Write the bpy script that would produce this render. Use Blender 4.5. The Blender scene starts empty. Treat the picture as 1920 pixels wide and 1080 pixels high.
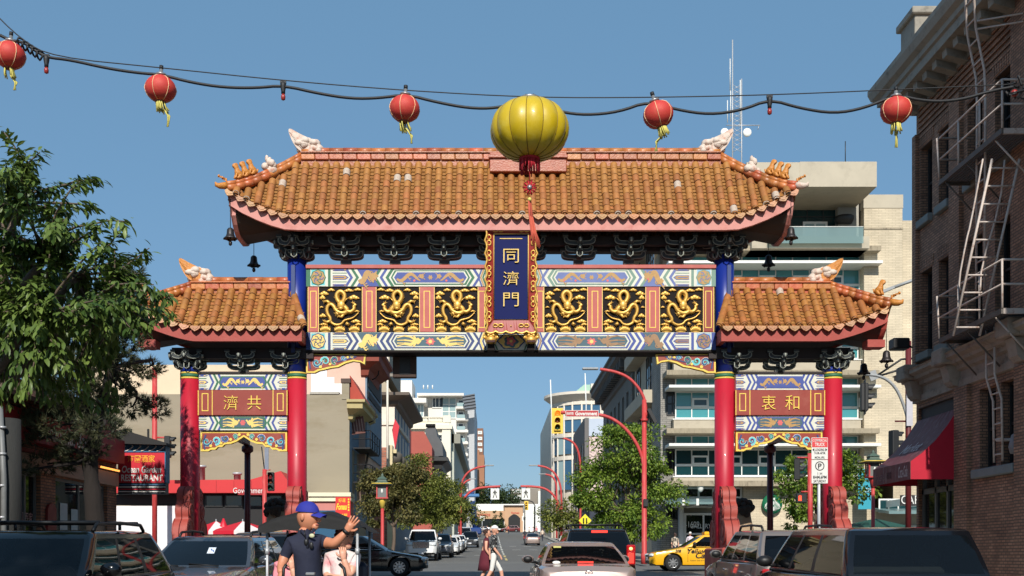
import bpy, bmesh, math, random
import numpy as np
from mathutils import Vector, Matrix, Quaternion
R = math.radians
rnd = random.Random(7)
SC = bpy.context.scene
COL = SC.collection
# camera, sky, sun
F = 2000.0; PX = 925.0; PY = 1045.0; EYE = 1.6
cam = bpy.data.cameras.new('camera'); camo = bpy.data.objects.new('camera', cam); COL.objects.link(camo)
cam.sensor_width = 36; cam.lens = 36*F/1920
cam.shift_x = (960-PX)/1920; cam.shift_y = (PY-540)/1920
cam.clip_start = .1; cam.clip_end = 6000
camo.location = (0, 0, EYE); camo.rotation_euler = (R(90), 0, 0)
SC.camera = camo
SUN_EL, SUN_AZ = R(36), R(-1.0)          # azimuth: to the right of straight behind the camera
w = bpy.data.worlds.new('World'); SC.world = w; w.use_nodes = True
nt = w.node_tree; bg = nt.nodes['Background']
sk = nt.nodes.new('ShaderNodeTexSky'); sk.sky_type = 'NISHITA'; sk.sun_disc = False
sk.sun_elevation = SUN_EL; sk.sun_rotation = math.pi-SUN_AZ
sk.altitude = 50; sk.air_density = 1.0; sk.dust_density = .6; sk.ozone_density = 3.0
smx = nt.nodes.new('ShaderNodeMix'); smx.data_type = 'RGBA'; smx.inputs[0].default_value = .68; smx.inputs[7].default_value = (1.22, 2.62, 4.15, 1)   # clear, even blue evening sky
nt.links.new(sk.outputs[0], smx.inputs[6]); nt.links.new(smx.outputs[2], bg.inputs[0]); bg.inputs[1].default_value = .11
sl = bpy.data.lights.new('sun', 'SUN'); sl.energy = 4.5; sl.angle = R(.5); sl.color = (1, .95, .87)
so = bpy.data.objects.new('sun', sl); COL.objects.link(so)
so.rotation_euler = Vector((-math.sin(SUN_AZ)*math.cos(SUN_EL), math.cos(SUN_AZ)*math.cos(SUN_EL), -math.sin(SUN_EL))).to_track_quat('-Z', 'Y').to_euler()
so.location = (5, -40, 40)
SC.view_settings.view_transform = 'Standard'; SC.view_settings.look = 'None'
SC.view_settings.exposure = .2; SC.view_settings.gamma = 1
SC.render.engine = 'CYCLES'; SC.cycles.max_bounces = 5; SC.cycles.transparent_max_bounces = 12
SC.cycles.diffuse_bounces = 3; SC.cycles.glossy_bounces = 3; SC.cycles.transmission_bounces = 3
SC.cycles.use_denoising = True; SC.cycles.caustics_reflective = False; SC.cycles.caustics_refractive = False
def W(px, py, Y):
 return Vector(((px-PX)*Y/F, Y, EYE+(PY-py)*Y/F))
def WX(px, Y): return (px-PX)*Y/F
def WZ(py, Y): return EYE+(PY-py)*Y/F
GY = [-60, 0, 19, 31, 44, 64, 95, 127, 180, 242, 300, 420, 3000]
GZ = [-1.0, .02, .42, .72, 1.05, 1.36, 2.05, 3.0, 5.0, 7.3, 8.6, 9.0, 9.0]
def G(y): return float(np.interp(y, GY, GZ))
# materials
def lin(c):
 return tuple(((v/255)/12.92 if v/255 <= .04045 else ((v/255+.055)/1.055)**2.4) for v in c)+(1,)
MATS = {}
def M(name, rgb, rough=.6, var=.12, scale=3., bump=0., bscale=40., metal=0., coat=0., rv=0., spec=.5, stain=None, stain_amt=.5, stain_scale=2., stretch=None, spots=0., sub=0.):
 """Principled material: base colour with soft and fine noise, optional stains, bump, per-object variation."""
 if name in MATS: return MATS[name]
 m = bpy.data.materials.new(name); m.use_nodes = True; t = m.node_tree; N = t.nodes; L = t.links
 b = N['Principled BSDF']; b.inputs['Roughness'].default_value = rough; b.inputs['Metallic'].default_value = metal
 b.inputs['Coat Weight'].default_value = coat; b.inputs['Coat Roughness'].default_value = .04
 b.inputs['Specular IOR Level'].default_value = spec
 c = lin(rgb)
 tc = N.new('ShaderNodeTexCoord'); vec = tc.outputs['Object']
 if stretch:
  mp = N.new('ShaderNodeMapping'); mp.inputs['Scale'].default_value = stretch; L.new(vec, mp.inputs[0]); vec = mp.outputs[0]
 n1 = N.new('ShaderNodeTexNoise'); n1.inputs['Scale'].default_value = scale; n1.inputs['Detail'].default_value = 6; n1.inputs['Roughness'].default_value = .65
 L.new(vec, n1.inputs[0])
 mr = N.new('ShaderNodeMapRange'); mr.inputs[1].default_value = .25; mr.inputs[2].default_value = .75
 mr.inputs[3].default_value = 1-var; mr.inputs[4].default_value = 1+var; L.new(n1.outputs[0], mr.inputs[0])
 mx = N.new('ShaderNodeMix'); mx.data_type = 'RGBA'; mx.blend_type = 'MULTIPLY'; mx.inputs[0].default_value = 1
 mx.inputs[6].default_value = c; L.new(mr.outputs[0], mx.inputs[7]); out = mx.outputs[2]
 if rv:
  oi = N.new('ShaderNodeObjectInfo'); r2 = N.new('ShaderNodeMapRange'); r2.inputs[3].default_value = 1-rv; r2.inputs[4].default_value = 1+rv*.7
  L.new(oi.outputs['Random'], r2.inputs[0])
  hs = N.new('ShaderNodeHueSaturation'); L.new(out, hs.inputs['Color']); L.new(r2.outputs[0], hs.inputs['Value'])
  r3 = N.new('ShaderNodeMapRange'); r3.inputs[3].default_value = .5-rv*.05; r3.inputs[4].default_value = .5+rv*.05
  ma = N.new('ShaderNodeMath'); ma.operation = 'MULTIPLY'; ma.inputs[1].default_value = 7.31; L.new(oi.outputs['Random'], ma.inputs[0])
  fr = N.new('ShaderNodeMath'); fr.operation = 'FRACT'; L.new(ma.outputs[0], fr.inputs[0]); L.new(fr.outputs[0], r3.inputs[0]); L.new(r3.outputs[0], hs.inputs['Hue'])
  out = hs.outputs[0]
 if stain:
  n2 = N.new('ShaderNodeTexNoise'); n2.inputs['Scale'].default_value = stain_scale; n2.inputs['Detail'].default_value = 8; n2.inputs['Roughness'].default_value = .7
  L.new(vec, n2.inputs[0])
  r4 = N.new('ShaderNodeMapRange'); r4.inputs[1].default_value = .52; r4.inputs[2].default_value = .68; r4.inputs[4].default_value = stain_amt; L.new(n2.outputs[0], r4.inputs[0])
  m2 = N.new('ShaderNodeMix'); m2.data_type = 'RGBA'; L.new(r4.outputs[0], m2.inputs[0]); L.new(out, m2.inputs[6]); m2.inputs[7].default_value = lin(stain); out = m2.outputs[2]
 L.new(out, b.inputs['Base Color'])
 if sub:
  pass
 if bump:
  n3 = N.new('ShaderNodeTexNoise'); n3.inputs['Scale'].default_value = bscale; n3.inputs['Detail'].default_value = 4; L.new(vec, n3.inputs[0])
  bp = N.new('ShaderNodeBump'); bp.inputs['Strength'].default_value = bump; bp.inputs['Distance'].default_value = .02; L.new(n3.outputs[0], bp.inputs['Height']); L.new(bp.outputs[0], b.inputs['Normal'])
 MATS[name] = m
 return m
def M_brick(name, rgb, mortar, bw=.21, bh=.075, axis='YZ', ms=.012, var=.25, rough=.85, bump=.6, scale_noise=1.5):
 """Coursed brickwork in true size; axis tells which two object axes carry the courses."""
 if name in MATS: return MATS[name]
 m = bpy.data.materials.new(name); m.use_nodes = True; t = m.node_tree; N = t.nodes; L = t.links
 b = N['Principled BSDF']; b.inputs['Roughness'].default_value = rough
 g = N.new('ShaderNodeNewGeometry'); tc = N.new('ShaderNodeTexCoord')
 sp = N.new('ShaderNodeSeparateXYZ'); L.new(tc.outputs['Object'], sp.inputs[0])
 sn = N.new('ShaderNodeSeparateXYZ'); L.new(g.outputs['Normal'], sn.inputs[0])
 ab = N.new('ShaderNodeMath'); ab.operation = 'ABSOLUTE'; L.new(sn.outputs[0], ab.inputs[0])
 gt = N.new('ShaderNodeMath'); gt.operation = 'GREATER_THAN'; gt.inputs[1].default_value = .7; L.new(ab.outputs[0], gt.inputs[0])
 mu = N.new('ShaderNodeMix'); L.new(gt.outputs[0], mu.inputs[0]); L.new(sp.outputs[0], mu.inputs[2]); L.new(sp.outputs[1], mu.inputs[3])
 cb = N.new('ShaderNodeCombineXYZ'); L.new(mu.outputs[0], cb.inputs[0]); L.new(sp.outputs[2], cb.inputs[1])
 br = N.new('ShaderNodeTexBrick'); L.new(cb.outputs[0], br.inputs[0])
 c = lin(rgb); d = tuple(v*(1-var) for v in c[:3])+(1,); e = tuple(min(1, v*(1+var)) for v in c[:3])+(1,)
 br.inputs['Color1'].default_value = d; br.inputs['Color2'].default_value = e; br.inputs['Mortar'].default_value = lin(mortar)
 br.inputs['Scale'].default_value = 1; br.inputs['Mortar Size'].default_value = ms; br.inputs['Brick Width'].default_value = bw; br.inputs['Row Height'].default_value = bh; br.inputs['Bias'].default_value = 0
 n1 = N.new('ShaderNodeTexNoise'); n1.inputs['Scale'].default_value = scale_noise; n1.inputs['Detail'].default_value = 8; L.new(tc.outputs['Object'], n1.inputs[0])
 mr = N.new('ShaderNodeMapRange'); mr.inputs[1].default_value = .25; mr.inputs[2].default_value = .75; mr.inputs[3].default_value = .72; mr.inputs[4].default_value = 1.25; L.new(n1.outputs[0], mr.inputs[0])
 mx = N.new('ShaderNodeMix'); mx.data_type = 'RGBA'; mx.blend_type = 'MULTIPLY'; mx.inputs[0].default_value = 1; L.new(br.outputs[0], mx.inputs[6]); L.new(mr.outputs[0], mx.inputs[7])
 L.new(mx.outputs[2], b.inputs['Base Color'])
 iv = N.new('ShaderNodeMath'); iv.operation = 'SUBTRACT'; iv.inputs[0].default_value = 1; L.new(br.outputs['Fac'], iv.inputs[1])
 bp = N.new('ShaderNodeBump'); bp.inputs['Strength'].default_value = bump; bp.inputs['Distance'].default_value = .015; L.new(iv.outputs[0], bp.inputs['Height']); L.new(bp.outputs[0], b.inputs['Normal'])
 MATS[name] = m; return m
def M_glass(name, tint, refl=1.0, trans=0., rough=.03):
 """Window glass: a dark tinted pane that mirrors at grazing angles, partly see-through if trans > 0."""
 if name in MATS: return MATS[name]
 m = bpy.data.materials.new(name); m.use_nodes = True; t = m.node_tree; N = t.nodes; L = t.links
 b = N['Principled BSDF']; b.inputs['Base Color'].default_value = lin(tint); b.inputs['Roughness'].default_value = rough; b.inputs['IOR'].default_value = 1.6
 b.inputs['Specular IOR Level'].default_value = .5*refl
 if trans:
  tr = N.new('ShaderNodeBsdfTransparent'); tr.inputs[0].default_value = (.75, .85, .85, 1)
  mx = N.new('ShaderNodeMixShader'); fr = N.new('ShaderNodeFresnel'); fr.inputs[0].default_value = 1.55
  ad = N.new('ShaderNodeMath'); ad.operation = 'ADD'; ad.inputs[1].default_value = 1-trans; ad.use_clamp = True; L.new(fr.outputs[0], ad.inputs[0])
  L.new(ad.outputs[0], mx.inputs[0]); L.new(tr.outputs[0], mx.inputs[1]); L.new(b.outputs[0], mx.inputs[2]); L.new(mx.outputs[0], N['Material Output'].inputs[0])
 MATS[name] = m; return m
def M_emit(name, rgb, s):
 if name in MATS: return MATS[name]
 m = bpy.data.materials.new(name); m.use_nodes = True; b = m.node_tree.nodes['Principled BSDF']
 b.inputs['Base Color'].default_value = lin(rgb); b.inputs['Emission Color'].default_value = lin(rgb); b.inputs['Emission Strength'].default_value = s
 MATS[name] = m; return m
def M_leaf(name, rgb, rgb2, rough=.5, trans=.25, scale=1.2):
 if name in MATS: return MATS[name]
 m = bpy.data.materials.new(name); m.use_nodes = True; t = m.node_tree; N = t.nodes; L = t.links
 b = N['Principled BSDF']; b.inputs['Roughness'].default_value = rough; b.inputs['Specular IOR Level'].default_value = .35
 tc = N.new('ShaderNodeNewGeometry'); n1 = N.new('ShaderNodeTexNoise'); n1.inputs['Scale'].default_value = scale; n1.inputs['Detail'].default_value = 5; L.new(tc.outputs['Position'], n1.inputs[0])
 ra = N.new('ShaderNodeMapRange'); ra.inputs[1].default_value = .3; ra.inputs[2].default_value = .7; L.new(n1.outputs[0], ra.inputs[0])
 ri = N.new('ShaderNodeMath'); ri.operation = 'ADD'; L.new(ra.outputs[0], ri.inputs[0])
 sb = N.new('ShaderNodeMath'); sb.operation = 'MULTIPLY_ADD'; sb.inputs[1].default_value = .7; sb.inputs[2].default_value = -.35; L.new(tc.outputs['Random Per Island'], sb.inputs[0]); L.new(sb.outputs[0], ri.inputs[1]); ri.use_clamp = True
 mx = N.new('ShaderNodeMix'); mx.data_type = 'RGBA'; mx.inputs[6].default_value = lin(rgb); mx.inputs[7].default_value = lin(rgb2); L.new(ri.outputs[0], mx.inputs[0])
 L.new(mx.outputs[2], b.inputs['Base Color'])
 tl = N.new('ShaderNodeBsdfTranslucent'); L.new(mx.outputs[2], tl.inputs[0])
 ms = N.new('ShaderNodeMixShader'); ms.inputs[0].default_value = trans; L.new(b.outputs[0], ms.inputs[1]); L.new(tl.outputs[0], ms.inputs[2]); L.new(ms.outputs[0], N['Material Output'].inputs[0])
 MATS[name] = m; return m
# mesh builder
class MB:
 def __init__(s): s.v = []; s.f = []; s.m = []; s.sm = []; s.ms = []
 def mi(s, mat):
  if mat is None: return 0
  if mat not in s.ms: s.ms.append(mat)
  return s.ms.index(mat)
 def add(s, vs, fs, mat=None, smooth=False, mx=None):
  k = len(s.v); i = s.mi(mat)
  s.v += [tuple(mx @ Vector(v)) if mx else tuple(v) for v in vs]
  for f in fs: s.f.append([a+k for a in f]); s.m.append(i); s.sm.append(smooth)
  return s
 def box(s, x0, x1, y0, y1, z0, z1, mat=None, mx=None):
  if x0 > x1: x0, x1 = x1, x0
  if y0 > y1: y0, y1 = y1, y0
  if z0 > z1: z0, z1 = z1, z0
  vs = [(x0,y0,z0),(x1,y0,z0),(x1,y1,z0),(x0,y1,z0),(x0,y0,z1),(x1,y0,z1),(x1,y1,z1),(x0,y1,z1)]
  return s.add(vs, [(3,2,1,0),(4,5,6,7),(0,1,5,4),(1,2,6,5),(2,3,7,6),(3,0,4,7)], mat, False, mx)
 def cbox(s, c, sz, mat=None, rot=None):
  mx = Matrix.Translation(c) @ (rot.to_4x4() if rot else Matrix())
  return s.box(-sz[0]/2, sz[0]/2, -sz[1]/2, sz[1]/2, -sz[2]/2, sz[2]/2, mat, mx)
 def bbox(s, x0, x1, y0, y1, z0, z1, r, mat=None, mx=None, smooth=True):
  """box with rounded vertical and horizontal edges (chamfer shell)"""
  vs = []; fs = []
  lay = [(z0, r), (z0+r, 0), (z1-r, 0), (z1, r)]
  for z, q in lay:
   for (cx, cy, a0) in ((x1-r, y1-r, 0), (x0+r, y1-r, 90), (x0+r, y0+r, 180), (x1-r, y0+r, 270)):
    for k in range(3):
     a = R(a0+45*k); rr = r-q*.999 if q else r
     vs.append((cx+rr*math.cos(a), cy+rr*math.sin(a), z))
  n = 12
  for i in range(3):
   for k in range(n): fs.append((i*n+k, i*n+(k+1) % n, (i+1)*n+(k+1) % n, (i+1)*n+k))
  fs.append(tuple(range(n-1, -1, -1))); fs.append(tuple(range(3*n, 4*n)))
  return s.add(vs, fs, mat, False, mx)
 def prism(s, poly, a, b, axis='y', mat=None, mx=None, smooth=False):
  """polygon (2-D) extruded between a and b along axis: x -> (y,z), y -> (x,z), z -> (x,y)"""
  n = len(poly)
  def P(p, t):
   return (t, p[0], p[1]) if axis == 'x' else (p[0], t, p[1]) if axis == 'y' else (p[0], p[1], t)
  vs = [P(p, a) for p in poly]+[P(p, b) for p in poly]
  fs = [tuple(range(n)), tuple(range(2*n-1, n-1, -1))]+[(i, i+n, (i+1) % n+n, (i+1) % n) for i in range(n)]
  return s.add(vs, fs, mat, smooth, mx)
 def poly(s, pts, mat=None, mx=None): return s.add(pts, [tuple(range(len(pts)))], mat, False, mx)
 def tube(s, pts, r, n=6, mat=None, cap=True, mx=None, up=None, flat=1.):
  pts = [Vector(p) for p in pts]; m = len(pts)
  rs = r if isinstance(r, (list, tuple)) else [r]*m
  vs = []; fs = []; prev = None
  for i, p in enumerate(pts):
   t = (pts[min(i+1, m-1)]-pts[max(i-1, 0)])
   if t.length < 1e-9: t = Vector((0, 0, 1))
   t.normalize()
   if prev is None:
    u = Vector(up) if up else (Vector((0, 0, 1)) if abs(t.z) < .9 else Vector((1, 0, 0)))
   else: u = prev
   a = (u-t*u.dot(t))
   if a.length < 1e-6: a = t.orthogonal()
   a.normalize(); prev = a; b = t.cross(a)
   for k in range(n):
    an = 2*math.pi*k/n
    vs.append(p+(a*math.cos(an)*flat+b*math.sin(an))*rs[i])
  for i in range(m-1):
   for k in range(n): fs.append((i*n+k, i*n+(k+1) % n, (i+1)*n+(k+1) % n, (i+1)*n+k))
  if cap: fs.append(tuple(range(n-1, -1, -1))); fs.append(tuple(range((m-1)*n, m*n)))
  return s.add(vs, fs, mat, True, mx)
 def lathe(s, prof, n=16, mat=None, mx=None, smooth=True, c=(0, 0, 0), cap=True):
  vs = []; fs = []
  for (r, z) in prof:
   for k in range(n):
    a = 2*math.pi*k/n; vs.append((c[0]+r*math.cos(a), c[1]+r*math.sin(a), c[2]+z))
  for i in range(len(prof)-1):
   for k in range(n): fs.append((i*n+k, i*n+(k+1) % n, (i+1)*n+(k+1) % n, (i+1)*n+k))
  if cap: fs.append(tuple(range(n-1, -1, -1))); fs.append(tuple(range((len(prof)-1)*n, len(prof)*n)))
  return s.add(vs, fs, mat, smooth, mx)
 def ball(s, c, r, mat=None, n=10, m=7, mx=None):
  rx, ry, rz = r if isinstance(r, (tuple, list)) else (r, r, r)
  vs = [(c[0], c[1], c[2]-rz)]; fs = []
  for i in range(1, m):
   p = math.pi*i/m-math.pi/2
   for k in range(n):
    a = 2*math.pi*k/n; vs.append((c[0]+rx*math.cos(p)*math.cos(a), c[1]+ry*math.cos(p)*math.sin(a), c[2]+rz*math.sin(p)))
  vs.append((c[0], c[1], c[2]+rz)); e = len(vs)-1
  for k in range(n):
   fs.append((0, 1+(k+1) % n, 1+k)); fs.append((e, 1+(m-2)*n+k, 1+(m-2)*n+(k+1) % n))
  for i in range(m-2):
   for k in range(n): fs.append((1+i*n+k, 1+i*n+(k+1) % n, 1+(i+1)*n+(k+1) % n, 1+(i+1)*n+k))
  return s.add(vs, fs, mat, True, mx)
 def grid(s, fn, nu, nv, mat=None, smooth=True, mx=None):
  vs = [fn(i/nu, j/nv) for i in range(nu+1) for j in range(nv+1)]
  fs = [(i*(nv+1)+j, (i+1)*(nv+1)+j, (i+1)*(nv+1)+j+1, i*(nv+1)+j+1) for i in range(nu) for j in range(nv)]
  return s.add(vs, fs, mat, smooth, mx)
 def mesh(s, name, mat=None):
  me = bpy.data.meshes.new(name); me.from_pydata(s.v, [], s.f)
  ms = s.ms if s.ms else ([mat] if mat else [])
  for q in ms: me.materials.append(q)
  me.polygons.foreach_set('use_smooth', s.sm)
  if len(ms) > 1: me.polygons.foreach_set('material_index', s.m)
  me.validate(); me.update()
  return me
def weld(me, dist=1e-4):
 bm = bmesh.new(); bm.from_mesh(me); bmesh.ops.remove_doubles(bm, verts=bm.verts, dist=dist); bmesh.ops.recalc_face_normals(bm, faces=bm.faces); bm.to_mesh(me); bm.free(); return me
def sharp(me, ang=40):
 """smooth faces, creases kept"""
 bm = bmesh.new(); bm.from_mesh(me)
 for f in bm.faces: f.smooth = True
 for e in bm.edges: e.smooth = not (len(e.link_faces) == 2 and e.calc_face_angle(0) > R(ang))
 bm.to_mesh(me); bm.free(); return me
def obj(name, me, parent=None, loc=(0, 0, 0), mat=None, mx=None):
 if isinstance(me, MB): me = me.mesh(name, mat)
 o = bpy.data.objects.new(name, me); COL.objects.link(o)
 if parent is not None: o.parent = parent
 if mx is not None: o.matrix_local = mx
 else: o.location = loc
 return o
def tag(o, label=None, cat=None, group=None, kind=None):
 if label: o['label'] = label
 if cat: o['category'] = cat
 if group: o['group'] = group
 if kind: o['kind'] = kind
 return o
def thing(name, label, cat, loc=(0, 0, 0), rz=0., group=None):
 o = bpy.data.objects.new(name, None); COL.objects.link(o); o.location = loc; o.rotation_euler = (0, 0, rz); o.empty_display_size = .2
 return tag(o, label, cat, group)
def wpart(name, me, root, mat=None):
 """a part whose mesh is written in world coordinates, under an unrotated root"""
 return obj(name, me, root, tuple(-Vector(root.location)), mat)
def struct(name, me, mat=None, kind='structure'): return tag(obj(name, me, None, (0, 0, 0), mat), kind=kind)
def kids(o): return [c for c in bpy.data.objects if c.parent == o]
def copy_tree(o, parent=None, tree=None):
 if tree is None:
  tree = {}
  for c in bpy.data.objects:
   if c.parent: tree.setdefault(c.parent.name, []).append(c)
 c = o.copy(); COL.objects.link(c)
 if parent is not None: c.parent = parent
 for ch in tree.get(o.name, []): copy_tree(ch, c, tree)
 return c
# lettering and skinned bodies, baked while the scene is still empty
def bake(ob):
 bpy.context.view_layer.update(); dg = bpy.context.evaluated_depsgraph_get()
 me = bpy.data.meshes.new_from_object(ob.evaluated_get(dg)); d = ob.data; bpy.data.objects.remove(ob)
 return me
TXT = {}
def text(body, ext=.0, shear=0., bold=0., bevel=0., res=3):
 """mesh of a word, 1 unit high capitals, centred on its own box, standing in the XZ plane facing -Y"""
 k = (body, ext, shear, bold, bevel)
 if k in TXT: return TXT[k]
 cu = bpy.data.curves.new('text', 'FONT'); cu.body = body; cu.size = 1; cu.extrude = ext; cu.shear = shear; cu.offset = bold; cu.bevel_depth = bevel; cu.resolution_u = res
 o = bpy.data.objects.new('text', cu); COL.objects.link(o); me = bake(o)
 n = len(me.vertices); co = np.empty(n*3, 'f'); me.vertices.foreach_get('co', co); co = co.reshape(-1, 3)
 if n:
  c = (co.min(0)+co.max(0))/2; c[2] = 0; co = co-c
  me['w'] = float(np.ptp(co[:, 0])); me['h'] = float(np.ptp(co[:, 1]))
  co = np.stack([co[:, 0], -co[:, 2], co[:, 1]], 1)
 me.vertices.foreach_set('co', co.astype('f').ravel()); me.update(); TXT[k] = me
 return me
def lettering(mb, body, c, width, height=None, mat=None, rot=None, **kw):
 """add a word to a builder: centre c, fitted to width (and height), facing -Y unless turned"""
 me = text(body, **kw); sx = width/max(me['w'], 1e-6); sz = (height/max(me['h'], 1e-6)) if height else sx
 mx = Matrix.Translation(c) @ (rot.to_4x4() if rot else Matrix()) @ Matrix.Diagonal((sx, 1, sz, 1))
 mb.add([v.co[:] for v in me.vertices], [tuple(p.vertices) for p in me.polygons], mat, False, mx)
 return mb
def skin(joints, bones, sub=2):
 """joints: name -> (pos, radius or (rx, ry)); bones: pairs; one smooth continuous body mesh"""
 names = list(joints); me = bpy.data.meshes.new('skin')
 me.from_pydata([joints[n][0] for n in names], [(names.index(a), names.index(b)) for a, b in bones], [])
 o = bpy.data.objects.new('skin', me); COL.objects.link(o)
 md = o.modifiers.new('s', 'SKIN'); md.use_smooth_shade = True
 for i, n in enumerate(names):
  r = joints[n][1]; me.skin_vertices[0].data[i].radius = r if isinstance(r, tuple) else (r, r)
 me.skin_vertices[0].data[0].use_root = True
 if sub: o.modifiers.new('d', 'SUBSURF').levels = sub
 return bake(o)
def smooth_poly(pts, it=2, closed=False):
 pts = [Vector(p) for p in pts]
 for _ in range(it):
  q = [] if closed else [pts[0]]
  n = len(pts)
  for i in range(n if closed else n-1):
   a, b = pts[i], pts[(i+1) % n]; q += [a*.75+b*.25, a*.25+b*.75]
  if not closed: q.append(pts[-1])
  pts = q
 return pts
# the gate
YG = 27.8; GC = .459; GB = G(27.8)
YF = 27.5
def gx(px, Y=YF): return WX(px, Y)
def gz(py, Y=YF): return WZ(py, Y)
m_red = M('column_red', (178, 28, 50), .48, .1, 2, bump=.08, bscale=9, coat=.1, stain=(120, 30, 34), stain_amt=.35, stain_scale=5, stretch=(1, 1, .3))
m_blue = M('column_blue', (22, 44, 130), .35, .08, 2)
m_gold = M('gilt', (226, 178, 88), .38, .12, 8, metal=.35)
m_ygold = M('gold_paint', (228, 196, 84), .5, .08, 6)
m_green = M('paint_green', (44, 104, 74), .6, .1, 6)
m_brownred = M('board_red', (140, 52, 40), .5, .08, 3, stain=(160, 90, 76), stain_amt=.4)
m_rose = M('faded_red_board', (176, 88, 80), .6, .08, 3, stain=(196, 120, 108), stain_amt=.5)
m_black = M('black_lacquer', (30, 24, 23), .7, .1, 3, spec=.15)
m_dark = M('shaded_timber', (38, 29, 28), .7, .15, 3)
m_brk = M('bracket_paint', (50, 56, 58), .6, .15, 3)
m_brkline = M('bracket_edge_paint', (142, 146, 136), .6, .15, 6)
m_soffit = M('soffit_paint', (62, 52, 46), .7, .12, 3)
m_soffit2 = M('soffit_panel_paint', (92, 84, 68), .7, .12, 3)
m_tile = M('glazed_tile', (164, 108, 56), .5, .22, 7, bump=.25, bscale=30, rv=.17, stain=(132, 80, 50), stain_amt=.65, stain_scale=6, coat=.1)
m_pan = M('glazed_pan_tile', (168, 115, 63), .45, .18, 7, bump=.25, bscale=30, rv=.25, stain=(110, 64, 30), stain_amt=.7, stain_scale=5)
m_ridge = M('ridge_tile_glaze', (176, 100, 54), .4, .2, 5, bump=.3, bscale=25, rv=.3, stain=(206, 160, 120), stain_amt=.4, stain_scale=7)
m_peel = M('peeled_plaster', (206, 190, 176), .85, .15, 6, bump=.8, bscale=14, stain=(176, 104, 74), stain_amt=.8, stain_scale=5)
m_orn = M('ornament_glaze', (196, 128, 52), .5, .25, 9, bump=.7, bscale=22, stain=(120, 60, 30), stain_amt=.6, stain_scale=9)
m_fpink = M('faded_fascia', (200, 138, 128), .7, .1, 2.5, bump=.25, bscale=18, stain=(176, 92, 80), stain_amt=.55, stain_scale=3)
m_fred = M('red_fascia', (158, 66, 56), .6, .1, 2.5, bump=.15, bscale=18, stain=(178, 96, 84), stain_amt=.4)
gate = thing('ceremonial_gate', 'red and gold ceremonial street gate with orange tiled roofs spanning the road', 'gate', (GC, YG, GB))
def gp(name, mb, mat=None, parent=None):
 if parent is None: return wpart(name, mb, gate, mat)
 return obj(name, mb, parent, (0, 0, 0), mat)
scroll = [(0, 0), (1.02, 0), (1.06, .16), (.98, .5), (.82, .66), (.66, .74), (.72, .9), (.68, 1.08), (.5, 1.19), (.54, 1.34), (.46, 1.5), (.24, 1.58), (0, 1.6)]
def column(px, ztop, inner):
 x = WX(px, YG)
 mb = MB(); zb = gz(712, YG)
 mb.lathe([(.25, GB), (.25, zb)], 28, m_red, c=(x, YG, 0))
 c = gp('column', mb)
 b2 = MB()
 b2.lathe([(.254, zb), (.254, zb+.04)], 28, m_ygold, c=(x, YG, 0)); b2.lathe([(.251, zb+.04), (.251, zb+.13)], 28, m_green, c=(x, YG, 0)); b2.lathe([(.254, zb+.13), (.254, zb+.17)], 28, m_ygold, c=(x, YG, 0))
 gp('painted_band', b2, None, c)
 b3 = MB(); b3.lathe([(.249, zb+.17), (.249, ztop)], 28, m_blue, c=(x, YG, 0)); gp('blue_shaft', b3, None, c)
 zs = gz(996, 27.1)-.42
 for sgn in (-1, 1):
  pts = smooth_poly([(0,)+p for p in scroll], 2)
  po = [(YG+sgn*(.2+p.y*.8), zs-.0+p.z) for p in pts]
  s = MB(); s.prism(po, x-.165, x+.165, 'x', m_fred, smooth=False)
  for q in (-.168, .168):
   for (cy, cz, rr) in ((.55, .42, .34), (.4, .95, .19), (.27, 1.38, .14)):
    d = MB(); d.lathe([(rr, 0), (rr, .02), (rr*.84, .03), (rr*.8, .012), (rr*.42, .012), (rr*.4, .03), (.02, .035)], 18, m_fred)
    mx = Matrix.Translation((x+q, YG+sgn*(.2+cy*.8), zs+cz)) @ Matrix.Rotation(R(90 if q > 0 else -90), 4, 'Y')
    s.add(d.v, d.f, m_fred, True, mx)
  me = sharp(s.mesh('scroll_stone'), 35)
  so_ = obj('scroll_stone', me, gate, tuple(-Vector(gate.location)))
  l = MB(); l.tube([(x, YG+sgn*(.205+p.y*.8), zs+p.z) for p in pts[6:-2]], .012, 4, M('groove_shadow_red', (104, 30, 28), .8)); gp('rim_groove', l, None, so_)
 pl = MB(); pl.bbox(x-.3, x+.3, YG-1.12, YG+1.12, GB-.4, zs, .04, m_fred); gp('plinth', pl)
for px, zt in ((356.5, gz(690, YG)), (557, gz(474, YG)), (1358, gz(474, YG)), (1560.5, gz(690, YG))): column(px, zt, 0)
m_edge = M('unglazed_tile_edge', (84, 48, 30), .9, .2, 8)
def cover_mesh():
 b = MB(); n = 7; L_ = .262; vs = []; fs = []
 prof = [(0, .09), (.03, .095), (.212, .087), (.222, .068), (L_, .068)]
 for (y, r) in prof:
  for k in range(n+1):
   a = math.pi*k/n; vs.append((r*math.cos(a), -y, r*math.sin(a)*1.05))
 for i in range(len(prof)-1):
  for k in range(n): fs.append((i*(n+1)+k, i*(n+1)+k+1, (i+1)*(n+1)+k+1, (i+1)*(n+1)+k))
 fs.append(tuple(range(n, -1, -1)))
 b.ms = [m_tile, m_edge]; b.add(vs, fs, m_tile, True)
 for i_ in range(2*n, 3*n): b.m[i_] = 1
 return sharp(b.mesh('cover_tile'), 50)
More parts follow.
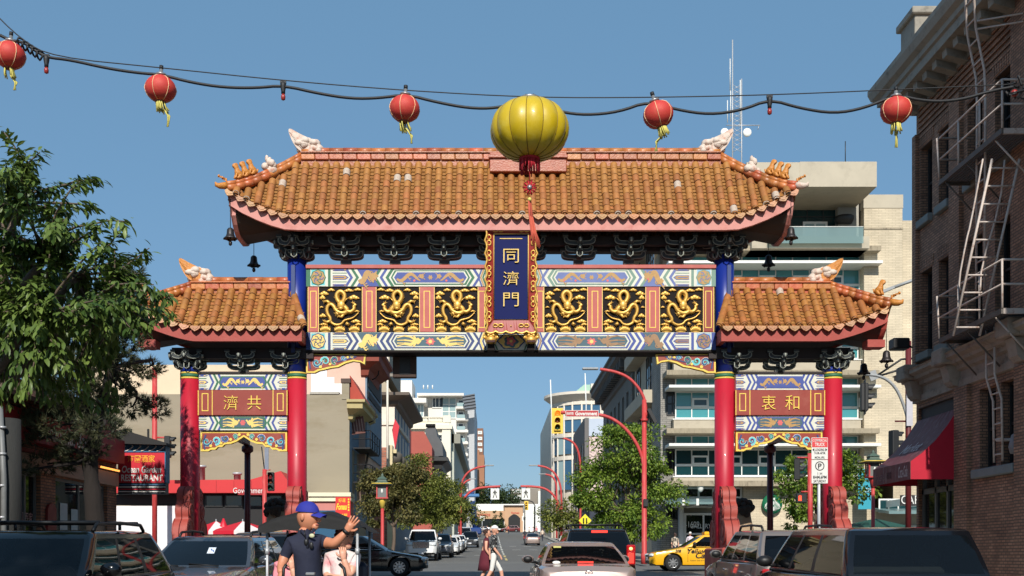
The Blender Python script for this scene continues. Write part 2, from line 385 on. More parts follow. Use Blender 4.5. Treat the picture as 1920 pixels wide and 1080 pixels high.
def pan_mesh():
 b = MB(); n = 6; vs = []; wd = .15
 for j, y in enumerate((.0, .19)):
  for k in range(n+1):
   t = k/n*2-1; yy = -(y) if j == 0 else -(y+.035*(1-t*t))
   vs.append((t*wd, yy, .045*t*t+(.0 if j == 0 else .042)))
 for k in range(n+1):
  t = k/n*2-1; vs.append((t*wd, -(.19+.035*(1-t*t)), .035*t*t+.004))
 fs = [(k, k+1, n+2+k, n+1+k) for k in range(n)]+[(n+1+k, n+2+k, 2*n+3+k, 2*n+2+k) for k in range(n)]
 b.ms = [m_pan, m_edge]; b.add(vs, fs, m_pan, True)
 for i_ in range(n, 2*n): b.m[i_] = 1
 return sharp(b.mesh('pan_tile'), 50)
def drip_mesh():
 b = MB(); pts = [(-.13, .06), (-.06, .015), (0, .005), (.06, .015), (.13, .06), (.125, -.04), (.075, -.095), (0, -.14), (-.075, -.095), (-.125, -.04)]
 b.prism(pts, -.02, .01, 'y', m_pan)
 b.prism([(p[0]*.6, p[1]*.6-.01) for p in pts], -.03, -.02, 'y', m_pan); return b.mesh('drip_tile')
def cap_mesh(m):
 b = MB(); d = [(.0, .03), (.03, .035), (.034, .018), (.06, .02), (.064, .034), (.084, .03), (.084, 0)]
 b.lathe(d[::-1], 12, m, Matrix.Rotation(R(90), 4, 'X')); return b.mesh('end_cap')
ME_cover, ME_pan, ME_drip, ME_cap = cover_mesh(), pan_mesh(), drip_mesh(), cap_mesh(m_tile)
ME_capw = cap_mesh(M('bare_mortar_cap', (186, 170, 154), .9, .15, 8, bump=.6, stain=(150, 104, 70), stain_amt=.8, stain_scale=9))
ME_bare = ME_cover.copy(); ME_bare.materials[0] = MATS['bare_mortar_cap']
beast_me = skin({'hip': ((0, .03, .07), 0.09), 'waist': ((0, -.01, .13), 0.078), 'chest': ((0, -.06, .2), 0.072), 'neck': ((0, -.07, .28), 0.051), 'head': ((0, -.11, .34), 0.078), 'snout': ((0, -.2, .32), 0.04),
  'ear': ((0.02, -.07, .41), 0.020), 'fl1': ((.04, -.09, .1), 0.026), 'fp1': ((.045, -.12, .0), 0.032), 'fl2': ((-.04, -.09, .1), 0.026), 'fp2': ((-.045, -.12, .0), 0.032),
  'k1': ((.06, -.02, .05), 0.043), 'p1': ((.06, -.08, .01), 0.029), 'k2': ((-.06, -.02, .05), 0.043), 'p2': ((-.06, -.08, .01), 0.029), 't1': ((0, .1, .1), .03), 't2': ((0, .13, .2), .022)},
 [('hip', 'waist'), ('waist', 'chest'), ('chest', 'neck'), ('neck', 'head'), ('head', 'snout'), ('head', 'ear'), ('chest', 'fl1'), ('fl1', 'fp1'), ('chest', 'fl2'), ('fl2', 'fp2'), ('hip', 'k1'), ('k1', 'p1'), ('hip', 'k2'), ('k2', 'p2'), ('hip', 't1'), ('t1', 't2')], 1)
beast_me.materials.clear(); beast_me.materials.append(m_orn)
def owl_tail(mat1, mat2, k=1.):
 """ridge-end fish tail: swept fin on a crumbling head block, drawn in XZ, opening to +X"""
 b = MB()
 fin = smooth_poly([(p[0], 0, p[1]) for p in [(.12, 0), (-.12, .06), (-.3, .3), (-.42, .62), (-.36, .68), (-.16, .56), (.04, .46), (.26, .36), (.3, .1)]], 2, True)
 b.prism([(p.x*k, p.z*k) for p in fin], -.09, .09, 'y', mat1)
 for i in range(5):
  a = .2+.25*i; b.tube([(-.02*k-.05*i*k, -.1, .1*k+.07*i*k), (-.13*k-.06*i*k, -.1, .22*k+.09*i*k)], .014, 4, mat1)
 rr = random.Random(3)
 for i in range(34):
  x = rr.uniform(-.12, .5); b.ball((x*k, rr.uniform(-.08, .08), rr.uniform(.02, .4-.25*max(0, x))*k), (rr.uniform(.08, .14), rr.uniform(.08, .13), rr.uniform(.06, .11)), mat2, 7, 5)
 return b.mesh('owl_tail')
COUNT = {'cover': 0, 'pan': 0}
def roof(name, zr, ze, d, sides, pitch, rlift, m_fas, rows_as_parts, beasts, peel):
 """sides: ((kind, xr, xc) left, right); x is measured from the gate's centre line"""
 (kl, xrl, xcl), (kr, xrr, xcr) = sides
 def ext(s, side):
  k, a, c = sides[side]; return a+(c-a)*s
 def cfac(x):
  c = 0.
  for (k, a, cc) in sides:
   if k == 'hip':
    sg = 1 if cc > a else -1; xs = cc-sg*1.55
    c = max(c, min(1.15, max(0., (x-xs)*sg/1.55)))
  return c
 def pos(x, s, sg=-1):
  c = cfac(x); z = zr-(zr-ze)*(1.06*s-.06*s*s)+rlift*min(1, c)**1.4*s
  return Vector((GC+x, YG+sg*d*s*(1+.03*c*c), z))
 rf = gp(name, (lambda b: b)(MB().box(GC+max(xrl, -99)+.0, GC+xrr, YG-.1, YG+.1, zr-.35, zr-.02, m_ridge)))
 dk = MB()
 for sg in (-1, 1):
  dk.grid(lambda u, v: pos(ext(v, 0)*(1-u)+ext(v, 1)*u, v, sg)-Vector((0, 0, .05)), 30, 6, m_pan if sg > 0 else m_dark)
 for i, (k, a, c) in enumerate(sides):
  if k == 'hip':
   def endpos(u, v, a=a, c=c):
    t = u*2-1; p = pos(a+(c-a)*v, v, -1); cc = max(0, (abs(t)-.35)/.65)
    z = zr-(zr-ze)*(1.06*v-.06*v*v)+rlift*cc**1.45*v
    return Vector((p.x, YG+t*d*v*1.03, z-.05))
   dk.grid(endpos, 16, 6, m_pan)
  else:
   dk.prism([(YG-d*s, pos(c, s).z-.06) for s in (0, .25, .5, .75, 1)]+[(YG+d*s, pos(c, s).z-.06) for s in (1, .75, .5, .25)], GC+a-.03, GC+a+.03, 'x', m_fas)
 gp('roof_deck', dk, None, rf)
 L = math.hypot(d, zr-ze)
 n = int(round((sides[1][2]-sides[0][2])/pitch)); x0 = sides[0][2]+((sides[1][2]-sides[0][2])-n*pitch)/2
 rest_c, rest_p = MB(), MB(); TC, TP = [], []
 def frame(x, s, roll=0):
  e = .02; p = pos(x, s); t = pos(x, min(1.02, s+e))-pos(x, s-e); t.normalize()
  h = pos(x+.05, s)-pos(x-.05, s); h.normalize(); nn = h.cross(-t); nn.normalize(); h = (-t).cross(nn)
  return Matrix(((h.x, -t.x, nn.x, p.x), (h.y, -t.y, nn.y, p.y), (h.z, -t.z, nn.z, p.z), (0, 0, 0, 1)))
 def smin(x):
  s0 = .035
  for i_, (k, a, c) in enumerate(sides):
   if k == 'hip':
    sg = 1 if c > a else -1
    if (x-a)*sg > 0: s0 = max(s0, (x-a)/(c-a)+.03)
   else:                                   # slanting cut edge beside the main column
    sg = 1 if i_ else -1
    if (x-a)*sg > 0: s0 = max(s0, (x-a)/(c-a)+.02)
  return s0
 for i in range(n+1):
  x = x0+i*pitch; s0 = smin(x); ds = .235/L; k = 0; s = 1-ds*1.02
  while s > s0-ds*.35 and s0 < .97:
   TC.append((k, frame(x+rnd.uniform(-.006, .006), max(s, s0-ds*.3)) @ Matrix.Translation((0, 0, .03+rnd.uniform(-.008, .008))) @ Matrix.Rotation(rnd.uniform(-.05, .05), 4, 'Z'))); s -= ds; k += 1
  if s0 < .97:
   f = frame(x, 1.0); b = ME_capw if rnd.random() < (.26 if peel else .05) else ME_cap
   obj('end_cap', b, rf, mx=f @ Matrix.Translation((0, -.01, .03)) @ Matrix.Rotation(R(-14), 4, 'X'))
  xm = x+pitch/2
  if i == 0:
   for i_, (k_, a, c) in enumerate(sides):
    if k_ == 'cut':
     for q in range(9): s = .04+q*.107; TC.append((q, frame(a+(c-a)*s, s) @ Matrix.Rotation(math.atan2(c-a, d*1.25), 4, 'Z') @ Matrix.Translation((0, 0, .03))))
  if i < n:
   s0 = smin(xm); dp = .128/L; s = 1-dp*1.45; k = 0
   while s > s0-dp*.3 and s0 < .97:
    TP.append((k, frame(xm, max(s, 0)) @ Matrix.Translation((0, 0, -.03)))); s -= dp; k += 1
   p = pos(xm, 1.0); obj('drip_tile', ME_drip, rf, mx=Matrix.Translation(p+Vector((0, -.03, -.02))) @ Matrix.Rotation(math.atan2(pos(xm+.1, 1).z-pos(xm-.1, 1).z, .2), 4, 'Y').inverted() @ Matrix.Rotation(R(-18), 4, 'X'))
 for lst, me, nm, rest, key, mat in ((TC, ME_cover, 'cover_tile', rest_c, 'cover', m_tile), (TP, ME_pan, 'pan_tile', rest_p, 'pan', m_pan)):
  lst.sort(key=lambda q: q[0]); lim = rows_as_parts[0 if key == 'cover' else 1]
  for j, (k, mx) in enumerate(lst):
   if j < lim: obj(nm, ME_bare if key == 'cover' and rnd.random() < (.02 if peel else .01) else me, rf, mx=mx)
   else:
    for q in (0, 1): rest.add([v.co[:] for v in me.vertices], [tuple(p.vertices) for p in me.polygons if p.material_index == q], me.materials[q], True, mx)
  if rest.v:
   q = obj(nm+'_field', sharp(rest.mesh(nm+'_field'), 50), rf); q['kind'] = 'stuff'
 bk = MB()
 for i in range(n+1):
  x = x0+i*pitch; s0 = smin(x)
  if s0 < .95: bk.tube([pos(x, s0+(1-s0)*t, 1)+Vector((0, 0, .02)) for t in (0, .33, .66, 1)], .08, 6, m_tile)
 for (k, a, c) in sides:
  if k == 'hip':
   for t in [q/10-.9 for q in range(0, 19)]:
    ss = [max(abs(t), .05)*(1-u)+u for u in (0, .5, 1)]
    pts = []
    for s in ss:
     ty = t; cc = max(0, (abs(ty)-.35)/.65); z = zr-(zr-ze)*(1.06*s-.06*s*s)+rlift*cc**1.45*s
     pts.append((GC+a+(c-a)*s, YG+ty*d*1.0, z+.02))
    bk.tube(pts, .08, 6, m_tile)
 q = obj('rear_tile_field', bk, rf); q['kind'] = 'stuff'
 front = []
 N_ = 40; xa, xb = sides[0][2], sides[1][2]
 ring = [pos(xa+(xb-xa)*i/N_, 1) for i in range(N_+1)]
 if kr == 'hip':
  for i in range(1, 12):
   t = -1+2*i/12; cc = max(0, (abs(t)-.35)/.65); ring.append(Vector((GC+xcr, YG+t*d*1.03, ze+rlift*cc**1.45)))
 back = [Vector((p.x, 2*YG-p.y, p.z)) for p in ring[:N_+1]][::-1]
 ring += back
 if kl == 'hip':
  for i in range(1, 12):
   t = 1-2*i/12; cc = max(0, (abs(t)-.35)/.65); ring.append(Vector((GC+xcl, YG+t*d*1.03, ze+rlift*cc**1.45)))
 ring.append(ring[0]); m_ = len(ring)
 cen = Vector((GC+(xa+xb)/2, YG, 0)); fz = MB()
 def inset(p, q):
  x = p.x-GC; y = p.y-YG
  x2 = max(xa+q, min(xb-q, x)); y2 = max(-(d-q), min(d-q, y)); return Vector((GC+x2, YG+y2, p.z))
 A, B, Cc, D = [], [], [], []
 for p in ring:
  h = .32
  A.append(inset(p, .05)+Vector((0, 0, -.05))); B.append(inset(p, .05)+Vector((0, 0, -.05-h)))
  Cc.append(inset(p, .17)+Vector((0, 0, -.05-h))); D.append(inset(p, .17)+Vector((0, 0, -.05)))
 vs = A+B+Cc+D; fs = []
 for i in range(m_-1):
  fs += [(i, i+1, m_+i+1, m_+i), (m_+i, m_+i+1, 2*m_+i+1, 2*m_+i), (2*m_+i, 2*m_+i+1, 3*m_+i+1, 3*m_+i)]
 fz.add(vs, fs, m_fas, False); gp('fascia', fz, None, rf)
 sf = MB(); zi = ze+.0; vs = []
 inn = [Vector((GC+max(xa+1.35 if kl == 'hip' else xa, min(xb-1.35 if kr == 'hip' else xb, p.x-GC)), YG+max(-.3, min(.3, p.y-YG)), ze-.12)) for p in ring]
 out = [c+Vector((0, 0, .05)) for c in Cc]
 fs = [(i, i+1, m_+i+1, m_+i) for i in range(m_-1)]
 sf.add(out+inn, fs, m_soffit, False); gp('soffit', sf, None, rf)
 npan = int((xb-xa-2.6)/1.12); pw = (xb-xa-2.8)/max(1, npan)
 for i in range(npan):
  x1 = xa+1.4+i*pw; pa = MB(); ya, yb = YG-d+.3, YG-.7
  def sp(u, v):
   return (GC+x1+.1+(pw-.2)*u, ya+(yb-ya)*v, ze-.33+.0+(.2)*((ya+(yb-ya)*v-(YG-d+.17))/(d-.5)))
  pa.tube([sp(0, 0), sp(1, 0), sp(1, 1), sp(0, 1), sp(0, 0)], .025, 4, m_soffit2)
  pa.tube([sp(.5+.42*math.cos(a*.5236), .5+.4*math.sin(a*.5236)) for a in range(13)], .02, 4, m_soffit2); pa.tube([sp(.5+.22*math.cos(a*.5236), .5+.2*math.sin(a*.5236)) for a in range(13)], .02, 4, m_soffit2)
  gp('soffit_panel', pa, None, rf)
 xx0, xx1 = (xrl, xrr); nn = int((xx1-xx0)/.36); st = (xx1-xx0)/nn
 r1 = MB().bbox(-st/2+.004, st/2-.004, -.16, .16, 0, .17, .02, m_ridge).mesh('ridge_tile')
 r2m = MB(); r2m.tube([(-st/2+.003, 0, 0), (st/2-.003, 0, 0)], .1, 10, m_ridge); r2 = r2m.mesh('ridge_cap')
 for i in range(nn):
  x = GC+xx0+(i+.5)*st
  obj('ridge_tile', r1, rf, (x, YG, zr-.06+rnd.uniform(-.004, .004))); obj('ridge_cap', r2, rf, (x, YG, zr+.2+rnd.uniform(-.004, .004)))
 mo = MB(); mo.box(GC+xx0, GC+xx1, YG-.2, YG+.2, zr+.112, zr+.14, m_ridge); gp('ridge_moulding', mo, None, rf)
 for i, (k, a, c) in enumerate(sides):
  if k != 'hip': continue
  sgn = 1 if c > a else -1
  for sg in (-1, 1):
   H = [pos(a+(c-a)*s, s, sg)+Vector((0, 0, .13*math.sin(math.pi*s))) for s in [q/9 for q in range(10)]]
   for j in range(9):
    pa, pb = H[j], H[j+1]; hp = MB(); hp.tube([pa+Vector((0, 0, .14)), pb+(pb-pa)*.04+Vector((0, 0, .14))], .066, 8, m_ridge); hp.tube([pa+Vector((0, 0, .03)), pb+Vector((0, 0, .03))], .1, 6, m_ridge)
    o = gp('hip_tile', hp, None, rf)
   e = H[-1]; dr = (H[-1]-H[-2]).normalized()
   tp = MB(); tp.tube([e+Vector((0, 0, .1)), e+dr*.1+Vector((0, 0, .1)), e+dr*.2+Vector((0, 0, .11)), e+dr*.29+Vector((0, 0, .15)), e+dr*.32+Vector((0, 0, .22))], [.085, .085, .075, .055, .015], 8, m_peel if (peel and sgn > 0) else m_orn)
   for q in range(5): tp.cbox(e+dr*(.02+.05*q)+Vector((0, 0, .24+.03*q)), (.04, .04, .07), m_orn, Matrix.Rotation(.6*q, 3, 'X'))
   gp('corner_finial', tp, None, rf)
   for t in beasts:
    f = t*9; j = min(8, int(f)); p = H[j].lerp(H[j+1], f-j); dr2 = (H[j+1]-H[j]); ang = math.atan2(dr2.x, -dr2.y)
    o = obj('ridge_beast', beast_me, rf, mx=Matrix.Translation(p+Vector((0, 0, .19))) @ Matrix.Rotation(ang, 4, 'Z') @ Matrix.Scale(.98, 4))
   if peel:
    pk = MB(); rr = random.Random(5+i)
    p = H[4]
    for q in range(9): t_ = q/8; pk.ball(p+Vector((rr.uniform(-.15, .15)*(1-.6*t_), rr.uniform(-.05, .05), .14+.3*t_)), (.13-.08*t_, .12-.05*t_, .1), m_peel, 8, 5)
    gp('broken_ornament', pk, None, rf)
  t = obj('owl_tail', ME_owl_p if peel else ME_owl, rf, mx=Matrix.Translation((GC+a-sgn*.05, YG, zr+.14)) @ Matrix.Diagonal((-sgn, 1, 1, 1)))
 return rf
ME_owl_p = owl_tail(m_peel, m_peel, .95); ME_owl = owl_tail(m_orn, m_peel, .95)
ZR_U = gz(299, YG)
up_roof = roof('upper_roof', ZR_U, WZ(406, 26.7)+.05, 1.1, (('hip', -5.45, -7.12), ('hip', 5.45, 7.12)), .2655, .62, m_fpink, (300, 150), (.66, .75, .84), True)
ZR_L = gz(541, YG); ZE_L = WZ(615, 26.85)+.05
lo_l = roof('side_roof', ZR_L, ZE_L, .95, (('hip', -8.3, -9.54), ('cut', -5.72, -5.24)), .28, .5, m_fred, (110, 120), (.8,), False)
lo_r = roof('side_roof', ZR_L, ZE_L, .95, (('cut', 5.72, 5.24), ('hip', 8.3, 9.54)), .28, .5, m_fred, (110, 120), (.8,), False)
# gate: beams, panels, paint
def mir(pts): return [(1916-x, y) for x, y in pts]
class Paint:
 """flat painted figures on an upright face, given in measured positions of that face"""
 def __init__(s, Y): s.Y = Y; s.b = MB(); s.n = 0
 def P(s, p, lay): return (gx(p[0], s.Y), s.Y-.004*lay, gz(p[1], s.Y))
 def poly(s, pts, mat, lay=1):
  s.n = (s.n+1) % 64; s.b.poly([s.P(p, lay+s.n*.012) for p in pts], mat)
 def rect(s, x0, x1, y0, y1, mat, lay=1): s.poly([(x0, y1), (x1, y1), (x1, y0), (x0, y0)], mat, lay)
 def line(s, pts, wd, mat, lay=2):
  for a, b in zip(pts[:-1], pts[1:]):
   dx, dy = b[0]-a[0], b[1]-a[1]; l = math.hypot(dx, dy) or 1; nx, ny = -dy/l*wd/2, dx/l*wd/2; ex, ey = dx/l*wd*.25, dy/l*wd*.25
   q = [(a[0]+nx-ex, a[1]+ny-ey), (a[0]-nx-ex, a[1]-ny-ey), (b[0]-nx+ex, b[1]-ny+ey), (b[0]+nx+ex, b[1]+ny+ey)]
   s.poly(q, mat, lay)
 def frame(s, x0, x1, y0, y1, wd, mat, lay=2):
  s.line([(x0, y0), (x1, y0)], wd, mat, lay); s.line([(x0, y1), (x1, y1)], wd, mat, lay); s.line([(x0, y0), (x0, y1)], wd, mat, lay); s.line([(x1, y0), (x1, y1)], wd, mat, lay)
 def disc(s, c, r, mat, lay=2, n=20, lob=0, am=0., sy=1.):
  s.poly([(c[0]+r*(1+am*math.cos(lob*t))*math.cos(t), c[1]+sy*r*(1+am*math.cos(lob*t))*math.sin(t)) for t in [2*math.pi*k/n for k in range(n)]][::-1], mat, lay)
 def curl(s, c, r, a0, turns, wd, mat, lay=3, n=12):
  pts = []
  for k in range(n+1):
   t = k/n; rr = r*(1-.8*t); a = R(a0)+turns*2*math.pi*t; pts.append((c[0]+rr*math.cos(a), c[1]+rr*math.sin(a)))
  for (p, q, k) in zip(pts[:-1], pts[1:], range(n)): s.line([p, q], wd*(1-.5*k/n), mat, lay)
 def dragon(s, x0, x1, yc, h, mat, flip=False, lay=3):
  """a running dragon: waved body, head, legs, whiskers"""
  L = x1-x0; f = (lambda u: x0+L*u) if not flip else (lambda u: x1-L*u)
  pts = [(f(.02+.8*t), yc+h*.3*math.sin(t*2.2*math.pi+.6)) for t in [k/16 for k in range(17)]]
  for k in range(16): s.line([pts[k], pts[k+1]], h*(.1+.22*math.sin(math.pi*min(1, .15+k/18))), mat, lay)
  hx, hy = f(.88), yc-h*.1
  s.disc((hx, hy), h*.22, mat, lay, 10, 5, .2)
  for k in (3, 7, 11, 14):
   p = pts[k]; sg = 1 if k % 2 else -1
   s.line([p, (p[0]+h*.22, p[1]+sg*h*.3)], h*.08, mat, lay); s.line([(p[0]+h*.22, p[1]+sg*h*.3), (p[0]+h*.36, p[1]+sg*h*.2)], h*.06, mat, lay); s.line([(p[0]+h*.22, p[1]+sg*h*.3), (p[0]+h*.3, p[1]+sg*h*.42)], h*.05, mat, lay)
  for sg in (-1, 1): s.line([(hx, hy), (f(1.0), hy+sg*h*.3)], h*.06, mat, lay)
 def phoenix(s, x0, x1, yc, h, mat, flip=False, lay=3):
  L = x1-x0; f = (lambda u: x0+L*u) if not flip else (lambda u: x1-L*u)
  s.disc((f(.75), yc), h*.26, mat, lay, 12, 4, .15); s.disc((f(.93), yc-h*.22), h*.1, mat, lay); s.line([(f(.8), yc), (f(.93), yc-h*.22)], h*.12, mat, lay)
  for k in range(4):
   y = yc-h*.36+h*.24*k
   q = [(f(.72), yc), (f(.5), y+h*.12*math.sin(k)), (f(.28), y-h*.1*math.cos(k*2)), (f(.02), y+h*.06)]
   for a, b, wd in zip(q[:-1], q[1:], (.16, .13, .08)): s.line([a, b], h*wd, mat, lay)
  for sg in (-1, 1): s.line([(f(.72), yc), (f(.6), yc+sg*h*.46)], h*.14, mat, lay)
m_wht = M('paint_white', (208, 208, 192), .6, .06, 6)
m_pblue = M('paint_blue', (62, 78, 146), .6, .1, 6)
m_pnavy = M('paint_navy', (44, 62, 112), .6, .1, 6)
m_teal = M('paint_turquoise', (96, 190, 196), .6, .08, 6)
m_slate = M('paint_slate_green', (64, 92, 104), .6, .1, 6)
m_dull = M('weathered_gilt_paint', (176, 138, 84), .6, .15, 12)
m_cream = M('paint_cream_gold', (232, 198, 112), .6, .08, 10)
m_pink = M('paint_pink', (206, 96, 96), .6, .1, 8)
m_grnw = M('paint_weathered_green', (112, 142, 128), .6, .1, 6)
m_blw = M('paint_weathered_blue', (98, 112, 164), .6, .1, 6)
m_wbr = M('weathered_brown_paint', (150, 116, 84), .6, .15, 12)
m_cyan2 = M('paint_sky', (136, 182, 214), .6, .08, 6)
def chevrons(p, xs, y0, y1, dirn, cols, wd):
 """nested arrow-head bands from xs, each wd wide, pointing right (1) or left (-1)"""
 ym = (y0+y1)/2; t = (y1-y0)*.42; k = 0
 for c in cols:
  x = xs+k*wd; q = t*dirn
  top = [(x, y0), (x+q, ym), (x, y1)]; bot = [(x+wd+.35, y1), (x+wd+.35+q, ym), (x+wd+.35, y0)]
  p.poly([top[0], top[1], bot[1], bot[2]][::-1] if True else 0, c, 2); p.poly([top[1], top[2], bot[0], bot[1]][::-1], c, 2); k += 1
def beam_paint(p, x0, x1, y0, y1, cx, pal, design, med):
 """one painted half-beam, from its outer end x0 to the middle cx (mirrored when x0 > cx)"""
 sg = 1 if x0 < cx else -1; X = lambda d: x0+sg*d; H = y1-y0; ym = (y0+y1)/2
 c1, c2, field, gold, end = pal
 if med:
  p.rect(*sorted((X(0), X(8))), y0, y1, c1, 1); p.rect(*sorted((X(8), X(37))), y0, y1, end, 1); p.frame(*sorted((X(9), X(36))), y0+1, y1-1, 1.6, m_wht)
  p.disc((X(22.5), ym), 14, c1, 3, 24, 8, .06, 1.05); p.disc((X(22.5), ym), 12.2, gold, 4, 24, 8, .05, 1.05)
  for k in range(6): a = k*1.05; p.curl((X(22.5)+6*math.cos(a), ym+6*math.sin(a)), 4.4, k*60, .9, 1.6, c1 if k % 2 else field, 5, 8)
  p.rect(*sorted((X(37), X(41))), y0, y1, m_wht, 1); p.rect(*sorted((X(41), X(46))), y0, y1, c1, 1); p.rect(*sorted((X(46), X(50))), y0, y1, m_wht, 1); o = 50
 else: o = 0
 return o
def half_beam(p, x0, cx, y0, y1, pal, kind, med=True, xe=None):
 """everything from the end of the beam to just short of its centre"""
 sg = 1 if x0 < cx else -1; X = lambda d: x0+sg*d; H = y1-y0; ym = (y0+y1)/2
 c1, c2, field, gold, end = pal
 o = beam_paint(p, x0, None, y0, y1, cx, pal, kind, med)
 e = o+(28 if med else 16)
 p.rect(*sorted((X(o), X(e+18))), y0, y1, m_wht, 1)
 for f in (0.0, .5, 1.0):
  yy = y0+H*f; hh = H*.13
  ya, yb = max(y0, yy-hh), min(y1, yy+hh)
  p.poly([(X(o), yb), (X(e-4), yb), (X(e+2), (ya+yb)/2), (X(e-4), ya), (X(o), ya)][::-1 if sg < 0 else 1], c2, 2); p.poly([(X(o+1), yb-1.1), (X(e-5), yb-1.1), (X(e-1), (ya+yb)/2), (X(e-5), ya+1.1), (X(o+1), ya+1.1)][::-1 if sg < 0 else 1], gold, 3)
  p.line([(X(o+3), (ya+yb)/2), (X(e-7), (ya+yb)/2)], 1.5, c2, 4)
 for f in (.25, .75): p.line([(X(o), y0+H*f), (X(e-2), y0+H*f)], 1.4, c1, 2)
 return o, e
def full_half(p, x0, cx, y0, y1, pal, kind):
 sg = 1 if x0 < cx else -1; X = lambda d: x0+sg*d; H = y1-y0; ym = (y0+y1)/2
 c1, c2, field, gold, end = pal
 o, e = half_beam(p, x0, cx, y0, y1, pal, kind)
 def chev(xd, d, cols, wd):
  q = H*.32*d
  for k, c in enumerate(cols):
   a = xd+k*wd; b = a+wd+.4
   p.poly(ordr([(X(a), y0), (X(b), y0), (X(b+q), ym), (X(a+q), ym)]), c, 2); p.poly(ordr([(X(a+q), ym), (X(b+q), ym), (X(b), y1), (X(a), y1)]), c, 2)
 p.rect(*sorted((X(e), X(336))), y0, y1, m_wht, 1)
 chev(72, 1, (c2, m_wht, c1, m_wht), 5.6)
 p.poly(ordr([(X(95), y0), (X(137), y0), (X(126), ym), (X(137), y1), (X(95), y1), (X(105), ym)]), field, 2)
 p.dragon(X(100) if sg > 0 else X(132), X(132) if sg > 0 else X(100), ym, H*.92, gold, sg < 0, 4); p.curl((X(110), ym+H*.25), 5, 30, 1, 1.8, gold, 4); p.curl((X(122), ym-H*.22), 5, 200, 1, 1.6, gold, 4)
 p.disc((X(103), ym+H*.3), 2.4, m_pink, 4, 8); p.disc((X(127), ym+H*.1), 2, m_pink, 4, 8)
 chev(137, -1, (c1, m_wht, c2, m_wht, c1), 5.6)
 xa, xb = 166, 300
 p.poly(ordr([(X(xa-7), ym), (X(xa), y0+3), (X(xb), y0+3), (X(xb+7), ym), (X(xb), y1-3), (X(xa), y1-3)]), c1, 3); p.poly(ordr([(X(xa-4), ym), (X(xa+3), y0+5), (X(xb-3), y0+5), (X(xb+4), ym), (X(xb-3), y1-5), (X(xa+3), y1-5)]), m_wht, 4)
 p.poly(ordr([(X(xa-1), ym), (X(xa+5), y0+7), (X(xb-5), y0+7), (X(xb+1), ym), (X(xb-5), y1-7), (X(xa+5), y1-7)]), field, 5)
 mid = (X(xa)+X(xb))/2; lo, hi = sorted((X(xa+4), X(xb-4)))
 if kind == 'dragon':
  p.dragon(lo, mid-10, ym, H*.62, gold, False, 6); p.dragon(mid+10, hi, ym, H*.62, gold, True, 6); p.disc((mid, ym), 4, gold, 6, 16, 6, .4)
  for q in (-52, -30, 30, 52): p.disc((mid+q, ym+H*.18), 2.2, m_pink, 6, 8)
 else:
  p.phoenix(lo, mid-10, ym, H*.66, gold, False, 6); p.phoenix(mid+10, hi, ym, H*.66, gold, True, 6); p.disc((mid, ym+1), 8, m_pink, 6, 18, 7, .25, .8); p.disc((mid, ym+1), 3.6, m_cream, 7, 10)
 chev(300, 1, (c1, m_wht, c2, m_wht), 5.6)
 for k in range(3): p.poly(ordr([(X(322+4*k), ym), (X(328+4*k), y0), (X(331+4*k), y0), (X(325+4*k), ym), (X(331+4*k), y1), (X(328+4*k), y1)]), (c2, gold, c1)[k], 3)
def ordr(pts):
 a = sum(p[0]*q[1]-q[0]*p[1] for p, q in zip(pts, pts[1:]+pts[:1]))
 return pts if a < 0 else pts[::-1]
_pp = Paint.poly
def _poly(s, pts, mat, lay=1): _pp(s, ordr(list(pts)), mat, lay)
Paint.poly = _poly
pal_ul = (m_green, m_pblue, m_pblue, m_dull, m_teal); pal_ll = (m_pnavy, m_pnavy, m_slate, m_cream, m_teal)
pal_ur = (m_grnw, m_blw, m_blw, m_dull, m_cyan2); pal_lr = (m_pblue, m_pblue, m_slate, m_wbr, m_cyan2)
XB0, XB1 = 574, 1342
def beam(name, x0, x1, y0, y1, mat, Y=YF, th=.56):
 b = MB(); b.bbox(gx(x0, Y), gx(x1, Y), Y, Y+th, gz(y1, Y), gz(y0, Y), .008, mat); return gp(name, b)
top_rail = beam('top_rail', XB0-1, XB1+1, 496, 503, m_rose, YF-.05, .66)
ub = beam('upper_beam', XB0, XB1, 503.2, 537.5, m_wht)
p = Paint(YF); full_half(p, 574, 958, 504, 537, pal_ul, 'dragon'); full_half(p, 1342, 958, 504, 537, pal_ur, 'dragon'); gp('painted_pattern', p.b, None, ub)
lb = beam('lower_beam', XB0, XB1, 623, 657, m_wht)
p = Paint(YF); full_half(p, 574, 958, 623.5, 656, pal_ll, 'phoenix'); full_half(p, 1342, 958, 623.5, 656, pal_lr, 'phoenix')
p.rect(912, 1004, 624, 656, m_wht, 3); p.disc((958, 640), 27, m_pnavy, 4, 6, 0, 0, .62); p.disc((958, 640), 22, m_cream, 5, 22, 6, .1, .62); p.disc((958, 641), 13, m_slate, 6, 20, 5, .15, .8); p.disc((958, 640), 8, m_pink, 7, 16, 5, .25); p.disc((958, 640), 3, m_cream, 8, 8)
for q in (-1, 1):
 for k in range(3): p.poly([(958+q*(31+5*k), 640), (958+q*(24+5*k), 624), (958+q*(26.5+5*k), 624), (958+q*(33.5+5*k), 640), (958+q*(26.5+5*k), 656), (958+q*(24+5*k), 656)], (m_green, m_pnavy, m_slate)[k], 4)
gp('painted_pattern', p.b, None, lb)
beam('edge_moulding', XB0-1, XB1+1, 657.2, 661, m_black, YF-.03, .62)
fr = beam('panel_backing', XB0, XB1, 537.8, 622.6, m_black, YF+.06, .44)
strips = [(577, 598), (678.5, 706), (786, 815), (895.5, 911)]; strips += [(1916-b, 1916-a) for a, b in strips[::-1]]
